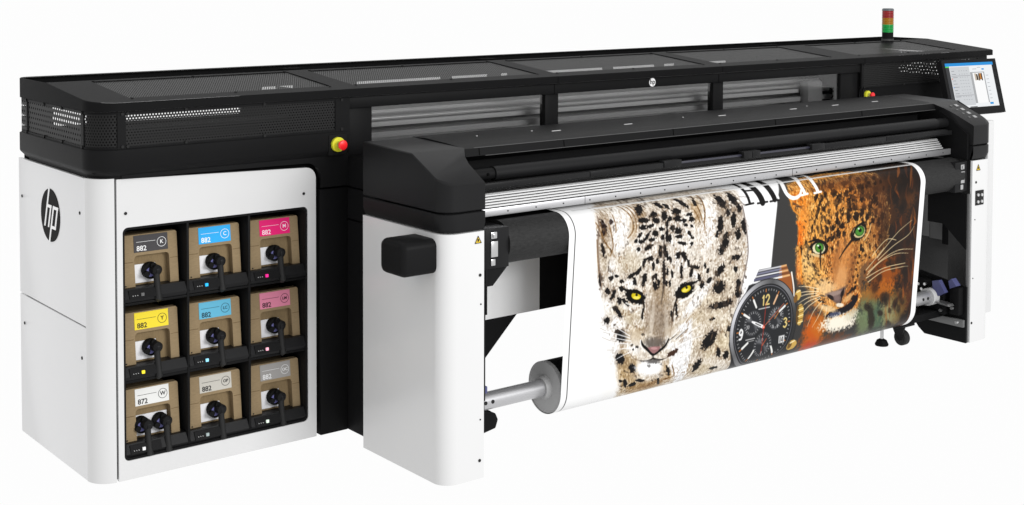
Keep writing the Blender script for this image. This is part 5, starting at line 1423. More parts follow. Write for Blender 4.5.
["E",[60,48,40],0.6,0.9,0.3809527797908494,[993,739,5.0,1.0,0.0,13.5]]
["E",[60,48,40],0.6,0.9,0.5325307889368469,[1006,671,4.5,2.0,-4.0,9.0]]
["E",[60,48,40],0.6,0.9,0.37826511760981996,[1008,803,6.0,3.0,-5.5,7.5]]
["E",[60,48,40],0.6,0.9,0.6478631344830547,[1021,359,6.0,1.0,0.0,6.0]]
["E",[60,48,40],0.6,0.9,0.5610407674423248,[1061,776,4.0,0.0,3.0,9.0]]
["E",[60,48,40],0.6,0.9,0.6927959345004833,[959,268,5.5,1.0,-3.0,10.5]]
["E",[60,48,40],0.6,0.9,0.4987529208914362,[901,337,2.5,0.5,0.5,9.0]]
["E",[140,112,84],0.6,0.9,0.4355657214568288,[885,846,3.5,1.5,-6.0,15.5]]
["E",[140,112,84],0.6,0.9,0.3531678132345813,[1009,498,4.0,0.5,3.0,9.5]]
["E",[140,112,84],0.6,0.9,0.5354028623089229,[975,682,5.5,0.5,3.0,13.0]]
["E",[140,112,84],0.6,0.9,0.5232137295874407,[827,486,4.0,2.0,-9.0,11.0]]
["E",[140,112,84],0.6,0.9,0.25516207997672463,[804,583,5.0,3.5,-6.0,5.0]]
["E",[140,112,84],0.6,0.9,0.5081788175912981,[950,833,10.5,3.5,-1.5,6.5]]
["E",[140,112,84],0.6,0.9,0.3473043156406389,[788,472,9.5,2.5,-1.0,6.5]]
["E",[140,112,84],0.6,0.9,0.5042623730039822,[890,379,3.5,1.5,-10.5,15.0]]
["E",[140,112,84],0.6,0.9,0.5756830963626911,[844,487,7.0,2.0,-2.0,7.5]]
["E",[140,112,84],0.6,0.9,0.38509814836593215,[888,547,10.0,0.5,4.0,13.5]]
["E",[140,112,84],0.6,0.9,0.4526371539578411,[956,375,5.0,3.0,-10.0,11.0]]
["E",[140,112,84],0.6,0.9,0.5212842653522636,[1052,652,6.5,1.5,-2.5,16.0]]
["E",[140,112,84],0.6,0.9,0.31331198322832426,[845,548,5.0,0.5,2.0,12.5]]
["E",[140,112,84],0.6,0.9,0.4845105095608224,[852,626,4.5,3.0,-9.0,7.0]]
["E",[140,112,84],0.6,0.9,0.3706142260249033,[1028,479,5.5,2.5,-3.0,5.0]]
["E",[140,112,84],0.6,0.9,0.5724826052323353,[843,336,4.5,1.0,-1.0,8.0]]
["E",[140,112,84],0.6,0.9,0.36950560248905745,[988,516,5.0,3.0,-5.0,4.5]]
["E",[140,112,84],0.6,0.9,0.37838783772272266,[1031,821,10.0,2.5,0.0,5.0]]
["E",[140,112,84],0.6,0.9,0.2597663765311664,[837,893,5.5,2.0,-4.5,14.0]]
["E",[140,112,84],0.6,0.9,0.25143875297210083,[891,483,3.5,1.5,-3.0,6.0]]
["E",[140,112,84],0.6,0.9,0.3337408750727037,[878,602,6.5,3.0,-3.5,5.5]]
["E",[140,112,84],0.6,0.9,0.4965961846841404,[1015,781,4.5,0.5,0.0,7.5]]
["E",[140,112,84],0.6,0.9,0.364184377342991,[903,581,9.5,2.0,0.0,8.0]]
["E",[140,112,84],0.6,0.9,0.5311563601656939,[827,349,3.5,1.5,-4.5,12.0]]
["E",[140,112,84],0.6,0.9,0.48811596488367337,[1068,546,8.5,1.5,1.5,17.5]]
["E",[140,112,84],0.6,0.9,0.27236092901109565,[1018,973,10.0,5.0,-2.0,8.0]]
["E",[140,112,84],0.6,0.9,0.4189610214024864,[910,586,4.0,1.0,-1.0,10.0]]
["E",[140,112,84],0.6,0.9,0.47947361749732115,[853,427,6.0,0.5,1.5,11.5]]
["E",[140,112,84],0.6,0.9,0.4497495529988531,[837,383,5.5,0.5,1.5,10.5]]
["E",[140,112,84],0.6,0.9,0.3711457083187087,[1001,704,8.5,2.0,-1.0,5.0]]
["E",[140,112,84],0.6,0.9,0.40881812735579653,[804,579,3.0,1.5,-4.0,10.0]]
["E",[140,112,84],0.6,0.9,0.44365784069174635,[872,491,3.0,1.5,-7.0,6.5]]
["E",[140,112,84],0.6,0.9,0.5836767435310113,[877,760,4.5,2.0,-4.5,10.0]]
["E",[140,112,84],0.6,0.9,0.46349297818116486,[902,704,9.5,4.0,-6.5,13.0]]
["E",[140,112,84],0.6,0.9,0.37747560909300454,[906,600,4.5,2.5,-11.5,12.0]]
["E",[140,112,84],0.6,0.9,0.3697435877494132,[1032,371,4.5,1.0,-0.5,11.5]]
["E",[140,112,84],0.6,0.9,0.3244382264272409,[1060,447,4.5,2.0,-3.5,7.0]]
["E",[140,112,84],0.6,0.9,0.4740604906939203,[794,667,6.0,2.0,-2.0,7.0]]
["E",[140,112,84],0.6,0.9,0.3600672821332812,[960,744,6.5,4.5,-13.5,10.5]]
["E",[140,112,84],0.6,0.9,0.48715916675559706,[915,909,5.0,3.0,-7.5,12.0]]
["E",[60,48,40],0.6,0.9,0.5168025221179778,[262,520,2.5,0.0,4.5,13.0]]
["E",[60,48,40],0.6,0.9,0.38470703506568754,[190,320,4.5,-1.0,7.0,11.0]]
["E",[60,48,40],0.6,0.9,0.30884423645951087,[183,281,3.5,-1.5,4.5,5.5]]
["E",[60,48,40],0.6,0.9,0.4818933966529117,[175,466,3.0,0.5,0.0,10.0]]
["E",[60,48,40],0.6,0.9,0.4931289332402941,[185,524,5.0,-1.0,3.0,5.0]]
["E",[60,48,40],0.6,0.9,0.4172819873474799,[234,363,5.0,0.5,1.0,8.0]]
["E",[60,48,40],0.6,0.9,0.4566491938332063,[199,488,5.5,0.0,4.0,15.5]]
["E",[60,48,40],0.6,0.9,0.4383193506367345,[231,444,4.5,-1.5,11.0,14.5]]
["E",[60,48,40],0.6,0.9,0.6752219549724442,[217,304,3.0,0.0,1.0,4.5]]
["E",[60,48,40],0.6,0.9,0.44662135900853833,[244,273,5.0,0.0,1.0,9.5]]
["E",[60,48,40],0.6,0.9,0.29780533553210287,[263,579,2.0,-1.0,10.0,13.0]]
["E",[60,48,40],0.6,0.9,0.29113729439499714,[193,478,5.5,-0.5,3.0,5.5]]
["E",[60,48,40],0.6,0.9,0.6322492190661293,[212,392,3.5,0.5,0.0,8.5]]
["E",[60,48,40],0.6,0.9,0.4435259463152455,[184,357,4.5,1.5,-3.0,13.5]]
["E",[60,48,40],0.6,0.9,0.3249891499697936,[228,417,5.0,-1.5,4.0,6.0]]
["E",[60,48,40],0.6,0.9,0.2880844367554919,[243,315,3.5,-0.5,3.5,5.5]]
["E",[60,48,40],0.6,0.9,0.4825229634677023,[206,272,4.5,-1.0,4.0,7.5]]
["E",[60,48,40],0.6,0.9,0.4099223578088502,[189,311,2.5,0.5,-0.5,5.0]]
["E",[60,48,40],0.6,0.9,0.6442452215522254,[159,280,3.5,-1.0,10.5,16.5]]
["E",[60,48,40],0.6,0.9,0.5112324534283367,[204,367,4.5,-2.0,7.5,8.5]]
["E",[60,48,40],0.6,0.9,0.6976031300288777,[226,444,3.5,1.0,-1.0,16.0]]
["E",[60,48,40],0.6,0.9,0.35091553916322815,[211,516,4.0,-1.5,5.5,6.0]]
["E",[60,48,40],0.6,0.9,0.4959831376049884,[168,244,3.5,-0.5,2.5,13.0]]
["E",[60,48,40],0.6,0.9,0.6202477227369115,[154,289,5.5,0.0,1.5,4.5]]
["E",[60,48,40],0.6,0.9,0.6024369102498814,[242,486,3.5,1.0,-0.5,14.5]]
["E",[60,48,40],0.6,0.9,0.38520638270366964,[247,262,6.0,0.5,-1.0,9.0]]
["E",[60,48,40],0.6,0.9,0.37295480089054883,[399,542,5.0,2.0,-2.5,4.0]]
["E",[60,48,40],0.6,0.9,0.34051751571894906,[362,710,4.0,2.0,-3.0,6.5]]
["E",[60,48,40],0.6,0.9,0.3160820014542957,[403,609,2.5,1.5,-4.5,3.5]]
["E",[60,48,40],0.6,0.9,0.2914586852059343,[375,654,5.5,1.5,-0.5,4.5]]
["E",[60,48,40],0.6,0.9,0.35573943780529,[295,616,2.5,1.0,-3.5,5.5]]
["E",[60,48,40],0.6,0.9,0.5114880723660205,[340,738,3.5,1.0,-3.5,8.0]]
["E",[60,48,40],0.6,0.9,0.3869580194424814,[256,732,4.0,2.0,-3.0,9.0]]
["E",[60,48,40],0.6,0.9,0.35600119439756345,[361,571,2.0,2.5,-8.0,3.5]]
["E",[60,48,40],0.6,0.9,0.376122115313864,[261,595,5.5,4.0,-3.5,3.0]]
["E",[60,48,40],0.6,0.9,0.4663041689443391,[349,577,4.0,3.5,-8.5,4.5]]
["E",[60,48,40],0.6,0.9,0.40315774289536876,[327,651,2.5,1.5,-6.5,5.5]]
["E",[60,48,40],0.6,0.9,0.44619456064194785,[357,623,3.5,2.5,-3.5,3.5]]
["E",[60,48,40],0.6,0.9,0.45404579147440505,[321,533,4.5,3.0,-4.5,4.5]]
["E",[60,48,40],0.6,0.9,0.35266716918189867,[406,571,3.5,2.5,-8.0,6.0]]
["E",[60,48,40],0.6,0.9,0.5964255914319032,[381,753,4.0,1.0,-2.0,8.5]]
["E",[60,48,40],0.6,0.9,0.5385412845107119,[319,577,4.0,4.0,-7.5,3.5]]
["E",[60,48,40],0.6,0.9,0.49618959369714133,[385,648,5.0,5.0,-4.0,2.0]]
["E",[60,48,40],0.6,0.9,0.3105563570265647,[281,697,3.0,3.0,-6.5,3.5]]
["E",[60,48,40],0.6,0.9,0.4166710483703411,[284,661,2.0,1.5,-6.0,4.0]]
["E",[60,48,40],0.6,0.9,0.5660482390497639,[279,695,5.5,3.5,-5.5,6.0]]
["E",[60,48,40],0.6,0.9,0.36448352235476084,[379,567,4.0,0.5,-0.5,4.5]]
["E",[60,48,40],0.6,0.9,0.5457119116595264,[404,722,3.0,1.0,-2.0,4.0]]
["E",[60,48,40],0.6,0.9,0.466515521361722,[355,729,2.5,1.0,-2.5,9.0]]
["E",[60,48,40],0.6,0.9,0.24553264032271038,[405,699,3.0,1.5,-4.0,6.5]]
["E",[60,48,40],0.6,0.9,0.4901475715298208,[291,590,4.5,3.0,-3.5,3.5]]
["E",[60,48,40],0.6,0.9,0.28176860133627796,[256,545,5.5,1.5,-1.0,6.0]]
["E",[60,48,40],0.6,0.9,0.44824627427634994,[871,634,2.5,2.5,-6.5,3.0]]
["E",[60,48,40],0.6,0.9,0.4283053783157808,[833,560,3.5,1.0,-1.0,8.0]]
["E",[60,48,40],0.6,0.9,0.5307460502637104,[796,681,3.5,1.5,-4.5,7.5]]
["E",[60,48,40],0.6,0.9,0.5079717254589475,[781,647,3.5,1.0,-2.5,9.0]]
["E",[60,48,40],0.6,0.9,0.34791795973166484,[776,688,3.5,3.0,-8.5,5.0]]
["E",[60,48,40],0.6,0.9,0.31282659711551897,[840,627,4.0,1.5,-2.0,4.5]]
["E",[60,48,40],0.6,0.9,0.30075718354427916,[802,719,3.0,1.5,-8.0,8.0]]
["E",[60,48,40],0.6,0.9,0.33271785351397615,[777,490,5.5,2.0,-2.5,6.0]]
["E",[60,48,40],0.6,0.9,0.5158510903198096,[858,699,4.5,1.0,-0.5,9.5]]
["E",[60,48,40],0.6,0.9,0.33347737503545805,[734,547,3.5,2.0,-7.5,8.0]]
["E",[60,48,40],0.6,0.9,0.33937526521263267,[873,729,2.5,1.0,-5.0,9.0]]
["E",[60,48,40],0.6,0.9,0.5422309058675652,[790,542,3.0,3.0,-10.0,5.5]]
["E",[60,48,40],0.6,0.9,0.5492179567290425,[874,575,4.5,3.0,-8.0,8.0]]
["E",[60,48,40],0.6,0.9,0.5466200159699995,[733,574,4.0,1.0,-2.0,10.0]]
["E",[60,48,40],0.6,0.9,0.2475670714765061,[752,551,2.5,1.5,-6.5,5.5]]
["E",[60,48,40],0.6,0.9,0.48770766161429413,[752,628,4.5,1.5,-2.5,11.0]]
["E",[60,48,40],0.6,0.9,0.50369682908684,[843,676,3.0,0.5,0.5,9.0]]
["E",[60,48,40],0.6,0.9,0.3961105838533811,[879,715,2.5,1.0,-4.0,6.0]]
["E",[60,48,40],0.6,0.9,0.4073985310531801,[747,666,3.5,0.5,-0.5,9.5]]
["E",[60,48,40],0.6,0.9,0.30143582317946943,[733,472,3.5,2.0,-5.5,5.0]]
["E",[60,48,40],0.6,0.9,0.3715956661509388,[776,468,3.0,1.5,-5.0,7.0]]
["E",[60,48,40],0.6,0.9,0.39323877600804175,[845,491,3.5,3.5,-6.0,3.5]]
["E",[60,48,40],0.6,0.9,0.22353333462425784,[788,623,5.0,2.0,-5.5,12.0]]
["E",[60,48,40],0.6,0.9,0.395254594416482,[755,675,4.5,1.5,-1.5,11.0]]
["E",[60,48,40],0.6,0.9,0.5905912804788506,[324,873,2.5,-2.0,9.5,7.0]]
["E",[60,48,40],0.6,0.9,0.6183410685769869,[333,922,0.0,-2.0,6.5,2.0]]
["E",[60,48,40],0.6,0.9,0.48148578936462705,[428,951,5.0,-2.0,7.5,8.0]]
["E",[60,48,40],0.6,0.9,0.36072977658971384,[543,1075,4.0,-2.0,4.5,4.0]]
["E",[60,48,40],0.6,0.9,0.4358192478533959,[440,944,2.0,-3.0,7.0,4.0]]
["E",[60,48,40],0.6,0.9,0.41589873141999056,[347,994,0.5,-2.0,10.0,6.5]]
["E",[60,48,40],0.6,0.9,0.34982291246019565,[388,883,2.0,-2.5,6.5,3.5]]
["E",[60,48,40],0.6,0.9,0.2627603171628296,[575,979,1.5,-1.0,7.0,6.5]]
["E",[60,48,40],0.6,0.9,0.37745751769706537,[560,1075,-1.0,-6.0,7.5,3.5]]
["E",[60,48,40],0.6,0.9,0.5539747530551544,[530,988,1.0,-3.5,9.5,6.0]]
["E",[60,48,40],0.6,0.9,0.42595239037582305,[331,872,2.5,-1.5,5.0,4.5]]
["E",[60,48,40],0.6,0.9,0.6437989944805806,[610,971,-0.5,-3.5,10.5,3.5]]
["E",[60,48,40],0.6,0.9,0.5104854369173111,[598,957,3.0,-2.0,9.0,7.5]]
["E",[60,48,40],0.6,0.9,0.6216533611164913,[344,980,1.0,-2.0,9.5,6.0]]
["E",[60,48,40],0.6,0.9,0.2621758713668569,[527,895,4.0,-4.5,9.0,5.5]]
["E",[60,48,40],0.6,0.9,0.28923275908282176,[567,966,5.0,-2.5,9.5,9.0]]
["E",[60,48,40],0.6,0.9,0.43038263278047817,[584,973,2.0,-4.5,8.0,4.5]]
["E",[60,48,40],0.6,0.9,0.5852667041034294,[355,911,0.5,-4.5,5.5,1.5]]
["E",[60,48,40],0.6,0.9,0.6320065321369518,[548,985,0.0,-2.5,6.5,3.0]]
["E",[60,48,40],0.6,0.9,0.587311206903287,[551,1068,4.5,1.5,6.0,3.5]]
["E",[60,48,40],0.6,0.9,0.4072354457386838,[378,1009,-0.5,-5.5,6.5,4.5]]
["E",[60,48,40],0.6,0.9,0.5636489976783866,[587,1075,-4.0,-9.5,10.0,5.5]]
["E",[60,48,40],0.6,0.9,0.39504435607095484,[360,979,0.0,-2.5,10.0,4.0]]
["E",[60,48,40],0.6,0.9,0.4839658024879895,[371,919,2.0,-4.0,8.0,4.0]]
["E",[60,48,40],0.6,0.9,0.29840659221353016,[618,709,3.5,1.5,-2.0,3.5]]
["E",[60,48,40],0.6,0.9,0.2771167231836269,[589,679,3.0,0.5,0.0,5.5]]
["E",[60,48,40],0.6,0.9,0.3852900856701498,[483,781,3.0,0.5,1.0,5.5]]
["E",[60,48,40],0.6,0.9,0.2693964835693473,[576,828,5.0,0.5,0.5,4.5]]
["E",[60,48,40],0.6,0.9,0.40954197425829736,[597,653,2.5,-0.5,3.5,6.0]]
["E",[60,48,40],0.6,0.9,0.4294188283908231,[571,740,2.5,1.5,-1.5,2.5]]
["E",[60,48,40],0.6,0.9,0.36049141527172246,[607,654,4.0,0.0,1.5,3.5]]
["E",[60,48,40],0.6,0.9,0.4771807231799454,[571,653,4.0,2.0,-2.0,4.0]]
["E",[60,48,40],0.6,0.9,0.4572840396255831,[590,705,4.5,0.0,2.0,5.5]]
["E",[60,48,40],0.6,0.9,0.27606987655409365,[595,686,2.5,0.0,0.0,3.0]]
["E",[60,48,40],0.6,0.9,0.28551452709798764,[515,671,2.0,0.0,1.5,4.5]]
["E",[60,48,40],0.6,0.9,0.45642093449287696,[517,723,4.5,1.5,-1.5,3.0]]
["E",[60,48,40],0.6,0.9,0.4757799556610882,[578,740,4.0,1.0,-0.5,5.0]]
["E",[60,48,40],0.6,0.9,0.43618490221173545,[604,686,2.0,0.0,1.5,6.5]]
["E",[60,48,40],0.6,0.9,0.3516936300785609,[508,710,2.5,1.5,-2.5,4.5]]
["E",[60,48,40],0.6,0.9,0.48214750720549715,[567,699,2.5,-0.5,3.0,6.5]]
["E",[60,48,40],0.6,0.9,0.23591650246523269,[579,644,5.0,0.5,0.0,3.0]]
["E",[60,48,40],0.6,0.9,0.2203635747896029,[645,703,4.5,1.0,-0.5,3.0]]
["E",[60,48,40],0.6,0.9,0.4354463702136733,[473,729,4.5,1.5,-1.5,4.5]]
["E",[60,48,40],0.6,0.9,0.3062701820117033,[554,642,3.5,0.5,0.0,3.5]]
["E",[60,48,40],0.6,0.9,0.22360818168555477,[552,666,4.0,0.5,0.0,4.5]]
["E",[60,48,40],0.6,0.9,0.29006479737772556,[556,739,4.5,-0.5,2.5,5.0]]
["E",[60,48,40],0.6,0.9,0.4776019412757428,[530,764,4.5,2.0,-2.5,5.5]]
["E",[60,48,40],0.6,0.9,0.405716078515537,[631,828,2.0,0.5,0.0,4.5]]
["E",[60,48,40],0.6,0.9,0.4878424068832533,[580,754,5.0,0.5,0.0,3.0]]
["E",[60,48,40],0.6,0.9,0.2095884929950177,[466,635,4.0,-0.5,3.5,6.5]]
["E",[60,48,40],0.6,0.9,0.44234208185163293,[621,776,3.5,1.5,-1.5,4.5]]
["E",[60,48,40],0.6,0.9,0.32228763628880025,[459,626,4.0,1.5,-2.0,5.5]]
["E",[60,48,40],0.6,0.9,0.37569086932322027,[524,692,1.5,0.0,1.5,5.5]]
["E",[60,48,40],0.6,0.9,0.46456023249223244,[559,695,4.0,0.0,1.5,4.5]]
["E",[60,48,40],0.6,0.9,0.2998649452287492,[492,647,2.5,1.0,-1.0,4.0]]
["E",[60,48,40],0.6,0.9,0.46310210456479073,[512,752,2.5,0.0,1.5,4.5]]
["E",[60,48,40],0.6,0.9,0.40223832510662255,[495,664,3.0,1.0,-1.0,4.0]]
["E",[60,48,40],0.6,0.9,0.2653514706602405,[612,745,2.0,0.0,2.5,5.5]]
["E",[60,48,40],0.6,0.9,0.49713590331824364,[550,826,2.5,1.0,-1.5,3.5]]
["E",[60,48,40],0.6,0.9,0.43712943019031747,[530,650,4.5,0.0,1.5,6.0]]
["E",[60,48,40],0.6,0.9,0.4455011872467345,[532,681,3.5,0.5,0.5,5.5]]
["E",[60,48,40],0.6,0.9,0.2430403129778313,[469,714,2.5,1.5,-1.5,2.5]]
["E",[60,48,40],0.6,0.9,0.4792196887797149,[509,797,4.5,0.5,1.5,6.5]]
["E",[60,48,40],0.6,0.9,0.40346345581929954,[495,761,4.5,-0.5,2.0,3.5]]
["E",[140,112,84],0.6,0.9,0.3304600206612108,[727,408,5.0,0.0,2.0,7.0]]
["E",[140,112,84],0.6,0.9,0.3006849343457442,[506,434,2.0,0.0,1.5,5.0]]
["E",[140,112,84],0.6,0.9,0.5184356843369586,[510,245,2.0,0.5,-2.5,6.5]]
["E",[140,112,84],0.6,0.9,0.3122108869783551,[677,351,4.5,-0.5,1.5,4.5]]
["E",[140,112,84],0.6,0.9,0.4187750542763232,[515,390,4.5,-0.5,3.0,6.5]]
["E",[140,112,84],0.6,0.9,0.5333035497284759,[600,282,4.0,0.5,0.5,9.5]]
["E",[140,112,84],0.6,0.9,0.2902612832511888,[707,338,2.5,1.0,-4.5,8.0]]
["E",[140,112,84],0.6,0.9,0.5892823952845546,[675,318,2.0,0.0,2.5,5.0]]
["E",[140,112,84],0.6,0.9,0.5541754186639177,[501,198,2.5,0.0,-7.0,10.5]]
["E",[140,112,84],0.6,0.9,0.38944308456875626,[566,251,2.0,-0.5,1.5,5.0]]
["E",[140,112,84],0.6,0.9,0.429761464896353,[620,304,3.5,0.0,2.5,7.5]]
["E",[140,112,84],0.6,0.9,0.41962222917934877,[724,370,3.0,0.0,1.0,7.0]]
["E",[140,112,84],0.6,0.9,0.3482989997916835,[728,281,4.5,2.0,-4.0,8.0]]
["E",[140,112,84],0.6,0.9,0.37874931836931547,[593,457,3.0,1.0,-1.0,4.5]]
["E",[140,112,84],0.6,0.9,0.5686679731409657,[609,249,4.5,-1.0,1.5,5.0]]
["E",[140,112,84],0.6,0.9,0.4391558227535989,[525,341,3.5,0.5,0.5,9.5]]
["E",[140,112,84],0.6,0.9,0.4741474573587751,[400,310,2.5,0.5,-0.5,7.0]]
["E",[140,112,84],0.6,0.9,0.39765128110476533,[431,314,3.0,1.0,-3.0,6.0]]
["E",[140,112,84],0.6,0.9,0.6151395600849401,[567,226,3.5,1.5,-4.5,4.5]]
["E",[140,112,84],0.6,0.9,0.6772711662235463,[498,424,3.5,0.5,0.0,6.0]]
["E",[140,112,84],0.6,0.9,0.4238430095393553,[575,327,2.5,0.0,0.5,9.0]]
["E",[140,112,84],0.6,0.9,0.6651851692328985,[470,248,3.5,1.5,-6.5,7.0]]
["E",[140,112,84],0.6,0.9,0.3540137771473054,[654,417,4.0,1.0,-2.5,8.0]]
["E",[140,112,84],0.6,0.9,0.49496153396611103,[692,295,2.0,-0.5,6.0,9.0]]
["E",[140,112,84],0.6,0.9,0.5505968867502988,[528,400,3.5,1.5,-4.0,8.0]]
["E",[140,112,84],0.6,0.9,0.41046465759556894,[425,356,2.0,1.0,-3.5,8.5]]
["E",[140,112,84],0.6,0.9,0.3326164164738186,[469,368,4.0,1.0,-0.5,9.5]]
["E",[140,112,84],0.6,0.9,0.6469086448926682,[669,230,4.0,1.0,-6.5,8.0]]
["E",[140,112,84],0.6,0.9,0.4284218728274763,[614,449,3.5,0.5,1.5,6.5]]
["E",[140,112,84],0.6,0.9,0.6056157442139806,[416,229,4.0,0.5,-3.0,4.5]]
["E",[140,112,84],0.6,0.9,0.5520926352745746,[652,345,2.5,-0.5,2.5,5.5]]
["E",[140,112,84],0.6,0.9,0.40202682140321094,[658,455,3.0,1.0,-4.0,8.5]]
["E",[140,112,84],0.6,0.9,0.3973047883164198,[751,383,5.0,0.0,2.5,9.0]]
["E",[140,112,84],0.6,0.9,0.47867254017112776,[587,330,2.0,0.0,0.5,9.0]]
["E",[140,112,84],0.6,0.9,0.41755087768502736,[759,708,2.5,1.0,-5.5,12.0]]
["E",[140,112,84],0.6,0.9,0.548634840423096,[653,651,2.0,2.5,-14.0,4.5]]
["E",[140,112,84],0.6,0.9,0.33121920183539083,[711,733,1.5,2.0,-14.0,4.0]]
["E",[140,112,84],0.6,0.9,0.6741107595712599,[719,792,3.5,2.5,-11.5,8.0]]
["E",[140,112,84],0.6,0.9,0.3595362356035954,[783,712,3.0,2.0,-14.0,13.0]]
["E",[140,112,84],0.6,0.9,0.5822503515001798,[758,668,2.5,1.0,-6.5,11.0]]
["E",[140,112,84],0.6,0.9,0.4717856605761795,[757,722,3.0,3.0,-13.0,8.0]]
["E",[140,112,84],0.6,0.9,0.3035568399068928,[708,671,2.5,2.0,-19.5,7.5]]
["E",[140,112,84],0.6,0.9,0.45875260225871983,[657,696,4.0,1.5,-3.5,10.5]]
["E",[140,112,84],0.6,0.9,0.538580479411172,[741,807,2.5,2.0,-13.0,8.5]]
["E",[140,112,84],0.6,0.9,0.28706856877302767,[661,787,2.0,1.5,-5.0,5.5]]
["E",[140,112,84],0.6,0.9,0.6378824966507618,[659,722,2.0,2.5,-9.0,3.0]]
["E",[140,112,84],0.6,0.9,0.4077499533387416,[725,773,3.0,1.0,-5.5,16.5]]
["E",[140,112,84],0.6,0.9,0.652560372803099,[690,824,3.0,2.0,-7.0,9.0]]
["E",[140,112,84],0.6,0.9,0.46347806934995106,[694,809,4.0,2.0,-7.0,9.5]]
["E",[140,112,84],0.6,0.9,0.6045554905936115,[715,715,3.5,2.0,-6.0,9.5]]
["E",[140,112,84],0.6,0.9,0.6571586036078646,[718,748,4.5,2.0,-7.0,9.5]]
["E",[140,112,84],0.6,0.9,0.4044279893940535,[804,826,2.0,2.0,-14.0,7.5]]
["E",[140,112,84],0.6,0.9,0.5544313258330105,[768,855,4.0,2.5,-10.0,10.5]]
["E",[140,112,84],0.6,0.9,0.5789032991555925,[689,804,3.0,1.5,-10.0,14.5]]
["E",[140,112,84],0.6,0.9,0.3727794918626499,[326,695,3.5,-1.0,6.0,9.5]]
["E",[140,112,84],0.6,0.9,0.5248519441610449,[385,799,1.5,-1.0,18.5,13.5]]
["E",[140,112,84],0.6,0.9,0.5999142094154667,[441,783,3.0,0.0,7.0,14.0]]
["E",[140,112,84],0.6,0.9,0.5086086123137978,[428,738,2.5,-0.5,9.5,15.0]]
["E",[140,112,84],0.6,0.9,0.6791449134725173,[455,669,4.0,-0.5,5.0,10.5]]
["E",[140,112,84],0.6,0.9,0.5426939342411767,[363,726,2.0,-1.5,12.0,10.5]]
["E",[140,112,84],0.6,0.9,0.3409882964283391,[449,755,2.0,-0.5,13.0,15.5]]
["E",[140,112,84],0.6,0.9,0.6804596223078528,[407,715,3.0,-0.5,12.0,17.5]]
["E",[140,112,84],0.6,0.9,0.569888801817948,[376,759,2.0,0.0,5.0,10.0]]
["E",[140,112,84],0.6,0.9,0.290146512289269,[436,707,2.0,-0.5,7.5,10.5]]
["E",[140,112,84],0.6,0.9,0.6720921253915957,[378,743,2.0,0.0,3.5,10.5]]
["E",[140,112,84],0.6,0.9,0.5903784704234141,[355,661,2.0,0.0,3.5,8.0]]
["E",[140,112,84],0.6,0.9,0.6410028521632554,[361,713,3.5,-0.5,2.5,7.5]]
["E",[140,112,84],0.6,0.9,0.371726964378499,[356,747,4.0,0.0,3.5,11.0]]
["E",[140,112,84],0.6,0.9,0.5359004450754088,[387,688,3.0,-1.0,10.5,16.0]]
["E",[140,112,84],0.6,0.9,0.6849833655888076,[456,684,2.0,-1.0,14.0,11.0]]
["E",[60,48,40],0.6,0.9,0.44341348865671043,[486,147,-17.5,39.5,-13.5,9.5]]
["E",[60,48,40],0.6,0.9,0.5078514585035645,[398,74,-37.5,69.0,-10.0,8.0]]
["E",[60,48,40],0.6,0.9,0.4495807304681105,[429,95,14.0,5.0,-16.0,18.0]]
["E",[60,48,40],0.6,0.9,0.23460188072812738,[262,117,18.0,10.0,-14.0,16.0]]
["E",[60,48,40],0.6,0.9,0.25360875634710456,[460,190,27.0,3.0,-5.0,7.0]]
["E",[60,48,40],0.6,0.9,0.44951460625198264,[259,78,-10.5,28.5,-10.5,9.5]]
["E",[60,48,40],0.6,0.9,0.33879999981187914,[470,145,5.0,16.0,-12.5,11.5]]
["E",[60,48,40],0.6,0.9,0.4153685198492716,[453,91,3.0,18.0,-8.5,8.0]]
["E",[60,48,40],0.6,0.9,0.322922682984611,[493,68,-12.5,51.0,-14.0,13.5]]
["E",[60,48,40],0.6,0.9,0.385156260286123,[944,237,22.5,14.5,-5.0,3.5]]
["E",[60,48,40],0.6,0.9,0.39590596667830197,[543,158,4.0,23.5,-8.5,7.5]]
["E",[60,48,40],0.6,0.9,0.23051220881797563,[847,234,17.5,4.5,-1.5,2.5]]
["E",[60,48,40],0.6,0.9,0.49592003966708903,[861,222,10.0,11.5,-4.0,2.0]]
["E",[60,48,40],0.6,0.9,0.4024470039812946,[756,213,27.5,11.0,-4.0,4.0]]
["E",[60,48,40],0.6,0.9,0.30148561154556075,[934,247,41.5,3.5,-1.5,5.5]]
["E",[60,48,40],0.6,0.9,0.3905471508781237,[1030,237,17.0,15.5,-4.0,2.5]]
["E",[60,48,40],0.6,0.9,0.3485399534248351,[1061,217,42.0,6.5,-2.0,2.5]]
["E",[60,48,40],0.6,0.9,0.47157815195910147,[743,175,16.0,15.0,-9.5,8.0]]
["E",[60,48,40],0.6,0.9,0.44248100709027766,[678,197,4.5,11.5,-5.5,3.0]]
["E",[60,48,40],0.6,0.9,0.42841931248327475,[410,106,-12.5,41.5,-11.5,11.5]]
["E",[60,48,40],0.6,0.9,0.4714236644109112,[313,9,29.5,3.5,-2.5,5.5]]
["E",[60,48,40],0.6,0.9,0.3065450521716732,[445,186,12.0,16.5,-4.0,3.0]]
["E",[60,48,40],0.6,0.9,0.4832976386409697,[875,229,35.5,2.5,-1.5,2.5]]
["E",[60,48,40],0.6,0.9,0.5361581538980051,[403,37,-3.0,16.5,-10.0,10.0]]
["E",[60,48,40],0.6,0.9,0.42300738410810207,[501,111,-18.0,54.5,-10.5,9.0]]
["E",[60,48,40],0.6,0.9,0.3032564297164344,[1010,209,13.0,17.5,-5.5,3.0]]
["E",[60,48,40],0.6,0.9,0.31203463702834544,[803,190,22.0,7.0,-7.0,7.5]]
["E",[60,48,40],0.6,0.9,0.31567243023822406,[975,237,14.0,3.0,-2.0,3.0]]
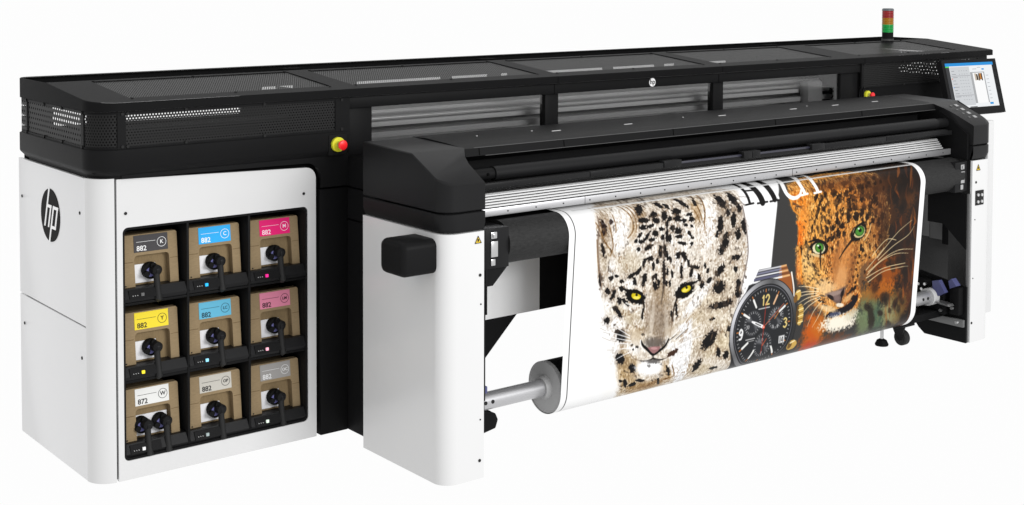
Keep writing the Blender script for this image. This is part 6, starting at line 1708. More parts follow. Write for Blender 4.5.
["E",[60,48,40],0.6,0.9,0.34642868286810685,[904,231,30.5,18.0,-5.0,4.0]]
["E",[60,48,40],0.6,0.9,0.39521694603284885,[793,207,11.0,4.5,-4.0,4.0]]
["L",[120,98,82],0.7,[6.4,10.6,8.5,4.2],[174,208,160,310,172,406,198,530]]
["L",[96,82,78],0.7,[8.5,7.4,8.5,7.4,5.3],[1033,258,1064,354,1090,479,1073,590,1045,718]]
["L",[128,104,84],0.6,[5.3,8.5,5.3],[458,612,471,703,453,771]]
["L",[110,86,66],0.7,[5.3,10.6,7.4],[631,656,625,736,618,799]]
["L",[52,42,36],0.6,[8.5,8.5,11.7,6.4],[544,348,553,456,561,555,550,644]]
["E",[14,14,14],0.2,0.3,1,[394,588,57.5,27.5,-15.0,26.5]]
["E",[206,186,24],0.2,0,1,[398,585,28.0,6.5,-1.0,15.5]]
["E",[238,222,90],0.5,0,1,[400,593,20.0,3.0,1.0,7.0]]
["E",[30,24,6],0.3,0,1,[400,581,7.0,1.0,0.5,6.5]]
["L",[14,12,12],1,[6.4,13.8,13.8,7.4],[342,551,378,563,414,573,451,602]]
["L",[236,230,220],0.8,[5.3,10.6,5.3],[347,538,382,539,424,558]]
["L",[30,22,16],1,[12.7,8.5,3.2],[440,614,449,646,440,689]]
["L",[18,16,14],1,[8.5,12.7],[324,544,354,561]]
["E",[14,14,14],0.2,0.3,1,[692,604,50.0,-22.5,29.5,29.0]]
["E",[206,186,24],0.2,0,1,[700,597,27.0,-6.0,10.5,15.0]]
["E",[238,222,90],0.5,0,1,[696,602,18.5,-4.0,4.5,7.0]]
["E",[30,24,6],0.3,0,1,[703,592,7.5,1.0,0.5,6.0]]
["L",[14,12,12],1,[7.4,13.8,14.8,7.4],[647,626,668,591,704,578,754,573]]
["L",[236,230,220],0.7,[5.3,10.6,5.3],[660,565,702,555,746,549]]
["L",[30,22,16],1,[11.7,8.5,3.2],[647,631,632,674,630,719]]
["L",[18,16,14],1,[12.7,5.3],[736,580,779,568]]
["L",[240,238,230],0.8,[7.4,7.4,7.4],[341,608,389,628,430,634]]
["L",[245,243,238],0.9,[9.5,9.5,9.5],[661,651,728,638,782,600]]
["E",[84,76,70],0.9,0.4,0.85,[522,814,61.0,10.5,2.0,25.0]]
["E",[150,134,118],1,0.4,0.45,[537,704,61.5,11.5,1.0,98.5]]
["E",[214,200,178],0.9,0.5,0.6,[400,772,57.0,24.5,-12.0,27.5]]
["E",[206,190,166],0.9,0.5,0.6,[636,793,36.5,-9.5,31.0,40.5]]
["E",[236,228,216],1,0.3,0.45,[502,717,12.0,3.0,-4.0,70.5]]
["E",[232,222,208],1,0.3,0.35,[587,721,12.0,1.5,9.0,73.5]]
["L",[16,14,14],1,[7.9,11.7,13.8,11.7,13.8,11.7,7.9],[443,792,456,814,488,840,520,866,555,856,591,839,610,811]]
["P",[150,108,108],2,0,[484,829,523,830,566,837,549,855,523,864,504,850]]
["E",[196,150,150],0.5,0.1,0.8,[524,839,21.0,4.0,0.5,6.0]]
["L",[248,247,244],0.9,[5.8,5.8,5.8],[439,787,444,815,471,846]]
["L",[248,247,244],0.9,[5.8,5.8,5.8],[622,808,615,839,586,861]]
["L",[18,15,15],1,[7.9,7.9],[520,864,521,884]]
["L",[34,26,22],1,[9.5,7.9,4.2],[521,884,492,889,456,884]]
["L",[120,98,80],0.6,[4.2,5.3,3.7],[456,884,407,864,369,824]]
["L",[34,26,22],1,[9.5,7.9,4.2],[521,884,559,897,589,898]]
["L",[90,70,56],0.7,[4.2,5.3,4.2],[589,898,619,892,649,877]]
["E",[50,44,42],0.4,0.6,0.8,[451,884,6.5,1.0,0.5,4.5]]
["E",[50,44,42],0.4,0.6,0.8,[492,894,5.0,1.0,0.5,7.0]]
["E",[50,44,42],0.4,0.6,0.8,[471,900,5.0,1.0,0.5,6.0]]
["E",[50,44,42],0.4,0.6,0.8,[526,903,3.5,0.5,0.5,6.0]]
["E",[50,44,42],0.4,0.6,0.8,[457,907,3.0,0.5,0.5,3.5]]
["E",[50,44,42],0.4,0.6,0.8,[513,917,5.5,1.0,0.5,6.0]]
["E",[50,44,42],0.4,0.6,0.8,[556,921,3.5,0.5,0.5,6.5]]
["E",[50,44,42],0.4,0.6,0.8,[465,890,3.0,0.5,0.5,3.0]]
["E",[50,44,42],0.4,0.6,0.8,[573,915,3.5,0.5,0.5,3.0]]
["E",[50,44,42],0.4,0.6,0.8,[569,920,6.5,1.0,0.5,3.0]]
["E",[50,44,42],0.4,0.6,0.8,[460,892,3.5,0.5,0.5,3.5]]
["E",[50,44,42],0.4,0.6,0.8,[474,904,4.0,0.5,0.0,3.5]]
["E",[50,44,42],0.4,0.6,0.8,[522,906,3.5,0.5,0.5,5.5]]
["E",[50,44,42],0.4,0.6,0.8,[518,905,5.0,0.5,0.5,3.0]]
["E",[50,44,42],0.4,0.6,0.8,[534,903,4.5,1.0,0.5,3.0]]
["E",[50,44,42],0.4,0.6,0.8,[575,921,4.5,1.0,0.5,5.0]]
["E",[56,34,24],0.4,0.5,0.95,[640,880,33.0,-10.5,9.0,11.0]]
["E",[248,248,248],0.6,0.3,1,[500,921,78.0,6.0,8.5,33.0]]
["E",[70,66,64],0.9,0.6,0.8,[523,898,42.5,5.0,2.0,10.0]]
["E",[60,55,52],0.6,0.6,0.6,[500,914,12.0,2.0,0.5,7.0]]
["L",[252,252,252],0.9,[3.7,3.2,1.6],[376,768,293,736,222,712]]
["L",[252,252,252],0.9,[3.7,3.2,1.6],[383,782,288,753,212,719]]
["L",[252,252,252],0.9,[3.7,3.2,1.6],[384,796,296,776,249,760]]
["L",[252,252,252],0.9,[3.7,3.2,1.6],[391,815,321,807,274,799]]
["L",[252,252,252],0.9,[3.7,3.2,1.6],[381,831,335,840,284,854]]
["L",[252,252,252],0.9,[3.7,3.2,1.6],[375,759,315,722,249,685]]
["L",[150,140,130],0.6,[2.6,2.6],[217,715,258,731]]
["L",[150,140,130],0.6,[2.6,2.6],[213,738,266,763]]
["L",[150,140,130],0.6,[2.6,2.6],[246,799,286,806]]
["L",[150,140,130],0.6,[2.6,2.6],[199,695,234,714]]
["L",[250,250,248],0.95,[4.8,4.2,1.6],[644,821,704,790,781,743]]
["L",[250,250,248],0.95,[4.8,4.2,1.6],[652,836,730,803,816,776]]
["L",[250,250,248],0.95,[4.8,4.2,1.6],[659,856,745,838,833,830]]
["L",[250,250,248],0.95,[4.8,4.2,1.6],[636,802,689,765,747,710]]
["L",[50,42,36],0.8,[4.8,2.6],[631,810,661,797]]
["L",[50,42,36],0.8,[4.8,2.6],[607,820,643,807]]
["L",[50,42,36],0.8,[4.8,2.6],[656,819,728,780]]
["E",[30,24,22],0.8,0.3,0.95,[2301,622,339.0,42.5,-73.5,640.5]]
["E",[48,34,26],1.0,0.8,0.496,[2269,565,185.0,22.5,35.5,317.5]]
["E",[85,48,21],1.0,0.8,0.434,[2195,298,116.0,11.5,-6.5,82.5]]
["E",[128,74,31],1.0,0.8,0.496,[2157,221,57.0,26.0,-91.0,69.0]]
["E",[117,66,29],1.0,0.8,0.46499999999999997,[2295,307,42.5,7.5,-25.5,91.0]]
["E",[31,26,24],1.0,0.8,0.434,[2243,241,39.0,3.5,-21.5,42.0]]
["E",[93,51,23],1.0,0.8,0.372,[2145,421,49.5,5.5,6.0,52.5]]
["E",[93,49,23],1.0,0.8,0.341,[2241,468,33.5,7.5,-10.0,60.5]]
["E",[39,28,23],1.0,0.8,0.372,[2207,532,33.5,4.0,6.5,53.0]]
["E",[85,43,21],1.0,0.8,0.341,[2301,622,50.5,6.5,8.0,64.0]]
["E",[97,48,20],1.0,0.8,0.372,[2208,673,66.5,8.5,6.5,53.0]]
["E",[105,48,20],1.0,0.8,0.372,[2349,733,42.5,10.5,-11.5,71.5]]
["E",[45,29,23],1.0,0.8,0.434,[2273,802,42.5,6.0,6.5,53.5]]
["E",[114,57,26],1.0,0.8,0.57,[2309,886,57.5,21.5,-32.0,65.0]]
["E",[142,104,47],1.0,0.8,0.57,[2208,871,58.5,15.0,-9.5,60.5]]
["E",[169,83,20],1.0,0.8,0.8075,[2115,712,115.0,15.5,10.0,84.5]]
["E",[186,102,28],1.0,0.8,0.8075,[2094,803,98.5,14.0,6.5,52.5]]
["E",[169,114,47],1.0,0.8,0.76,[2002,841,64.5,9.5,8.5,73.0]]
["E",[87,115,87],1.0,0.8,0.76,[2062,943,114.5,18.0,38.0,97.0]]
["E",[121,134,93],1.0,0.8,0.7124999999999999,[1985,962,74.0,12.5,30.5,76.0]]
["E",[161,152,104],1.0,0.8,0.76,[2192,948,75.5,24.5,4.0,82.5]]
["E",[114,91,47],1.0,0.8,0.57,[2273,934,41.0,15.0,-20.5,82.0]]
["E",[142,76,28],1.0,0.8,0.76,[1985,1097,47.5,7.0,0.0,23.0]]
["E",[142,66,22],1.0,0.8,0.76,[2060,653,65.0,8.5,5.0,42.0]]
["E",[85,49,28],1.0,0.8,0.6649999999999999,[2381,1053,76.5,15.0,30.0,65.5]]
["E",[114,58,24],1.0,0.8,0.8075,[1787,1056,150.0,6.0,43.5,75.0]]
["E",[203,91,22],1.0,0.8,0.9025,[1587,953,68.0,25.5,-18.5,111.5]]
["E",[180,57,15],1.0,0.8,0.855,[1601,1056,55.5,23.0,2.5,67.0]]
["E",[190,104,28],1.0,0.8,0.76,[1642,912,61.0,9.5,8.0,62.0]]
["E",[66,38,22],1.0,0.8,0.76,[1757,1083,62.5,6.0,0.0,32.5]]
["E",[142,85,38],1.0,0.8,0.6649999999999999,[1874,1107,46.5,6.5,0.0,18.5]]
["E",[34,26,22],0.8,0.4,0.8,[2052,786,24.5,6.0,-4.0,25.0]]
["E",[34,26,22],0.8,0.4,0.8,[2139,846,40.0,1.5,10.5,27.5]]
["E",[34,26,22],0.8,0.4,0.8,[2078,738,24.5,3.5,2.5,21.0]]
["E",[34,26,22],0.8,0.4,0.8,[1998,876,24.5,3.5,2.5,21.0]]
["E",[34,26,22],0.8,0.4,0.8,[2038,939,27.5,5.5,15.5,75.5]]
["E",[34,26,22],0.8,0.4,0.8,[2108,924,21.5,3.5,2.0,16.0]]
["E",[34,26,22],0.8,0.4,0.8,[2226,890,19.0,8.0,-20.5,30.0]]
["E",[34,26,22],0.8,0.4,0.8,[2202,1008,29.5,6.5,24.5,34.5]]
["E",[34,26,22],0.8,0.4,0.8,[2225,675,25.0,3.5,3.0,26.5]]
["E",[34,26,22],0.8,0.4,0.8,[2290,736,20.5,3.0,4.0,32.0]]
["E",[34,26,22],0.8,0.4,0.8,[2143,674,25.0,3.5,2.0,15.5]]
["E",[34,26,22],0.8,0.4,0.8,[2018,699,23.5,8.0,-10.5,23.0]]
["E",[34,26,22],0.8,0.4,0.8,[2151,603,16.5,2.0,3.0,26.0]]
["E",[34,26,22],0.8,0.4,0.8,[2372,922,25.0,9.5,-18.5,37.5]]
["E",[34,26,22],0.8,0.4,0.8,[2319,998,32.5,13.0,12.5,37.0]]
["E",[34,26,22],0.8,0.4,0.8,[2159,335,25.0,2.5,3.0,26.0]]
["E",[34,26,22],0.8,0.4,0.8,[2237,374,25.5,2.5,3.5,31.5]]
["E",[34,26,22],0.8,0.4,0.8,[2082,297,24.5,2.5,2.5,26.0]]
["E",[34,26,22],0.8,0.4,0.8,[2322,519,25.5,3.0,6.5,53.0]]
["E",[34,26,22],0.8,0.4,0.8,[2264,659,21.0,3.0,4.0,32.0]]
["E",[34,26,22],0.8,0.4,0.8,[1896,938,23.5,3.5,2.5,21.0]]
["P",[204,140,66],8,2,[1372,191,1351,244,1366,283,1390,315,1421,337,1411,375,1435,406,1432,445,1436,484,1418,507,1431,540,1435,580,1450,614,1447,645,1474,673,1518,703,1556,725,1589,754,1605,789,1647,836,1687,875,1729,914,1794,941,1855,926,1913,881,1944,814,1909,734,1925,653,2103,607,2125,527,2131,435,2103,340,2067,255,2042,196,1951,164,1843,126,1708,112,1533,136]]
["E",[226,150,56],1.0,0.4,0.6,[1622,315,134.5,14.0,-3.5,98.5]]
["E",[196,112,36],1.0,0.4,0.6,[1799,284,153.5,15.0,-12.0,80.0]]
["E",[150,84,34],1.0,0.4,0.6,[2000,278,63.5,6.5,-16.0,82.5]]
["E",[206,128,52],1.0,0.4,0.6,[1760,479,123.0,15.0,12.5,111.0]]
["E",[232,160,70],1.0,0.4,0.7,[1558,470,74.0,8.5,7.5,69.5]]
["E",[230,120,20],1.0,0.4,0.7,[1429,271,57.0,5.5,-6.5,47.5]]
["E",[240,110,20],1.0,0.4,0.8,[1452,428,22.0,2.5,7.0,69.0]]
["E",[235,120,40],1.0,0.4,0.7,[1456,611,22.0,3.0,7.5,69.0]]
["E",[196,118,52],1.0,0.4,0.85,[1724,647,84.5,19.0,-13.0,127.0]]
["E",[206,130,66],1.0,0.4,0.8,[1694,712,68.5,9.5,6.5,61.0]]
["E",[120,70,30],1.0,0.4,0.5,[1789,676,38.0,2.0,39.5,125.0]]
["E",[232,170,88],1.0,0.4,0.75,[1599,670,89.5,12.5,6.5,60.5]]
["E",[180,110,44],1.0,0.4,0.6,[1856,603,69.5,20.5,-23.5,75.5]]
["E",[216,160,90],1.0,0.4,0.6,[1985,557,56.0,6.5,5.0,41.5]]
["E",[226,168,96],1.0,0.4,0.8,[1617,734,75.0,11.0,5.5,50.5]]
["E",[188,110,44],1.0,0.4,0.8,[1862,769,68.0,25.5,-30.0,62.5]]
["E",[236,186,110],1.0,0.4,0.6,[1501,597,51.5,7.0,5.5,50.0]]
["E",[220,150,76],1.0,0.4,0.8,[1661,801,90.0,28.5,-11.5,37.0]]
["E",[170,96,44],1.0,0.4,0.7,[1851,834,61.0,23.0,-21.5,44.5]]
["E",[110,62,30],1.0,0.4,0.7,[2080,414,49.0,8.0,-2.0,102.0]]
["E",[130,74,32],1.0,0.4,0.6,[2055,539,40.5,7.5,-1.5,71.5]]
["F"]
["L",[240,150,50],0.8,[7.4,7.4,7.4],[1351,244,1383,309,1429,343]]
["L",[245,120,25],0.8,[10.6,10.6,10.6],[1418,375,1444,417,1436,484]]
["L",[90,60,40],0.7,[10.6,10.6,10.6],[1380,280,1455,317,1479,343]]
["L",[60,42,34],0.7,[7.9,7.9],[1403,301,1460,303]]
["E",[24,18,16],0.9,0.4,0.75,[2243,241,279.5,-11.0,-29.0,85.5]]
["L",[150,78,28],0.29705539669068,[3.2,11.1,3.2],[2310,712,2327,777,2312,836]]
["L",[90,46,24],0.33384470980333314,[3.2,12.9,3.2],[2243,817,2252,867,2231,913]]
["L",[120,58,24],0.2896722562650774,[3.2,15.3,3.2],[2408,748,2401,806,2429,869]]
["L",[120,58,24],0.3096667979789305,[3.2,13.9,3.2],[2666,2,2408,189,2352,258]]
["L",[120,58,24],0.3396366693561603,[3.2,20.1,3.2],[2379,624,2394,692,2421,762]]
["L",[120,58,24],0.42879368516341054,[3.2,16.8,3.2],[2175,266,2172,302,2197,341]]
["L",[176,96,36],0.46140074024227284,[3.2,15.7,3.2],[2369,160,2294,235,2275,293]]
["L",[150,78,28],0.37564817152809604,[3.2,16.4,3.2],[2152,872,2155,938,2191,1020]]
["L",[90,46,24],0.4767209237353953,[3.2,12.7,3.2],[2245,816,2237,843,2275,877]]
["L",[176,96,36],0.42692901137858197,[3.2,15.5,3.2],[2432,905,2452,957,2457,1015]]
["L",[176,96,36],0.4332482614277873,[3.2,14.2,3.2],[2327,449,2346,479,2313,503]]
["L",[150,78,28],0.2946604133869746,[3.2,11.4,3.2],[2367,420,2366,460,2361,498]]
["L",[120,58,24],0.25954794489742056,[3.2,20.4,3.2],[2358,929,2360,990,2423,1070]]
["L",[176,96,36],0.2598163659907827,[3.2,20.3,3.2],[2310,411,2313,457,2298,500]]
["L",[120,58,24],0.3741467239855914,[3.2,20.1,3.2],[2277,779,2288,849,2275,915]]
["L",[120,58,24],0.39371273504354554,[3.2,18.3,3.2],[2173,831,2180,899,2191,969]]
["L",[120,58,24],0.531143349780118,[3.2,12.5,3.2],[2174,458,2189,490,2183,520]]
["L",[90,46,24],0.48580677389014915,[3.2,14.4,3.2],[2335,291,2349,330,2363,369]]
["L",[150,78,28],0.39570556714726635,[3.2,13.6,3.2],[2355,684,2357,743,2380,805]]
["L",[176,96,36],0.3922911536998843,[3.2,19.6,3.2],[2351,672,2354,739,2352,806]]
["L",[176,96,36],0.35436535240830996,[3.2,19.1,3.2],[2318,398,2335,445,2337,491]]
["L",[90,46,24],0.5428366564905823,[3.2,17.9,3.2],[2319,731,2336,775,2348,818]]
["L",[120,58,24],0.2736510188572551,[3.2,13.6,3.2],[2399,571,2398,606,2426,644]]
["L",[90,46,24],0.5488050446531669,[3.2,13.5,3.2],[2295,474,2302,513,2324,555]]
["L",[120,58,24],0.2662429032291692,[3.2,13.0,3.2],[2257,270,2246,321,2267,375]]
["L",[150,78,28],0.31130987607951405,[3.2,11.4,3.2],[2119,275,2119,318,2137,362]]
["L",[176,96,36],0.49941101792583553,[3.2,11.8,3.2],[2306,437,2304,480,2312,524]]
["L",[176,96,36],0.5374901511183787,[3.2,16.8,3.2],[2271,154,2219,200,2185,231]]
["L",[176,96,36],0.30974721603392863,[3.2,15.7,3.2],[2342,474,2336,519,2348,567]]
["L",[150,78,28],0.3476319401624567,[3.2,16.3,3.2],[2150,193,2109,237,2125,280]]
["L",[90,46,24],0.3639341601369341,[3.2,20.9,3.2],[2376,596,2372,640,2377,685]]
["L",[176,96,36],0.5335528194552881,[3.2,10.8,3.2],[2438,873,2439,932,2453,996]]
["L",[120,58,24],0.33793092975015154,[3.2,15.3,3.2],[2229,866,2222,912,2248,962]]
["L",[150,78,28],0.26102888192011453,[3.2,15.6,3.2],[2372,804,2380,853,2371,898]]
["L",[176,96,36],0.4311561172023262,[3.2,17.4,3.2],[2280,813,2289,853,2288,892]]
["L",[120,58,24],0.40896025231469235,[3.2,13.7,3.2],[2304,239,2295,276,2290,314]]
["L",[120,58,24],0.5163821727501318,[3.2,20.3,3.2],[2225,433,2220,460,2230,489]]
["L",[90,46,24],0.5076078651362255,[3.2,17.5,3.2],[2492,31,2294,185,2262,242]]
["L",[120,58,24],0.2509679370253268,[3.2,13.8,3.2],[2353,502,2360,567,2383,635]]
["L",[90,46,24],0.39930457690266186,[3.2,16.4,3.2],[2344,586,2340,650,2359,718]]
["L",[150,78,28],0.4490804216463108,[3.2,19.0,3.2],[2166,263,2158,290,2186,322]]
["E",[30,24,21],0.8,0.6,0.6,[2489,1018,28.5,12.5,12.5,20.5]]
["E",[30,24,21],0.8,0.6,0.6,[2179,680,21.0,1.5,7.0,26.0]]
["E",[30,24,21],0.8,0.6,0.6,[2229,904,10.5,2.0,0.0,23.5]]
["E",[30,24,21],0.8,0.6,0.6,[2158,659,8.5,1.5,0.5,12.5]]
["E",[30,24,21],0.8,0.6,0.6,[2116,209,10.0,5.5,-37.0,26.0]]
["E",[30,24,21],0.8,0.6,0.6,[2132,505,12.5,2.5,-1.5,22.5]]
["E",[30,24,21],0.8,0.6,0.6,[2382,489,9.5,0.5,6.5,26.0]]
["E",[30,24,21],0.8,0.6,0.6,[2296,584,20.5,5.0,-4.5,21.0]]
["E",[30,24,21],0.8,0.6,0.6,[2184,606,11.5,2.5,-2.5,25.5]]
["E",[30,24,21],0.8,0.6,0.6,[2113,349,13.0,1.0,5.5,26.0]]
["E",[30,24,21],0.8,0.6,0.6,[2338,708,9.5,0.5,8.0,25.5]]
["E",[30,24,21],0.8,0.6,0.6,[2144,635,11.5,2.5,-2.0,28.5]]
["E",[30,24,21],0.8,0.6,0.6,[2227,806,8.5,0.5,9.0,26.5]]
["E",[30,24,21],0.8,0.6,0.6,[2187,924,17.0,1.5,4.5,15.5]]
["E",[30,24,21],0.8,0.6,0.6,[2424,728,20.0,5.0,-3.0,13.0]]
["E",[30,24,21],0.8,0.6,0.6,[2182,357,12.5,1.5,1.5,23.0]]
["E",[30,24,21],0.8,0.6,0.6,[2182,280,18.5,5.5,-11.5,21.0]]
["E",[30,24,21],0.8,0.6,0.6,[2267,856,15.5,4.0,-3.5,22.0]]
["E",[30,24,21],0.8,0.6,0.6,[2320,499,9.5,0.5,2.5,11.5]]
["E",[30,24,21],0.8,0.6,0.6,[2146,868,14.0,0.5,10.0,27.5]]
["E",[30,24,21],0.8,0.6,0.6,[2283,889,17.0,4.0,-1.0,19.0]]
["E",[30,24,21],0.8,0.6,0.6,[2095,285,10.5,1.5,-0.5,17.5]]
["E",[30,24,21],0.8,0.6,0.6,[2341,307,12.0,0.5,4.0,16.5]]
["E",[30,24,21],0.8,0.6,0.6,[2161,355,14.0,5.0,-5.5,9.5]]
["E",[30,24,21],0.8,0.6,0.6,[2255,924,17.5,4.0,-1.5,24.5]]
["E",[30,24,21],0.8,0.6,0.6,[2359,282,17.5,4.0,-5.5,15.5]]
["E",[30,24,21],0.8,0.6,0.6,[2294,311,11.5,0.5,1.5,11.5]]
["E",[30,24,21],0.8,0.6,0.6,[2111,479,21.0,3.0,1.5,18.0]]
["E",[30,24,21],0.8,0.6,0.6,[2222,399,18.0,1.0,6.0,26.0]]
["E",[30,24,21],0.8,0.6,0.6,[2188,702,21.0,4.0,-0.5,24.0]]
["E",[30,20,14],0.35,0.55,0.95,[1671,226,21.0,2.0,-9.5,15.0]]
["E",[30,20,14],0.35,0.55,0.95,[1679,262,21.5,-3.0,7.0,19.0]]
["E",[30,20,14],0.35,0.55,0.95,[1779,221,28.5,3.0,-7.0,10.0]]
["E",[30,20,14],0.35,0.55,0.95,[1810,250,22.0,2.0,-6.5,19.0]]
["E",[30,20,14],0.35,0.55,0.95,[1883,215,21.5,2.5,-12.5,16.0]]
["E",[30,20,14],0.35,0.55,0.95,[1877,257,18.0,1.5,-6.0,24.5]]
["E",[30,20,14],0.35,0.55,0.95,[1823,296,26.0,3.0,2.0,15.0]]
["E",[30,20,14],0.35,0.55,0.95,[1894,308,23.5,2.5,3.0,25.5]]
["E",[30,20,14],0.35,0.55,0.95,[1940,303,20.0,2.0,2.0,20.5]]
["E",[30,20,14],0.35,0.55,0.95,[1768,276,19.0,1.5,0.0,17.0]]
["E",[30,20,14],0.35,0.55,0.95,[1797,333,18.5,2.0,2.0,18.0]]
["E",[30,20,14],0.35,0.55,0.95,[1845,353,23.5,2.5,2.0,15.5]]
["E",[30,20,14],0.35,0.55,0.95,[1915,356,20.5,2.0,2.0,15.5]]
["E",[30,20,14],0.35,0.55,0.95,[1961,350,19.0,2.0,2.0,20.5]]
["E",[30,20,14],0.35,0.55,0.95,[1795,388,15.5,2.0,4.5,40.0]]
["E",[30,20,14],0.35,0.55,0.95,[1857,395,23.5,2.5,3.0,25.5]]
["E",[30,20,14],0.35,0.55,0.95,[1902,380,16.0,3.5,-5.0,29.5]]
["E",[30,20,14],0.35,0.55,0.95,[1944,409,15.5,1.5,2.5,20.5]]
["E",[30,20,14],0.35,0.55,0.95,[1724,291,14.5,-1.0,11.5,25.0]]
["E",[30,20,14],0.35,0.55,0.95,[1697,318,15.5,1.5,2.5,20.0]]
["E",[30,20,14],0.35,0.55,0.95,[1612,260,14.5,1.5,-2.5,14.5]]
["E",[30,20,14],0.35,0.55,0.95,[1553,264,11.0,2.0,-6.5,16.0]]
["E",[30,20,14],0.35,0.55,0.95,[1576,300,10.0,3.5,-10.5,22.0]]
["E",[30,20,14],0.35,0.55,0.95,[1615,324,9.5,4.0,-13.5,21.0]]
["E",[30,20,14],0.35,0.55,0.95,[1648,347,11.5,4.5,-8.0,12.5]]
["E",[30,20,14],0.35,0.55,0.95,[1566,343,10.0,3.5,-10.0,22.0]]
["E",[30,20,14],0.35,0.55,0.95,[1599,376,10.0,3.0,-6.0,18.5]]
["E",[30,20,14],0.35,0.55,0.95,[1646,401,22.5,2.5,1.0,13.0]]
["E",[30,20,14],0.35,0.55,0.95,[1549,390,9.0,2.0,-3.0,19.0]]
["E",[30,20,14],0.35,0.55,0.95,[1531,422,9.0,1.0,2.0,19.5]]
["E",[30,20,14],0.35,0.55,0.95,[1576,432,9.5,1.5,2.5,24.5]]
["E",[30,20,14],0.35,0.55,0.95,[1607,451,10.0,1.0,2.0,20.0]]
["E",[30,20,14],0.35,0.55,0.95,[1643,440,14.5,5.0,-8.0,17.5]]
["E",[30,20,14],0.35,0.55,0.95,[1687,435,15.0,1.5,2.0,15.5]]
["E",[30,20,14],0.35,0.55,0.95,[1714,409,15.0,5.0,-6.0,13.0]]
["E",[30,20,14],0.35,0.55,0.95,[1755,433,18.5,2.0,1.5,15.0]]
["E",[30,20,14],0.35,0.55,0.95,[1728,465,15.0,2.0,3.0,25.0]]
["E",[30,20,14],0.35,0.55,0.95,[1774,476,15.5,1.5,1.5,15.5]]
["E",[30,20,14],0.35,0.55,0.95,[1693,486,9.5,4.0,-10.5,16.5]]
["E",[30,20,14],0.35,0.55,0.95,[1656,491,9.5,3.5,-6.0,13.0]]
["E",[30,20,14],0.35,0.55,0.95,[1557,465,9.0,1.5,2.0,19.5]]
["E",[30,20,14],0.35,0.55,0.95,[1787,522,12.5,1.5,2.5,20.0]]
["E",[30,20,14],0.35,0.55,0.95,[1734,521,11.0,1.5,2.0,15.5]]
["E",[30,20,14],0.35,0.55,0.95,[2013,392,16.0,1.5,2.5,20.5]]
["E",[30,20,14],0.35,0.55,0.95,[1994,430,16.0,2.0,2.0,15.5]]
["E",[30,20,14],0.35,0.55,0.95,[2037,455,16.0,1.5,2.5,20.5]]
["E",[30,20,14],0.35,0.55,0.95,[1989,318,19.0,2.0,2.5,20.5]]
["E",[30,20,14],0.35,0.55,0.95,[2041,359,16.0,2.0,2.0,15.5]]
["E",[30,20,14],0.35,0.55,0.95,[2064,418,16.0,1.5,2.5,20.5]]
["E",[30,20,14],0.35,0.55,0.95,[2000,278,24.0,2.5,0.0,20.0]]
["E",[30,20,14],0.35,0.55,0.95,[1942,248,26.0,9.0,-12.5,13.0]]
["E",[30,20,14],0.35,0.55,0.95,[1494,486,10.0,1.5,1.5,15.0]]
["E",[30,20,14],0.35,0.55,0.95,[1462,520,9.0,1.0,2.0,20.0]]
["E",[30,20,14],0.35,0.55,0.95,[1512,518,8.5,1.0,2.5,24.5]]
["E",[30,20,14],0.35,0.55,0.95,[1508,550,11.0,1.5,1.0,10.0]]
["E",[30,20,14],0.35,0.55,0.95,[1487,571,10.0,1.0,1.0,10.0]]
["E",[30,20,14],0.35,0.55,0.95,[1524,588,17.0,6.0,-3.0,7.0]]
["E",[30,20,14],0.35,0.55,0.95,[1550,607,19.0,11.0,-5.0,5.0]]
["E",[30,20,14],0.35,0.55,0.95,[1576,631,16.5,8.0,-4.5,5.0]]
["E",[30,20,14],0.35,0.55,0.95,[1504,625,11.5,1.5,0.5,6.5]]
["E",[30,20,14],0.35,0.55,0.95,[1537,654,10.0,1.5,1.0,6.5]]
["E",[30,20,14],0.35,0.55,0.95,[1569,670,14.5,5.5,-2.5,5.0]]
["E",[30,20,14],0.35,0.55,0.95,[1603,659,11.5,4.0,-2.5,5.0]]
["E",[30,20,14],0.35,0.55,0.95,[1631,687,11.5,4.0,-2.5,5.0]]
["E",[30,20,14],0.35,0.55,0.95,[1483,650,9.5,1.5,1.0,7.5]]
["E",[30,20,14],0.35,0.55,0.95,[1596,698,10.5,1.5,0.5,6.0]]
["E",[30,20,14],0.35,0.55,0.95,[1586,725,7.5,1.0,1.0,10.0]]
["E",[30,20,14],0.35,0.55,0.95,[1583,749,7.5,1.0,1.0,10.0]]
["E",[30,20,14],0.35,0.55,0.95,[1616,774,22.5,6.5,-1.0,5.0]]
["E",[30,20,14],0.35,0.55,0.95,[1645,766,22.5,6.5,-1.0,4.5]]
["E",[30,20,14],0.35,0.55,0.95,[1636,793,25.0,8.5,-2.0,4.5]]
["E",[30,20,14],0.35,0.55,0.95,[1669,819,22.5,7.5,-1.5,4.5]]
["E",[30,20,14],0.35,0.55,0.95,[1913,552,11.0,1.5,1.5,10.5]]
["E",[30,20,14],0.35,0.55,0.95,[1914,568,11.0,1.5,1.0,10.5]]
["E",[30,20,14],0.35,0.55,0.95,[1930,579,10.5,1.0,1.0,9.0]]
["E",[30,20,14],0.35,0.55,0.95,[1842,588,9.0,1.5,1.0,8.5]]
["E",[30,20,14],0.35,0.55,0.95,[1875,605,10.5,1.0,1.0,8.0]]
["E",[30,20,14],0.35,0.55,0.95,[1907,601,9.5,1.5,1.0,8.5]]
["E",[30,20,14],0.35,0.55,0.95,[1819,610,9.5,1.0,0.5,7.0]]
["E",[30,20,14],0.35,0.55,0.95,[1860,632,10.5,1.0,0.5,7.0]]
["E",[30,20,14],0.35,0.55,0.95,[1898,637,10.0,1.0,1.0,8.0]]
["E",[30,20,14],0.35,0.55,0.95,[1811,650,9.5,1.0,0.5,7.0]]
["E",[30,20,14],0.35,0.55,0.95,[1851,664,9.5,1.5,0.5,7.0]]
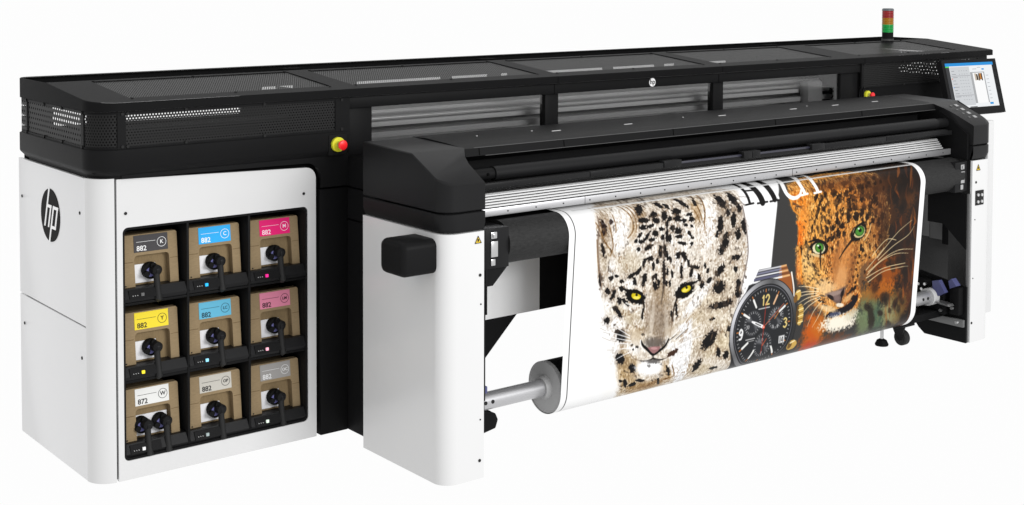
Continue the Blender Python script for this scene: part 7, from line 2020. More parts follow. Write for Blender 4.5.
["E",[30,20,14],0.35,0.55,0.95,[1889,669,10.0,1.0,1.0,8.0]]
["E",[30,20,14],0.35,0.55,0.95,[2031,566,11.5,1.5,1.5,10.5]]
["E",[30,20,14],0.35,0.55,0.95,[2060,520,13.0,1.5,1.5,12.5]]
["E",[30,20,14],0.35,0.55,0.95,[2012,514,11.5,1.5,1.0,10.5]]
["E",[30,20,14],0.35,0.55,0.95,[1977,489,9.5,1.0,1.0,9.5]]
["E",[30,20,14],0.35,0.55,0.95,[1906,704,10.5,1.5,1.0,9.5]]
["E",[30,20,14],0.35,0.55,0.95,[1868,703,10.5,1.5,0.5,7.5]]
["E",[30,20,14],0.35,0.55,0.95,[1890,736,10.5,3.5,-4.5,8.5]]
["E",[30,20,14],0.35,0.55,0.95,[1845,725,9.5,1.0,1.0,10.0]]
["E",[30,20,14],0.35,0.55,0.95,[1822,747,9.0,3.5,-5.5,11.5]]
["E",[30,20,14],0.35,0.55,0.95,[1862,769,10.0,5.0,-10.5,12.0]]
["E",[30,20,14],0.35,0.55,0.95,[1887,764,10.0,5.0,-10.0,12.0]]
["E",[30,20,14],0.35,0.55,0.95,[1839,786,9.0,5.0,-12.0,10.5]]
["E",[30,20,14],0.35,0.55,0.95,[1880,809,10.5,7.0,-13.5,10.0]]
["E",[30,20,14],0.35,0.55,0.95,[1729,553,9.5,1.5,1.5,10.5]]
["E",[30,20,14],0.35,0.55,0.95,[1692,541,9.0,1.0,1.0,12.5]]
["E",[30,20,14],0.35,0.55,0.95,[1770,559,9.0,1.5,1.5,15.5]]
["E",[30,20,14],0.35,0.55,0.95,[1762,599,8.0,1.0,2.0,20.5]]
["E",[206,134,70],0.9,0.25,0.75,[1783,617,70.0,15.0,-12.5,118.0]]
["E",[222,166,108],0.9,0.25,0.6,[1777,707,54.5,10.0,0.5,70.5]]
["E",[150,92,46],1,0.3,0.5,[1729,610,23.0,4.5,-5.0,99.0]]
["E",[132,78,40],1,0.3,0.6,[1856,657,27.5,7.0,-19.0,117.0]]
["E",[240,196,124],1,0.4,0.55,[1518,582,44.5,5.5,8.5,79.5]]
["E",[240,204,150],1,0.4,0.7,[1667,731,75.5,19.5,-6.0,38.5]]
["E",[176,112,56],1,0.4,0.5,[1967,672,63.0,19.0,-21.0,66.5]]
["E",[120,66,28],1,0.4,0.45,[2009,493,56.5,11.5,-10.5,100.0]]
["E",[222,150,70],1,0.4,0.35,[1698,328,103.5,-1.0,18.5,51.0]]
["E",[150,84,34],1,0.4,0.45,[1893,298,122.0,-2.0,16.5,71.0]]
["E",[90,52,28],1,0.4,0.6,[2038,333,56.5,9.0,-15.0,110.5]]
["E",[250,150,50],1,0.4,0.6,[1468,371,29.0,3.5,9.5,88.5]]
["E",[246,176,84],1,0.5,0.4,[1588,414,67.0,7.5,7.5,69.5]]
["E",[250,200,120],1,0.5,0.45,[1555,656,52.0,7.0,5.5,50.0]]
["L",[255,150,40],0.6,[10.6,12.7,7.4],[1454,515,1470,605,1486,686]]
["E",[60,34,18],1,0.5,0.5,[1971,256,155.5,-2.5,-2.0,51.5]]
["E",[70,40,20],1,0.5,0.55,[1799,206,265.0,-13.0,-18.0,29.5]]
["E",[36,22,14],0.5,0.7,0.556181396931239,[1783,218,4.5,0.5,-12.0,15.5]]
["E",[36,22,14],0.5,0.7,0.5656386116543282,[1675,491,7.5,0.0,4.5,10.5]]
["E",[36,22,14],0.5,0.7,0.5581647871365435,[1750,356,9.5,0.5,1.5,7.5]]
["E",[36,22,14],0.5,0.7,0.5584828337656734,[1634,220,5.5,0.0,-6.0,11.5]]
["E",[36,22,14],0.5,0.7,0.7312712705443827,[1545,470,5.0,-0.5,6.0,12.0]]
["E",[36,22,14],0.5,0.7,0.755383143627149,[1537,283,5.0,0.5,0.5,12.0]]
["E",[36,22,14],0.5,0.7,0.745711933944547,[1731,274,5.0,0.5,-1.0,12.0]]
["E",[36,22,14],0.5,0.7,0.7016551035712899,[1620,380,8.0,0.0,5.0,16.0]]
["E",[36,22,14],0.5,0.7,0.8180657867703819,[1723,276,5.0,0.0,2.0,10.0]]
["E",[36,22,14],0.5,0.7,0.5703568977681643,[1724,301,5.0,0.5,1.5,7.5]]
["E",[36,22,14],0.5,0.7,0.5572912002600493,[1632,367,6.0,0.5,1.0,7.5]]
["E",[36,22,14],0.5,0.7,0.6530146123226821,[1565,278,6.0,0.0,1.5,8.0]]
["E",[36,22,14],0.5,0.7,0.7469024143382522,[1714,370,9.5,1.5,-0.5,13.5]]
["E",[36,22,14],0.5,0.7,0.7924236222649688,[1643,437,8.0,1.0,1.5,16.5]]
["E",[36,22,14],0.5,0.7,0.6009705916750345,[1598,431,6.0,-0.5,4.0,8.5]]
["E",[36,22,14],0.5,0.7,0.7406010068211066,[1593,391,6.0,0.5,1.0,7.5]]
["E",[36,22,14],0.5,0.7,0.8817191092858111,[1552,207,4.5,0.5,-9.5,11.5]]
["E",[36,22,14],0.5,0.7,0.5444805286734272,[1669,273,6.5,0.5,1.0,10.5]]
["E",[36,22,14],0.5,0.7,0.6016303520426485,[1680,444,8.5,1.0,1.5,8.0]]
["E",[36,22,14],0.5,0.7,0.6541469445861787,[1700,337,9.5,0.0,4.5,15.0]]
["E",[36,22,14],0.5,0.7,0.8770666573778627,[1753,347,7.0,1.5,-1.5,11.0]]
["E",[36,22,14],0.5,0.7,0.6910046223311077,[1671,484,7.5,1.0,0.0,8.0]]
["E",[36,22,14],0.5,0.7,0.8574441102709118,[1549,472,4.5,0.0,5.0,13.0]]
["E",[36,22,14],0.5,0.7,0.6685161265376507,[1614,263,6.0,0.5,-1.0,9.0]]
["E",[36,22,14],0.5,0.7,0.8424755695986028,[1704,279,6.0,1.0,-2.5,9.0]]
["E",[36,22,14],0.5,0.7,0.7164406828386057,[1742,391,6.5,1.5,-1.0,8.0]]
["E",[36,22,14],0.5,0.7,0.6117541251087933,[1532,242,4.5,0.5,-6.0,13.5]]
["E",[36,22,14],0.5,0.7,0.8281334366771093,[1718,304,8.5,1.0,0.5,15.5]]
["E",[36,22,14],0.5,0.7,0.6800739268064373,[1642,204,7.0,-0.5,-9.5,14.5]]
["E",[36,22,14],0.5,0.7,0.7932049075411243,[1624,207,5.5,0.5,-9.0,12.0]]
["E",[36,22,14],0.5,0.7,0.7812632848471954,[1637,484,9.0,1.0,3.0,16.0]]
["E",[36,22,14],0.5,0.7,0.727994960207071,[1666,435,6.5,0.5,1.5,13.0]]
["E",[36,22,14],0.5,0.7,0.8134605644550212,[1604,222,4.5,0.0,-6.5,10.5]]
["E",[36,22,14],0.5,0.7,0.5659318865359207,[1696,297,9.5,1.5,-0.5,10.0]]
["E",[36,22,14],0.5,0.7,0.8417716587751185,[1718,404,10.0,1.5,0.0,15.5]]
["E",[36,22,14],0.5,0.7,0.6260708302490796,[1712,386,5.5,1.0,-1.5,12.0]]
["E",[36,22,14],0.5,0.7,0.6041280388108529,[1772,373,6.5,1.0,0.5,7.0]]
["E",[36,22,14],0.5,0.7,0.5792056556308511,[1700,468,9.5,0.5,2.5,13.5]]
["E",[36,22,14],0.5,0.7,0.6165749867691737,[1698,368,8.5,1.5,-1.0,10.5]]
["E",[36,22,14],0.5,0.7,0.767810695981184,[1591,275,7.5,0.0,4.5,15.5]]
["E",[36,22,14],0.5,0.7,0.8562905087808614,[1708,275,5.0,1.0,-2.5,12.0]]
["E",[36,22,14],0.5,0.7,0.6488364254726373,[1704,329,6.5,1.5,-1.5,12.0]]
["E",[36,22,14],0.5,0.7,0.5816146775069543,[1595,371,9.0,-0.5,4.5,8.5]]
["E",[36,22,14],0.5,0.7,0.7726890960576427,[1667,379,5.5,0.5,1.0,9.0]]
["E",[36,22,14],0.5,0.7,0.8845956580803114,[1704,419,5.0,1.0,-0.5,12.0]]
["E",[36,22,14],0.5,0.7,0.7908483560495317,[1612,443,7.5,0.0,6.5,16.5]]
["E",[36,22,14],0.5,0.7,0.573418750769384,[1735,350,5.0,0.5,2.5,9.0]]
["E",[36,22,14],0.5,0.7,0.8338924601454422,[1563,371,5.0,0.5,3.0,14.5]]
["E",[36,22,14],0.5,0.7,0.887434537063243,[1733,418,9.5,1.5,0.0,16.5]]
["E",[36,22,14],0.5,0.7,0.7051225829178273,[1558,225,4.5,0.0,-4.0,9.5]]
["E",[36,22,14],0.5,0.7,0.6750654941947988,[1702,423,5.0,0.5,1.0,11.0]]
["E",[36,22,14],0.5,0.7,0.8865712157140354,[1554,364,6.5,0.5,4.5,13.5]]
["E",[36,22,14],0.5,0.7,0.582065048601008,[1764,237,8.5,0.5,-7.0,14.0]]
["E",[36,22,14],0.5,0.7,0.6446132672284796,[1638,304,8.5,0.5,4.0,16.5]]
["E",[36,22,14],0.5,0.7,0.6613007433675683,[1653,404,8.5,0.0,3.5,13.0]]
["E",[36,22,14],0.5,0.7,0.779830431783274,[1738,362,5.0,0.5,2.0,11.5]]
["E",[36,22,14],0.5,0.7,0.7348894943578665,[1534,270,5.0,0.5,-1.5,11.5]]
["E",[36,22,14],0.5,0.7,0.5418444366341278,[1632,469,5.0,0.5,1.0,10.5]]
["E",[36,22,14],0.5,0.7,0.6778144227902163,[1711,314,4.5,0.5,1.5,9.5]]
["E",[36,22,14],0.5,0.7,0.7098800911524537,[1664,221,5.0,0.5,-11.0,17.5]]
["E",[36,22,14],0.5,0.7,0.5590783653974811,[1537,273,9.0,0.0,2.0,13.0]]
["E",[36,22,14],0.5,0.7,0.7722480787526899,[1629,425,7.0,1.0,0.0,12.5]]
["E",[36,22,14],0.5,0.7,0.8547148217001066,[1696,218,4.5,0.5,-10.5,15.5]]
["E",[36,22,14],0.5,0.7,0.8610405448215492,[1745,477,7.0,1.5,-1.5,16.5]]
["E",[36,22,14],0.5,0.7,0.6180109746880011,[1567,418,7.0,1.0,1.0,16.5]]
["E",[36,22,14],0.5,0.7,0.5844008180270835,[1621,279,6.5,1.0,0.0,10.0]]
["E",[36,22,14],0.5,0.7,0.85871786932534,[1562,326,4.5,0.5,0.5,11.0]]
["E",[36,22,14],0.5,0.7,0.5890807167331608,[1599,201,8.5,0.5,-16.0,19.5]]
["E",[36,22,14],0.5,0.7,0.6944469060809051,[1594,461,9.0,-0.5,3.5,7.0]]
["E",[36,22,14],0.5,0.7,0.7265954283078329,[1596,414,6.0,-0.5,7.0,15.0]]
["E",[36,22,14],0.5,0.7,0.6749959775007672,[1777,419,5.0,1.0,-1.0,8.0]]
["E",[36,22,14],0.5,0.7,0.744721513171257,[1613,337,7.5,0.0,5.5,17.0]]
["E",[36,22,14],0.5,0.7,0.7940731610366991,[1589,354,8.0,0.5,2.0,8.5]]
["E",[36,22,14],0.5,0.7,0.8254421003939194,[1532,411,6.5,0.0,3.5,12.0]]
["E",[36,22,14],0.5,0.7,0.5477032736002886,[1535,335,4.5,0.0,4.5,11.0]]
["E",[36,22,14],0.5,0.7,0.7308236421587775,[1595,327,7.5,0.0,5.0,16.0]]
["E",[36,22,14],0.5,0.7,0.5999920372122156,[1716,480,9.5,0.5,3.5,17.5]]
["E",[36,22,14],0.5,0.7,0.6799480080265239,[1760,238,6.5,1.0,-8.0,13.5]]
["E",[36,22,14],0.5,0.7,0.666347649862899,[1751,300,7.5,0.5,3.5,15.5]]
["E",[36,22,14],0.5,0.7,0.5716528508221789,[1648,366,5.5,0.0,5.0,12.0]]
["E",[36,22,14],0.5,0.7,0.8221289415045447,[1608,242,9.0,0.0,-2.0,9.0]]
["E",[36,22,14],0.5,0.7,0.766371850103964,[1702,285,9.0,0.5,1.5,13.0]]
["E",[36,22,14],0.5,0.7,0.603695290787485,[1577,272,8.5,1.5,-1.5,10.5]]
["E",[36,22,14],0.5,0.7,0.5555855111013783,[1576,210,8.5,-0.5,-5.5,13.5]]
["E",[36,22,14],0.5,0.7,0.5822833471636134,[1731,354,9.0,1.5,0.0,7.5]]
["E",[36,22,14],0.5,0.7,0.5799689824438025,[1708,386,8.0,1.5,-1.0,8.5]]
["E",[36,22,14],0.5,0.7,0.7735943274857404,[1543,388,5.0,0.0,3.0,8.0]]
["E",[36,22,14],0.5,0.7,0.5833884869951701,[1756,423,5.0,1.5,-2.0,12.5]]
["E",[36,22,14],0.5,0.7,0.7256710526103904,[1705,284,6.0,1.0,-0.5,7.0]]
["E",[36,22,14],0.5,0.7,0.8808385096506575,[1750,348,5.5,0.5,1.5,9.0]]
["E",[36,22,14],0.5,0.7,0.7637818332503704,[1584,223,6.0,0.0,-3.5,8.0]]
["E",[36,22,14],0.5,0.7,0.7009747989231666,[1680,258,5.0,1.0,-3.5,11.0]]
["E",[36,22,14],0.5,0.7,0.7330013455624373,[1679,469,5.5,0.5,1.5,10.0]]
["E",[36,22,14],0.5,0.7,0.8409347730343235,[1753,374,8.5,1.5,-1.5,11.0]]
["E",[36,22,14],0.5,0.7,0.6352551166356178,[1601,231,5.5,1.0,-7.0,10.5]]
["E",[36,22,14],0.5,0.7,0.6611079841445431,[1963,376,15.5,4.0,-2.5,8.0]]
["E",[36,22,14],0.5,0.7,0.8899639880322497,[1806,357,14.0,0.0,4.5,12.5]]
["E",[36,22,14],0.5,0.7,0.6585523506827035,[1890,367,13.5,2.0,0.5,9.5]]
["E",[36,22,14],0.5,0.7,0.5625778003321813,[1819,216,11.0,2.5,-11.0,11.0]]
["E",[36,22,14],0.5,0.7,0.7222954918919633,[1860,250,13.5,3.0,-8.5,13.0]]
["E",[36,22,14],0.5,0.7,0.6443924751472094,[1800,303,8.5,1.0,0.5,7.5]]
["E",[36,22,14],0.5,0.7,0.5769904469047482,[1804,327,15.0,1.5,2.0,16.0]]
["E",[36,22,14],0.5,0.7,0.7353810293749593,[1999,247,10.0,3.0,-6.5,7.0]]
["E",[36,22,14],0.5,0.7,0.6153315886668463,[1895,276,11.5,1.5,-1.5,15.5]]
["E",[36,22,14],0.5,0.7,0.6572467398444948,[1937,444,10.0,3.0,-4.0,11.5]]
["E",[36,22,14],0.5,0.7,0.7077579348557268,[2015,353,8.0,2.5,-3.0,7.0]]
["E",[36,22,14],0.5,0.7,0.8078979544809861,[1916,441,12.5,2.0,0.5,12.0]]
["E",[36,22,14],0.5,0.7,0.6129797596080072,[1847,321,13.5,1.0,3.0,13.0]]
["E",[36,22,14],0.5,0.7,0.6003729298064786,[1986,401,8.0,1.0,1.0,16.0]]
["E",[36,22,14],0.5,0.7,0.7915426213551596,[1797,310,12.0,0.0,4.0,15.0]]
["E",[36,22,14],0.5,0.7,0.7994177186486906,[1805,344,8.5,0.0,3.5,10.5]]
["E",[36,22,14],0.5,0.7,0.7159353157503456,[1816,391,10.0,1.5,0.5,12.5]]
["E",[36,22,14],0.5,0.7,0.5878170021519945,[2046,456,9.5,3.5,-5.0,9.0]]
["E",[36,22,14],0.5,0.7,0.8125294302594028,[1894,312,15.5,3.0,-1.0,8.0]]
["E",[36,22,14],0.5,0.7,0.7780823142942876,[2005,217,12.0,4.0,-11.5,10.0]]
["E",[36,22,14],0.5,0.7,0.7218550622316033,[1906,420,12.5,3.0,-1.5,10.0]]
["E",[36,22,14],0.5,0.7,0.5404359086904632,[1988,372,14.5,3.0,-1.5,8.0]]
["E",[36,22,14],0.5,0.7,0.7122943245594187,[2016,415,14.5,3.5,-1.5,7.0]]
["E",[36,22,14],0.5,0.7,0.8384835319503225,[1806,251,14.5,0.5,-3.0,14.5]]
["E",[36,22,14],0.5,0.7,0.5436327817574765,[1962,311,12.5,1.5,0.5,9.5]]
["E",[36,22,14],0.5,0.7,0.6503092500588495,[1970,362,14.0,2.5,-1.0,11.5]]
["E",[36,22,14],0.5,0.7,0.7870109816012932,[1987,311,12.5,2.0,-1.5,14.0]]
["E",[36,22,14],0.5,0.7,0.5452115728574431,[1787,263,13.5,0.0,1.0,8.0]]
["E",[36,22,14],0.5,0.7,0.7115831967001742,[1999,245,9.5,3.0,-8.5,10.0]]
["E",[36,22,14],0.5,0.7,0.8405329708952174,[1943,217,12.0,2.5,-13.5,14.5]]
["E",[36,22,14],0.5,0.7,0.8584251150475797,[1961,395,15.0,1.0,2.0,13.0]]
["E",[36,22,14],0.5,0.7,0.6729670488800051,[2060,275,7.5,1.0,-1.0,10.0]]
["E",[36,22,14],0.5,0.7,0.802363764001023,[1797,254,6.5,0.0,-2.0,10.5]]
["E",[36,22,14],0.5,0.7,0.6181298521719392,[1886,249,14.0,2.5,-8.0,14.0]]
["E",[36,22,14],0.5,0.7,0.8163601645266991,[1890,321,10.5,1.5,0.0,7.5]]
["E",[36,22,14],0.5,0.7,0.8701733728655916,[1989,435,12.5,4.0,-5.5,13.0]]
["E",[36,22,14],0.5,0.7,0.7968963353681238,[2006,324,12.5,3.5,-4.5,12.0]]
["E",[36,22,14],0.5,0.7,0.8169815112398578,[1899,257,9.5,1.5,-4.0,8.5]]
["E",[36,22,14],0.5,0.7,0.7580167734315976,[1830,335,14.0,0.0,3.0,11.0]]
["E",[36,22,14],0.5,0.7,0.6931214304367519,[1880,243,9.5,0.0,-2.5,7.0]]
["E",[36,22,14],0.5,0.7,0.6574157185965115,[1835,199,9.5,2.5,-20.5,18.5]]
["E",[36,22,14],0.5,0.7,0.7566531489273428,[2048,243,8.0,1.0,-3.5,7.0]]
["E",[36,22,14],0.5,0.7,0.758885134674123,[1997,338,14.0,4.5,-4.0,10.5]]
["E",[36,22,14],0.5,0.7,0.6226631672153962,[1928,254,10.0,2.5,-6.5,10.0]]
["E",[36,22,14],0.5,0.7,0.7794629877491426,[1868,410,7.5,0.5,2.0,12.0]]
["E",[36,22,14],0.5,0.7,0.8483589839711642,[1952,237,12.5,1.5,-6.5,10.5]]
["E",[36,22,14],0.5,0.7,0.5697018378618592,[1999,296,13.0,3.0,-1.0,8.0]]
["E",[36,22,14],0.5,0.7,0.7090233874166418,[1975,447,13.0,3.0,-1.0,7.5]]
["E",[36,22,14],0.5,0.7,0.7827779482752102,[1902,247,9.5,0.0,-3.0,11.0]]
["E",[36,22,14],0.5,0.7,0.6450565787324487,[1838,275,7.5,1.5,-3.0,9.0]]
["E",[36,22,14],0.5,0.7,0.6152459175007742,[1796,285,15.0,1.0,1.5,8.0]]
["E",[36,22,14],0.5,0.7,0.78698508015015,[1974,332,8.0,1.0,0.0,15.0]]
["E",[36,22,14],0.5,0.7,0.6351622745809957,[1917,430,8.0,1.0,0.5,9.5]]
["E",[36,22,14],0.5,0.7,0.7451054277850611,[2018,347,10.0,3.0,-4.0,11.0]]
["E",[36,22,14],0.5,0.7,0.5874119927197522,[1910,375,12.5,2.0,0.0,10.5]]
["E",[36,22,14],0.5,0.7,0.752565370492332,[1913,431,10.0,2.0,-1.0,10.0]]
["E",[36,22,14],0.5,0.7,0.8119450647527965,[1822,312,13.0,0.5,2.0,7.5]]
["E",[36,22,14],0.5,0.7,0.7763473567627293,[2044,239,7.0,1.0,-8.0,12.0]]
["E",[36,22,14],0.5,0.7,0.7236177757607728,[1781,311,8.0,1.0,0.0,10.0]]
["E",[36,22,14],0.5,0.7,0.7108222317608158,[2038,435,13.0,2.5,-1.0,14.5]]
["E",[36,22,14],0.5,0.7,0.6394513894259886,[1515,566,3.5,-1.0,7.5,11.0]]
["E",[36,22,14],0.5,0.7,0.4564479306375967,[1596,686,4.5,-0.5,6.0,11.5]]
["E",[36,22,14],0.5,0.7,0.5352683571179164,[1566,608,4.5,-1.0,5.5,7.0]]
["E",[36,22,14],0.5,0.7,0.5917954258952709,[1575,497,4.0,0.0,4.0,9.5]]
["E",[36,22,14],0.5,0.7,0.488233599614701,[1518,450,3.5,0.0,4.0,10.5]]
["E",[36,22,14],0.5,0.7,0.5057990412994018,[1534,553,5.0,0.0,4.5,11.5]]
["E",[36,22,14],0.5,0.7,0.5598662749622627,[1517,562,3.5,-1.0,9.0,11.0]]
["E",[36,22,14],0.5,0.7,0.640653463363968,[1507,531,3.5,0.0,2.5,7.0]]
["E",[36,22,14],0.5,0.7,0.695601544634934,[1498,506,3.5,-1.0,4.0,6.0]]
["E",[36,22,14],0.5,0.7,0.6272540355000906,[1501,435,4.0,0.0,1.0,6.0]]
["E",[36,22,14],0.5,0.7,0.49558848176711573,[1590,648,5.0,-1.5,5.5,6.5]]
["E",[36,22,14],0.5,0.7,0.505322293427269,[1471,407,5.0,-1.0,6.0,8.0]]
["E",[36,22,14],0.5,0.7,0.5760071696424798,[1582,653,5.5,-0.5,4.5,10.5]]
["E",[36,22,14],0.5,0.7,0.5481270274613801,[1520,549,4.0,-1.0,3.5,5.0]]
["E",[36,22,14],0.5,0.7,0.5563536527890737,[1474,375,4.5,0.0,1.5,7.5]]
["E",[36,22,14],0.5,0.7,0.5088046720250646,[1577,615,5.0,-0.5,5.0,7.0]]
["E",[36,22,14],0.5,0.7,0.42249889437648264,[1559,651,4.5,-1.5,6.5,7.0]]
["E",[36,22,14],0.5,0.7,0.47747755756383803,[1530,432,3.0,0.0,4.0,7.0]]
["E",[36,22,14],0.5,0.7,0.6779475200727494,[1552,557,4.0,-0.5,7.0,10.0]]
["E",[36,22,14],0.5,0.7,0.6640283707005279,[1492,552,5.0,-0.5,6.0,10.0]]
["E",[36,22,14],0.5,0.7,0.5726702220887977,[1552,593,4.0,-0.5,4.0,6.5]]
["E",[36,22,14],0.5,0.7,0.65486439380064,[1495,603,4.0,-1.0,6.0,8.0]]
["E",[36,22,14],0.5,0.7,0.49814791019769145,[1511,543,5.0,-1.0,6.0,9.5]]
["E",[36,22,14],0.5,0.7,0.5768748931338709,[1531,560,5.0,-0.5,3.5,6.0]]
["E",[36,22,14],0.5,0.7,0.5025076618265876,[1483,383,6.0,-0.5,2.5,5.5]]
["E",[36,22,14],0.5,0.7,0.4422319416637841,[1471,439,4.0,0.0,2.5,8.0]]
["E",[36,22,14],0.5,0.7,0.4987067576178671,[1521,591,4.5,-1.0,4.0,5.0]]
["E",[36,22,14],0.5,0.7,0.46184615845752064,[1572,510,4.5,0.0,3.5,8.5]]
["E",[36,22,14],0.5,0.7,0.6877771096781973,[1557,604,5.0,-0.5,4.5,8.5]]
["E",[36,22,14],0.5,0.7,0.6115936732967934,[1526,369,5.0,-0.5,4.5,9.5]]
["E",[36,22,14],0.5,0.7,0.6181831758562563,[1520,564,5.5,0.0,4.0,9.5]]
["E",[36,22,14],0.5,0.7,0.4370772334878043,[1561,599,4.5,-0.5,5.0,9.5]]
["E",[36,22,14],0.5,0.7,0.634272752606666,[1549,434,5.0,0.5,2.0,8.5]]
["E",[36,22,14],0.5,0.7,0.5106566262167251,[1543,678,4.5,-1.0,6.0,9.0]]
["E",[36,22,14],0.5,0.7,0.6935042084845529,[2046,784,4.0,3.0,-8.5,4.5]]
["E",[36,22,14],0.5,0.7,0.7476058890498839,[2055,759,4.5,3.0,-6.5,4.0]]
["E",[36,22,14],0.5,0.7,0.8205549244765156,[2080,748,6.5,4.5,-3.5,3.0]]
["E",[36,22,14],0.5,0.7,0.7369435734803761,[2077,734,5.0,3.5,-7.0,5.5]]
["E",[36,22,14],0.5,0.7,0.677792138220538,[2030,757,6.5,4.0,-8.0,6.0]]
["E",[36,22,14],0.5,0.7,0.6798726029416654,[2024,675,5.0,2.0,-5.0,7.5]]
["E",[36,22,14],0.5,0.7,0.7860462186306553,[1914,562,8.0,2.5,-1.0,5.5]]
["E",[36,22,14],0.5,0.7,0.6217376311188696,[1960,695,6.5,3.0,-5.5,7.0]]
["E",[36,22,14],0.5,0.7,0.61695877669406,[1954,613,4.5,1.5,-1.0,4.5]]
["E",[36,22,14],0.5,0.7,0.7238633403928796,[2054,781,5.0,3.0,-5.0,3.5]]
["E",[36,22,14],0.5,0.7,0.7769821095019374,[1981,551,7.0,1.5,-1.0,5.5]]
["E",[36,22,14],0.5,0.7,0.6178615171524608,[1932,630,7.5,3.5,-4.5,5.5]]
["E",[36,22,14],0.5,0.7,0.5982172666767366,[2054,541,8.5,2.0,-1.0,6.0]]
["E",[36,22,14],0.5,0.7,0.6143438691685051,[2083,725,7.5,3.5,-5.0,6.5]]
["E",[36,22,14],0.5,0.7,0.6984631557346724,[2004,765,6.0,5.0,-5.0,2.5]]
["E",[36,22,14],0.5,0.7,0.6155506721964868,[1952,539,6.5,2.0,-2.0,6.0]]
["E",[36,22,14],0.5,0.7,0.653746071586935,[2068,658,6.0,2.0,-4.5,7.0]]
["E",[36,22,14],0.5,0.7,0.7389195413042094,[1925,576,8.5,2.5,-2.5,6.5]]
["E",[36,22,14],0.5,0.7,0.5511182133107126,[2025,665,6.0,2.5,-2.0,4.5]]
["E",[36,22,14],0.5,0.7,0.6166392990058907,[1966,521,7.0,2.0,-1.0,5.5]]
["E",[36,22,14],0.5,0.7,0.5389726944942107,[1986,577,8.0,2.5,-1.5,6.5]]
["E",[36,22,14],0.5,0.7,0.8122275149759715,[2062,685,6.0,2.5,-4.0,6.5]]
["E",[36,22,14],0.5,0.7,0.7117747718924108,[2072,709,4.5,2.5,-6.0,4.0]]
["E",[36,22,14],0.5,0.7,0.6614760166510691,[1942,578,5.0,1.5,-1.5,6.5]]
["E",[36,22,14],0.5,0.7,0.8322369137063852,[2073,773,6.0,3.0,-6.5,6.0]]
["E",[36,22,14],0.5,0.7,0.6197705837128966,[2055,658,7.0,4.0,-5.0,4.0]]
["E",[36,22,14],0.5,0.7,0.6050556807522981,[2076,756,8.0,4.0,-6.0,6.0]]
["E",[36,22,14],0.5,0.7,0.6273253183595252,[2035,770,6.5,3.5,-3.5,2.5]]
["E",[36,22,14],0.5,0.7,0.6500991988500987,[1935,574,6.5,2.0,-1.5,5.5]]
["E",[36,22,14],0.5,0.7,0.8093446845945914,[2072,691,8.0,3.0,-5.0,8.0]]
["E",[36,22,14],0.5,0.7,0.671862887802691,[1922,565,7.5,2.5,-2.5,7.0]]
["E",[36,22,14],0.5,0.7,0.522485900436032,[2030,640,5.5,2.0,-2.0,4.5]]
["E",[36,22,14],0.5,0.7,0.7756419529444185,[2084,788,5.0,3.5,-6.0,4.0]]
["E",[36,22,14],0.5,0.7,0.6661102210845974,[1985,566,8.0,2.0,-1.5,8.5]]
["E",[36,22,14],0.5,0.7,0.716492234406656,[1956,687,6.0,2.5,-3.0,5.0]]
["E",[36,22,14],0.5,0.7,0.6591399882330862,[1997,652,6.5,3.5,-5.5,5.0]]
["E",[36,22,14],0.5,0.7,0.7520437050115928,[2057,779,5.5,4.5,-7.5,3.5]]
["E",[36,22,14],0.5,0.7,0.6217861375046762,[1945,626,5.0,2.0,-2.0,3.5]]
["E",[36,22,14],0.5,0.7,0.6582571681855078,[1943,523,4.5,1.5,-1.5,7.5]]
["E",[36,22,14],0.5,0.7,0.5724507703997913,[2038,770,5.0,4.5,-6.0,2.5]]
["E",[36,22,14],0.5,0.7,0.751394240220921,[2014,696,5.0,3.0,-6.5,6.5]]
["E",[36,22,14],0.5,0.7,0.6195483261653079,[1949,737,5.0,3.0,-6.0,5.0]]
["E",[36,22,14],0.5,0.7,0.7010608962457393,[1954,604,8.5,2.5,-3.0,6.5]]
["E",[36,22,14],0.5,0.7,0.7135654568563904,[2014,594,5.0,2.0,-2.5,4.0]]
["E",[36,22,14],0.5,0.7,0.6533723437224321,[2078,698,7.5,4.0,-7.0,6.5]]
["E",[36,22,14],0.5,0.7,0.834847836768111,[1988,620,8.0,2.0,-2.0,6.5]]
["E",[36,22,14],0.5,0.7,0.45211002960046437,[1617,707,5.0,-1.0,5.0,6.5]]
["E",[36,22,14],0.5,0.7,0.6294232599853551,[1540,693,4.5,-1.0,3.5,4.0]]
["E",[36,22,14],0.5,0.7,0.6070860231166597,[1658,658,4.0,-0.5,4.0,7.0]]
["E",[36,22,14],0.5,0.7,0.5847556913597863,[1643,639,4.0,0.0,2.0,6.5]]
["E",[36,22,14],0.5,0.7,0.5046169465083481,[1699,640,6.5,1.0,1.0,6.0]]
["E",[36,22,14],0.5,0.7,0.55991335962002,[1557,668,5.5,-1.0,5.5,7.5]]
["E",[36,22,14],0.5,0.7,0.528322480401366,[1640,692,5.0,-0.5,2.5,5.0]]
["E",[36,22,14],0.5,0.7,0.5572580218156875,[1514,607,4.5,-0.5,4.5,6.5]]
["E",[36,22,14],0.5,0.7,0.5392406549575346,[1667,651,5.0,0.5,2.0,7.5]]
["E",[36,22,14],0.5,0.7,0.4740677776029703,[1677,607,6.0,1.0,0.5,7.5]]
["E",[36,22,14],0.5,0.7,0.5997244330885192,[1669,682,7.0,0.5,2.0,5.5]]
["E",[36,22,14],0.5,0.7,0.4397060411287548,[1702,657,5.0,1.0,1.0,4.5]]
["E",[36,22,14],0.5,0.7,0.6313392409239287,[1671,624,4.5,0.0,2.5,8.0]]
["E",[36,22,14],0.5,0.7,0.6733686612950174,[1574,625,4.0,-0.5,6.0,7.5]]
["E",[36,22,14],0.5,0.7,0.5860130586348058,[1686,706,4.5,0.0,1.5,7.0]]
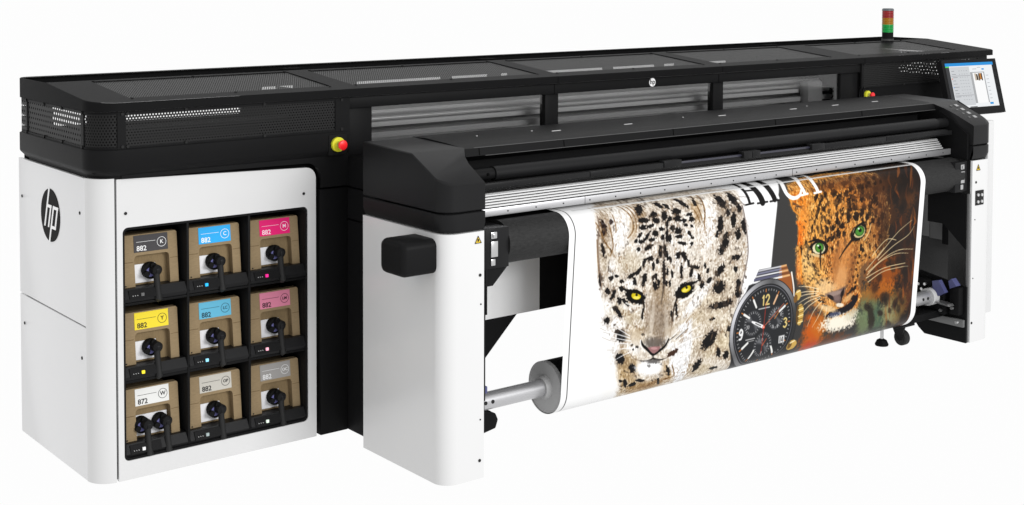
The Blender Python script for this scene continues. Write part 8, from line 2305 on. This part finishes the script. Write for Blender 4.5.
["E",[36,22,14],0.5,0.7,0.47668286952052014,[1556,677,5.5,-2.0,6.5,6.0]]
["E",[36,22,14],0.5,0.7,0.5581969265495139,[1626,604,3.5,-0.5,3.0,5.5]]
["E",[36,22,14],0.5,0.7,0.56758750685857,[1527,666,5.5,-1.5,4.5,5.0]]
["E",[36,22,14],0.5,0.7,0.4470162054194294,[1666,688,6.0,0.5,2.0,6.5]]
["E",[36,22,14],0.5,0.7,0.5905078754516879,[1539,713,5.5,-1.5,3.5,4.0]]
["E",[36,22,14],0.5,0.7,0.6188115413094439,[1681,708,5.0,0.5,1.5,4.5]]
["E",[36,22,14],0.5,0.7,0.4788061653528728,[1599,633,4.5,-0.5,4.5,8.0]]
["E",[36,22,14],0.5,0.7,0.5283232707908305,[1712,754,4.5,0.0,2.0,5.0]]
["E",[36,22,14],0.5,0.7,0.48197390470940354,[1606,695,4.0,-1.5,6.0,6.0]]
["E",[36,22,14],0.5,0.7,0.49332138604419895,[1616,659,7.0,0.0,2.0,4.5]]
["E",[36,22,14],0.5,0.7,0.6540577029546225,[1571,605,4.5,-1.0,5.0,8.0]]
["E",[36,22,14],0.5,0.7,0.48989353437501126,[1705,711,4.0,0.0,3.0,6.0]]
["E",[36,22,14],0.5,0.7,0.4912957756520134,[1571,614,5.5,-1.0,4.5,6.0]]
["E",[36,22,14],0.5,0.7,0.49149079625859105,[1533,601,5.0,-1.0,3.0,4.0]]
["E",[36,22,14],0.5,0.7,0.48372156787293064,[1658,640,7.0,0.5,1.5,8.0]]
["E",[52,32,20],1.0,0.5,0.75,[2090,503,40.5,7.5,-8.0,173.0]]
["E",[90,48,22],1.0,0.5,0.6,[2054,735,40.5,10.0,-14.5,89.5]]
["E",[120,66,26],1,0.6,0.45,[1720,231,196.0,-8.0,-6.5,25.5]]
["E",[22,16,12],0.25,0.2,1,[1589,525,70.0,15.5,-3.0,29.5]]
["E",[226,214,176],0.2,0.1,1,[1590,525,46.0,5.5,3.0,28.0]]
["E",[26,60,20],0.2,0,1,[1595,521,33.5,4.5,2.5,25.5]]
["E",[78,140,50],0.5,0,1,[1595,522,28.5,3.5,2.5,22.0]]
["E",[10,16,8],0.2,0,1,[1597,520,12.0,1.5,1.0,10.0]]
["E",[220,240,210],0.3,0,1,[1584,510,7.5,1.0,0.5,4.5]]
["L",[20,14,10],1,[8.5,13.8,12.7,8.5],[1525,510,1574,489,1627,501,1660,526]]
["E",[220,196,150],0.5,0.1,0.8,[1582,559,52.0,14.0,-1.5,7.0]]
["L",[30,20,14],0.9,[15.9,11.7,5.3],[1607,538,1607,578,1619,633]]
["L",[26,18,14],1,[8.5,12.7,8.5],[1515,484,1573,481,1642,504]]
["E",[24,18,14],0.2,0.15,1,[1886,481,46.0,-36.0,43.5,25.5]]
["E",[204,190,140],0.2,0.1,1,[1890,477,30.5,-22.0,36.0,22.5]]
["E",[24,56,20],0.2,0,1,[1893,474,18.5,-22.0,32.5,15.5]]
["E",[72,134,48],0.5,0,1,[1894,475,16.0,-18.5,27.5,13.5]]
["E",[10,16,8],0.2,0,1,[1897,471,12.5,1.5,1.0,10.0]]
["E",[220,240,210],0.3,0,1,[1885,462,7.0,0.5,0.5,4.5]]
["L",[20,14,10],1,[10.6,13.8,10.6,5.3],[1845,494,1864,456,1908,436,1939,434]]
["L",[30,20,14],0.9,[18.0,12.7,5.3],[1840,513,1791,553,1749,597]]
["L",[226,196,140],0.8,[7.9,8.5,4.2],[1934,525,1969,488,1980,449]]
["P",[104,84,78],6,0,[1663,761,1712,758,1761,754,1815,742,1813,774,1797,801,1788,833,1756,824,1716,797]]
["E",[158,134,124],0.8,0.3,0.9,[1737,769,58.0,-2.5,6.5,12.5]]
["E",[34,24,24],0.5,0.2,0.95,[1708,784,26.5,15.5,-8.0,7.0]]
["E",[34,24,24],0.5,0.2,0.95,[1794,778,12.5,4.0,-6.0,18.5]]
["E",[128,104,100],0.8,0.2,0.8,[1753,794,23.5,3.5,1.5,13.5]]
["L",[20,14,14],1,[7.4,8.5,6.4],[1804,752,1795,784,1787,824]]
["L",[24,18,18],1,[8.5,8.5],[1781,823,1770,842]]
["E",[244,232,210],0.5,0.1,0.9,[1782,834,31.0,4.5,1.0,10.5]]
["P",[24,20,26],2,0,[1675,877,1710,854,1771,851,1821,846,1869,828,1916,793,1920,827,1886,864,1837,881,1775,884,1726,893]]
["E",[76,84,112],0.5,0.2,0.8,[1749,876,45.0,2.0,5.0,13.5]]
["E",[240,232,214],0.7,0.6,1,[1785,923,126.0,-1.0,17.5,37.5]]
["E",[206,200,176],0.8,0.5,0.8,[1877,896,45.5,-19.0,22.0,19.0]]
["E",[232,200,150],0.7,0.3,0.8,[1696,839,67.5,22.0,-4.0,14.0]]
["E",[226,180,120],0.7,0.3,0.7,[1841,807,30.5,-17.0,14.5,10.5]]
["L",[240,232,214],0.8,[4.2,1.1],[1700,875,1694,907]]
["L",[240,232,214],0.8,[4.2,1.1],[1715,881,1711,913]]
["L",[240,232,214],0.8,[4.2,1.1],[1731,887,1727,919]]
["L",[240,232,214],0.8,[4.2,1.1],[1746,893,1744,926]]
["L",[240,232,214],0.8,[4.2,1.1],[1762,899,1761,932]]
["L",[240,232,214],0.8,[4.2,1.1],[1777,905,1778,939]]
["L",[240,232,214],0.8,[4.2,1.1],[1792,904,1794,937]]
["L",[240,232,214],0.8,[4.2,1.1],[1807,903,1810,936]]
["L",[240,232,214],0.8,[4.2,1.1],[1822,901,1826,935]]
["L",[240,232,214],0.8,[4.2,1.1],[1837,900,1842,934]]
["L",[240,232,214],0.8,[4.2,1.1],[1852,898,1859,933]]
["L",[240,232,214],0.8,[4.2,1.1],[1867,897,1875,932]]
["L",[240,232,214],0.8,[4.2,1.1],[1882,895,1891,930]]
["L",[240,232,214],0.8,[4.2,1.1],[1897,894,1908,929]]
["L",[228,206,160],0.9,[4.8,3.7,3.2,1.6],[2049,631,2130,569,2213,512,2315,466]]
["L",[228,206,160],0.9,[4.8,3.7,3.2,1.6],[2059,643,2173,585,2291,542,2336,500]]
["L",[228,206,160],0.9,[4.8,3.7,3.2,1.6],[1985,695,2106,639,2225,612,2343,622]]
["L",[228,206,160],0.9,[4.8,3.7,3.2,1.6],[1979,709,2076,655,2195,629,2303,638]]
["L",[228,206,160],0.9,[4.8,3.7,3.2],[1968,682,2041,630,2100,586]]
["L",[228,206,160],0.9,[4.8,3.7,3.2,1.6],[1991,747,2099,710,2212,704,2312,707]]
["L",[228,206,160],0.9,[4.8,3.7,3.2],[1973,724,2113,691,2284,688]]
["L",[228,206,160],0.9,[4.8,3.7,3.2],[2008,616,2112,546,2194,556]]
["L",[244,222,180],0.9,[4.8,3.7,1.6],[1612,741,1527,729,1456,727]]
["L",[244,222,180],0.9,[4.8,3.7,1.6],[1614,758,1530,762,1467,780]]
["L",[244,222,180],0.9,[4.8,3.7,1.6],[1628,776,1547,804,1492,844]]
["L",[244,222,180],0.9,[4.8,3.7,1.6],[1642,794,1586,835,1545,905]]
["L",[244,222,180],0.9,[4.8,3.7,1.6],[1611,729,1524,704,1464,696]]
["L",[244,222,180],0.9,[4.8,3.7,1.6],[1656,813,1625,865,1582,915]]
["L",[244,222,180],0.9,[4.8,3.7,1.6],[1627,768,1533,782,1465,816]]
["L",[244,222,180],0.9,[4.8,3.7,1.6],[1683,833,1671,889,1634,948]]
["L",[244,222,180],0.9,[4.8,3.7,1.6],[1601,748,1517,743,1452,750]]
["L",[24,22,22],1,[12.3,18.4,20.0,16.9],[1078,-1,1125,61,1091,169,1085,250]]
["L",[24,22,22],1,[9.2,9.2],[1058,256,1112,253]]
["L",[24,22,22],1,[27.7,40.0,41.5,36.9],[1139,5,1186,68,1161,173,1171,254]]
["L",[24,22,22],1,[9.2,9.2],[1136,257,1205,256]]
["L",[24,22,22],1,[10.8,10.8],[1089,185,1166,190]]
["L",[24,22,22],1,[27.7,36.9,38.4,32.3],[1227,8,1284,66,1250,180,1255,248]]
["L",[24,22,22],1,[9.2,9.2],[1222,257,1284,255]]
["L",[246,246,246],1,[10.8,12.3,10.8],[1328,46,1281,163,1283,247]]
["L",[24,22,22],1,[15.4,15.4],[1281,9,1418,21]]
["L",[246,246,246],1,[12.3,12.3],[1323,9,1542,14]]
["L",[246,246,246],1,[15.4,23.1,24.6,21.5,16.9,13.8,9.2],[1410,16,1388,112,1345,207,1357,245,1396,258,1434,247,1453,224]]
["L",[246,246,246],1,[9.2,10.8,12.3],[1528,38,1535,90,1473,176]]
["L",[246,246,246],1,[15.4,23.1,23.1,21.5],[1513,14,1515,94,1469,187,1469,241]]
["L",[246,246,246],1,[9.2,9.2],[1441,250,1491,246]]
["L",[246,246,246],1,[15.4,21.5,23.1,21.5],[1603,24,1598,105,1564,186,1564,241]]
["L",[246,246,246],1,[9.2,9.2],[1535,249,1588,246]]
["L",[246,246,246],1,[7.7,7.7],[1513,108,1589,106]]
'''
def paint_banner(SW, SH, res):
    import json
    nx, ny = int(SW/res)+1, int(SH/res)+1
    rng = np.random.default_rng(3)
    def vnoise(cx, cy, seed):
        r = np.random.default_rng(seed); gx, gy = int(SW/cx)+3, int(SH/cy)+3
        g = r.random((gy, gx)); X = np.arange(nx)*res/cx; Y = np.arange(ny)*res/cy
        xi = X.astype(int); yi = Y.astype(int); fx = X-xi; fy = (Y-yi)[:, None]
        fx = fx*fx*(3-2*fx); fy = fy*fy*(3-2*fy)
        a = g[yi][:, xi]; b = g[yi][:, xi+1]; c = g[yi+1][:, xi]; d = g[yi+1][:, xi+1]
        return (a*(1-fx)+b*fx)*(1-fy)+(c*(1-fx)+d*fx)*fy
    fine = vnoise(7, 7, 1); midn = vnoise(22, 26, 2)*.6 + fine*.4; big = vnoise(70, 80, 4)
    hair = vnoise(4.5, 16, 5)*.6 + vnoise(5, 9, 6)*.4
    img = np.ones((ny, nx, 3))*247; fur = np.zeros((ny, nx)); furo = np.zeros((ny, nx))
    XX = (np.arange(nx)*res)[None, :].repeat(ny, 0); YY = (np.arange(ny)*res)[:, None].repeat(nx, 1)
    def win(x0, x1, y0, y1):
        a = max(0, int(x0/res)); b = min(nx, int(x1/res)+2); c = max(0, int(y0/res)); d = min(ny, int(y1/res)+2)
        return slice(c, max(c, d)), slice(a, max(a, b))
    def blend(w_, m, col, A=img):
        A[w_] = A[w_]*(1-m[..., None]) + np.array(col, float)*m[..., None]
    def sdist(w_, q):
        """signed distance (mm) to polygon, positive inside"""
        x = XX[w_]; y = YY[w_]; n = len(q); ins = np.zeros(x.shape, bool); d = np.full(x.shape, 1e9)
        for i in range(n):
            (x0, y0), (x1, y1) = q[i], q[(i+1) % n]
            if y0 != y1:
                c = ((y0 > y) != (y1 > y)) & (x < (x1-x0)*(y-y0)/(y1-y0)+x0); ins ^= c
            L2 = (x1-x0)**2+(y1-y0)**2
            if L2 == 0: continue
            t = np.clip(((x-x0)*(x1-x0)+(y-y0)*(y1-y0))/L2, 0, 1)
            d = np.minimum(d, np.hypot(x-x0-t*(x1-x0), y-y0-t*(y1-y0)))
        return np.where(ins, d, -d)
    def poly(q, col, soft=3, nz=0):
        xs = [p[0] for p in q]; ys = [p[1] for p in q]; w_ = win(min(xs)-soft*2, max(xs)+soft*2, min(ys)-soft*2, max(ys)+soft*2)
        s = sdist(w_, q)
        if nz: s = s + (fine[w_]-.5)*soft*2.2 + (hair[w_]-.5)*soft
        m = np.clip(s/soft*.5+.5, 0, 1); blend(w_, m, col)
        if nz == 1: fur[w_] = np.maximum(fur[w_], m)
        elif nz == 2: furo[w_] = np.maximum(furo[w_], m)
        elif soft <= 3: pass
        return w_, m
    def ell(c, A, B, col, soft, nz, al):
        ex = math.hypot(A[0], B[0])*(1+soft+nz); ey = math.hypot(A[1], B[1])*(1+soft+nz)
        w_ = win(c[0]-ex, c[0]+ex, c[1]-ey, c[1]+ey); x = XX[w_]-c[0]; y = YY[w_]-c[1]
        det = A[0]*B[1]-A[1]*B[0]
        if abs(det) < 1e-6: return
        u = (x*B[1]-y*B[0])/det; v = (-x*A[1]+y*A[0])/det
        q = np.sqrt(u*u+v*v)
        small = min(math.hypot(*A), math.hypot(*B)) < 60
        q = q + nz*((fine if small else midn)[w_]-.5)*1.1 + nz*.5*(hair[w_]-.5)
        sf = max(soft, 2.2/max(4, min(math.hypot(*A), math.hypot(*B))))
        m = np.clip((1-q)/sf+.5, 0, 1); m = m*m*(3-2*m); blend(w_, m*al, col)
    def line(q, ws, col, al=1, soft=2):
        pts = [q[0]]; 
        # catmull-rom smoothing
        out = []; wo = []
        for i in range(len(q)-1):
            p0, p1, p2, p3 = q[max(i-1, 0)], q[i], q[i+1], q[min(i+2, len(q)-1)]
            for k in range(8 if len(q) > 2 else 1):
                t = k/8.0
                out.append(tuple(.5*((2*p1[j])+(-p0[j]+p2[j])*t+(2*p0[j]-5*p1[j]+4*p2[j]-p3[j])*t*t+(-p0[j]+3*p1[j]-3*p2[j]+p3[j])*t**3) for j in (0, 1)))
                wo.append(ws[i]*(1-t)+ws[i+1]*t)
        out.append(q[-1]); wo.append(ws[-1]); W = max(wo)+3
        xs = [p[0] for p in out]; ys = [p[1] for p in out]; w_ = win(min(xs)-W, max(xs)+W, min(ys)-W, max(ys)+W)
        x = XX[w_]; y = YY[w_]; best = np.full(x.shape, -1e9)
        for i in range(len(out)-1):
            (x0, y0), (x1, y1) = out[i], out[i+1]; L2 = (x1-x0)**2+(y1-y0)**2+1e-9
            t = np.clip(((x-x0)*(x1-x0)+(y-y0)*(y1-y0))/L2, 0, 1)
            d = (wo[i]*(1-t)+wo[i+1]*t)/2 - np.hypot(x-x0-t*(x1-x0), y-y0-t*(y1-y0)); best = np.maximum(best, d)
        m = np.clip(best/2.9+.5, 0, 1); blend(w_, m*al, col)
    started = False
    ops = [json.loads(l) for l in ARTOPS.strip().splitlines()]
    furdone = False
    for o in ops:
        if o[0] == 'P': poly(list(zip(o[4][::2], o[4][1::2])), o[1], o[2], o[3])
        elif o[0] == 'E':
            if not furdone and o[1][0] < 25 and o[3] > .5:
                furdone = True
                # hair grain of the pale coat before its dark spots go on
                g = (hair-.5)*70 + (fine-.5)*60 - 4
                img += fur[..., None]*g[..., None]*np.array([.92, 1.0, 1.08])
                sp_ = np.clip((midn*.5+vnoise(5, 8, 9)*.5-.60)*9, 0, 1)*np.clip(big*1.6-.2, 0, 1)*fur*.55
                img[:] = img*(1-sp_[..., None]) + np.array([110, 78, 44.])*sp_[..., None]
                np.clip(img, 0, 252, out=img)
            ell(o[5][:2], o[5][2:4], o[5][4:6], o[1], o[2], o[3], o[4])
        elif o[0] == 'L': line(list(zip(o[4][::2], o[4][1::2])), o[3], o[1], o[2])
        if o[0] == 'F':
            # orange coat grain
            m = furo*(img[..., 0]-img[..., 2] > 45)
            hi = np.clip((hair*.6+vnoise(5, 12, 21)*.4-.56)*7, 0, 1)*m*.5; lo_ = np.clip((.42-hair*.5-vnoise(6, 10, 22)*.5)*8, 0, 1)*m*.5
            img[:] = img*(1-hi[..., None]) + np.array([240, 204, 138.])*hi[..., None]
            img[:] = img*(1-lo_[..., None]) + np.array([96, 54, 22.])*lo_[..., None]
            g = (hair-.5)*54+(fine-.5)*56
            img += m[..., None]*g[..., None]*np.array([1.0, .85, .5])
            sp_ = np.clip((vnoise(9, 13, 12)*.6+fine*.4-.62)*9, 0, 1)*furo*.6*(img[..., 0] > 120)
            img[:] = img*(1-sp_[..., None]) + np.array([52, 32, 16.])*sp_[..., None]
            np.clip(img, 0, 252, out=img)
    # ---------------- wrist watch, centre and sizes in millimetres
    wx, wy, R = 1232, 857, 232
    def ci(r, col, soft=3, dx=0, dy=0, al=1): ell((wx+dx, wy+dy), (r, 0), (0, r), col, max(.01, soft/r), 0, al)
    def pol(a, r, dx=0, dy=0): a = math.radians(a); return (wx+dx+r*math.sin(a), wy+dy-r*math.cos(a))
    poly([(1110, 640), (1158, 632), (1400, 634), (1440, 760), (1460, 1100), (1060, 1100), (1000, 900), (1030, 780)], (40, 40, 42), 3)
    poly([(1260, 640), (1404, 618), (1424, 720), (1428, 800), (1330, 690)], (150, 84, 40), 4); line([(1404, 618), (1428, 700), (1436, 780)], [9, 8, 5], (244, 236, 226))
    poly([(1135, 640), (1172, 574), (1364, 574), (1398, 632), (1300, 640)], (58, 58, 64), 3)
    poly([(1310, 640), (1318, 575), (1362, 574), (1396, 634)], (172, 112, 66), 3)
    for k, (c, t_) in enumerate((((200, 200, 204), 7), ((120, 120, 140), 9), ((225, 225, 226), 6), ((90, 90, 112), 12), ((236, 236, 236), 8))):
        y = 580+k*13; line([(1172-k*8, y), (1330+k*3, y-2)], [t_, t_], c); line([(1330+k*3, y-2), (1362+k*7, y-3)], [t_, t_], (226, 176, 120) if k % 2 == 0 else (120, 72, 40))
    ci(R, (34, 34, 36)); ci(R-6, (62, 62, 66), 4)
    for a in range(-160, 200, 2):
        v = .5+.5*math.cos(math.radians(a+58)); v2 = .5+.5*math.cos(math.radians(a*2-80))
        line([pol(a, R-8), pol(a, R-24)], [9, 9], tuple(48+165*max(v**4, .45*v2**3)*k for k in (1, 1, 1.03)))
    ci(R-25, (30, 30, 32)); ci(R-32, (96, 96, 102), 3); ci(R-36, (34, 35, 37), 3)
    ci(R-44, (40, 41, 43), 8)
    for k in range(60):
        a = k*6; big_ = k % 5 == 0
        line([pol(a, R-50), pol(a, R-(62 if big_ else 57))], [4.5 if big_ else 2.6]*2, (214, 130, 60) if big_ else (200, 200, 200))
    for (dx, dy, r) in ((-78, -30, 60), (82, -32, 56), (0, 86, 62)):
        ci(r, (66, 67, 70), 3, dx, dy); ci(r-4, (46, 47, 50), 6, dx, dy)
        for k in range(24): line([pol(k*15, r-6, dx, dy), pol(k*15, r-13, dx, dy)], [2.4, 2.4], (200, 200, 200))
        poly([pol(20, 4, dx, dy), pol(-30, r-14, dx, dy), pol(-70, r-14, dx, dy)], (104, 105, 108), 6)
        poly([pol(20, 4, dx, dy), pol(150, r-14, dx, dy), pol(115, r-14, dx, dy)], (92, 93, 96), 6)
    for a in (30, 60, 300, 330, 240, 210, 150):
        line([pol(a, R-70), pol(a, R-112)], [11, 10], (236, 236, 232) if a != 30 else (224, 180, 140))
    def glyph(ch, x, y, h, col, t_):
        G = {'1': [[(.5, 0), (.5, 1)], [(.25, .2), (.5, 0)]], '2': [[(.05, .22), (.3, 0), (.65, 0), (.85, .25), (.7, .5), (.1, 1)], [(.08, 1), (.9, 1)]],
             '3': [[(.1, .1), (.45, 0), (.8, .2), (.5, .45)], [(.5, .45), (.88, .68), (.5, 1), (.08, .88)]],
             '9': [[(.85, .35), (.5, .58), (.15, .35), (.45, 0), (.82, .2), (.85, .5), (.6, .95), (.2, 1)]], '6': [[(.7, .02), (.3, .3), (.15, .7), (.5, 1), (.85, .7), (.5, .48), (.2, .62)]],
             '0': [[(.5, 0), (.15, .3), (.15, .7), (.5, 1), (.85, .7), (.85, .3), (.5, 0)]], '4': [[(.7, 1), (.7, 0), (.05, .7), (.95, .7)]]}[ch]
        for s in G: line([(x+p[0]*h*.62, y+p[1]*h) for p in s], [t_]*len(s), col)
    YC = (222, 198, 124)
    glyph('1', wx-26, wy-152, 44, YC, 8); glyph('2', wx+2, wy-152, 44, YC, 8)
    glyph('3', wx+138, wy-20, 44, YC, 8); glyph('9', wx-168, wy-12, 46, (236, 236, 236), 9)
    glyph('6', wx+62, wy+118, 46, YC, 8) if False else None
    for (s, dx, dy, h) in (('30', -120, -24, 16), ('6', 66, -74, 15), ('0', 112, -52, 15), ('9', 92, 2, 14), ('3', 60, 0, 14), ('0', -8, 52, 14), ('3', -8, 118, 14), ('2', 30, 84, 14)):
        for k, ch in enumerate(s): glyph(ch, wx+dx+k*11, wy+dy, h, (190, 190, 190), 2.8)
    line([(wx-42, wy-92), (wx+32, wy-92)], [5, 5], (190, 190, 190)); line([(wx-118, wy+44), (wx-58, wy+44)], [4, 4], (200, 200, 200)); line([(wx-104, wy+54), (wx-62, wy+54)], [3, 3], (170, 170, 170))
    poly([(wx+112, wy+62), (wx+152, wy+62), (wx+152, wy+98), (wx+112, wy+98)], (214, 214, 214), 2); line([(wx+122, wy+70), (wx+122, wy+92)], [5, 5], (40, 40, 40)); glyph('4', wx+130, wy+70, 22, (40, 40, 40), 4)
    line([(wx, wy), (wx-56, wy-26), (wx-82, wy-38)], [16, 14, 8], (240, 240, 240)); line([(wx-20, wy-9), (wx-58, wy-27)], [5, 5], (60, 60, 62))
    line([(wx, wy), (wx+136, wy-96)], [6, 4], (30, 28, 28)); line([(wx+10, wy-8), (wx+132, wy-94)], [3.4, 3], (216, 120, 90))
    line([(wx+6, wy-118), (wx, wy), (wx-6, wy+130)], [2.6, 3.4, 2.6], (176, 50, 34)); line([(wx+74, wy-30), (wx+100, wy-58)], [4, 3], (220, 140, 60)); line([(wx-2, wy+88), (wx+24, wy+60)], [4, 3], (210, 90, 50))
    ci(9, (206, 60, 34), 2); ci(4, (240, 200, 180), 2)
    GD = (202, 164, 84)
    for (x, y, rx, ry, c) in ((1462, 736, 22, 26, GD), (1446, 752, 14, 20, (120, 84, 40)), (1486, 836, 26, 52, GD), (1468, 836, 10, 48, (96, 70, 34)), (1446, 982, 34, 28, GD), (1430, 980, 14, 20, (110, 80, 36))):
        ell((x, y), (rx, 0), (0, ry), c, .2, .1, 1)
    for k in range(6): line([(1474, 796+k*16), (1508, 792+k*16)], [5, 5], (246, 226, 160) if k % 2 else (120, 90, 40))
    line([(1452, 722), (1476, 716)], [5, 5], (250, 236, 190)); line([(1430, 968), (1462, 960)], [6, 5], (250, 236, 190))
    # ---------------- second copy of the print starts above the top border line; borders of the sheet
    def row(y0, y1): return slice(int(y0/res), int(y1/res)+1)
    img[row(158, 166)] = img[row(158, 166)]*.15+np.array([240, 240, 240.])*.85
    img[row(150, 158)] *= .86
    X = XX[0]
    le = (X < 26); img[:, le] = 246; img[:, (X >= 30) & (X < 35)] = (70, 70, 70); img[:, (X >= 35) & (X < 70)] = 247
    img[:, X > SW-40] = 247
    return np.clip(img, 0, 255)/255.0

SW = (WX1-WX0)*1000; pf = banner_profile(); sl = [0]
for a, b in zip(pf, pf[1:]): sl.append(sl[-1]+math.hypot(b[0]-a[0], b[1]-a[1])*1000)
RES = 2.9
art = paint_banner(SW, sl[-1], RES); ny, nx = art.shape[:2]
ss = np.minimum(np.arange(ny)*RES, sl[-1]); yy = np.interp(ss, sl, [p[0] for p in pf]); zz = np.interp(ss, sl, [p[1] for p in pf])
xx = np.linspace(WX0, WX1, nx)
co = np.empty((ny, nx, 3)); co[..., 0] = xx[None, :]; co[..., 1] = yy[:, None]; co[..., 2] = zz[:, None]
me = bpy.data.meshes.new('printed_banner')
idx = np.arange(ny*nx).reshape(ny, nx)
quads = np.stack([idx[:-1, :-1], idx[:-1, 1:], idx[1:, 1:], idx[1:, :-1]], -1).reshape(-1, 4)
me.vertices.add(ny*nx); me.vertices.foreach_set('co', co.reshape(-1))
me.loops.add(quads.size); me.loops.foreach_set('vertex_index', quads.reshape(-1).astype(np.int32))
me.polygons.add(len(quads)); me.polygons.foreach_set('loop_start', (np.arange(len(quads))*4).astype(np.int32))
me.polygons.foreach_set('use_smooth', [True]*len(quads))
me.update(calc_edges=True)
lin = np.where(art <= .04045, art/12.92, ((art+.055)/1.055)**2.4)
rgba = np.ones((ny*nx, 4), np.float32); rgba[:, :3] = (lin*.76).reshape(-1, 3)
at_ = me.color_attributes.new('print', 'FLOAT_COLOR', 'POINT'); at_.data.foreach_set('color', rgba.reshape(-1))
m, N, L, b = nt('printed_vinyl')
an = N.new('ShaderNodeVertexColor'); an.layer_name = 'print'
L.new(an.outputs[0], b.inputs['Base Color']); b.inputs['Roughness'].default_value = .3; b.inputs['Specular IOR Level'].default_value = .06
bn = link('printed_banner', me, m, off=(0, 0, 0))
bn['label'] = 'glossy print of a snow leopard, a wrist watch and an orange leopard'; bn['category'] = 'banner'
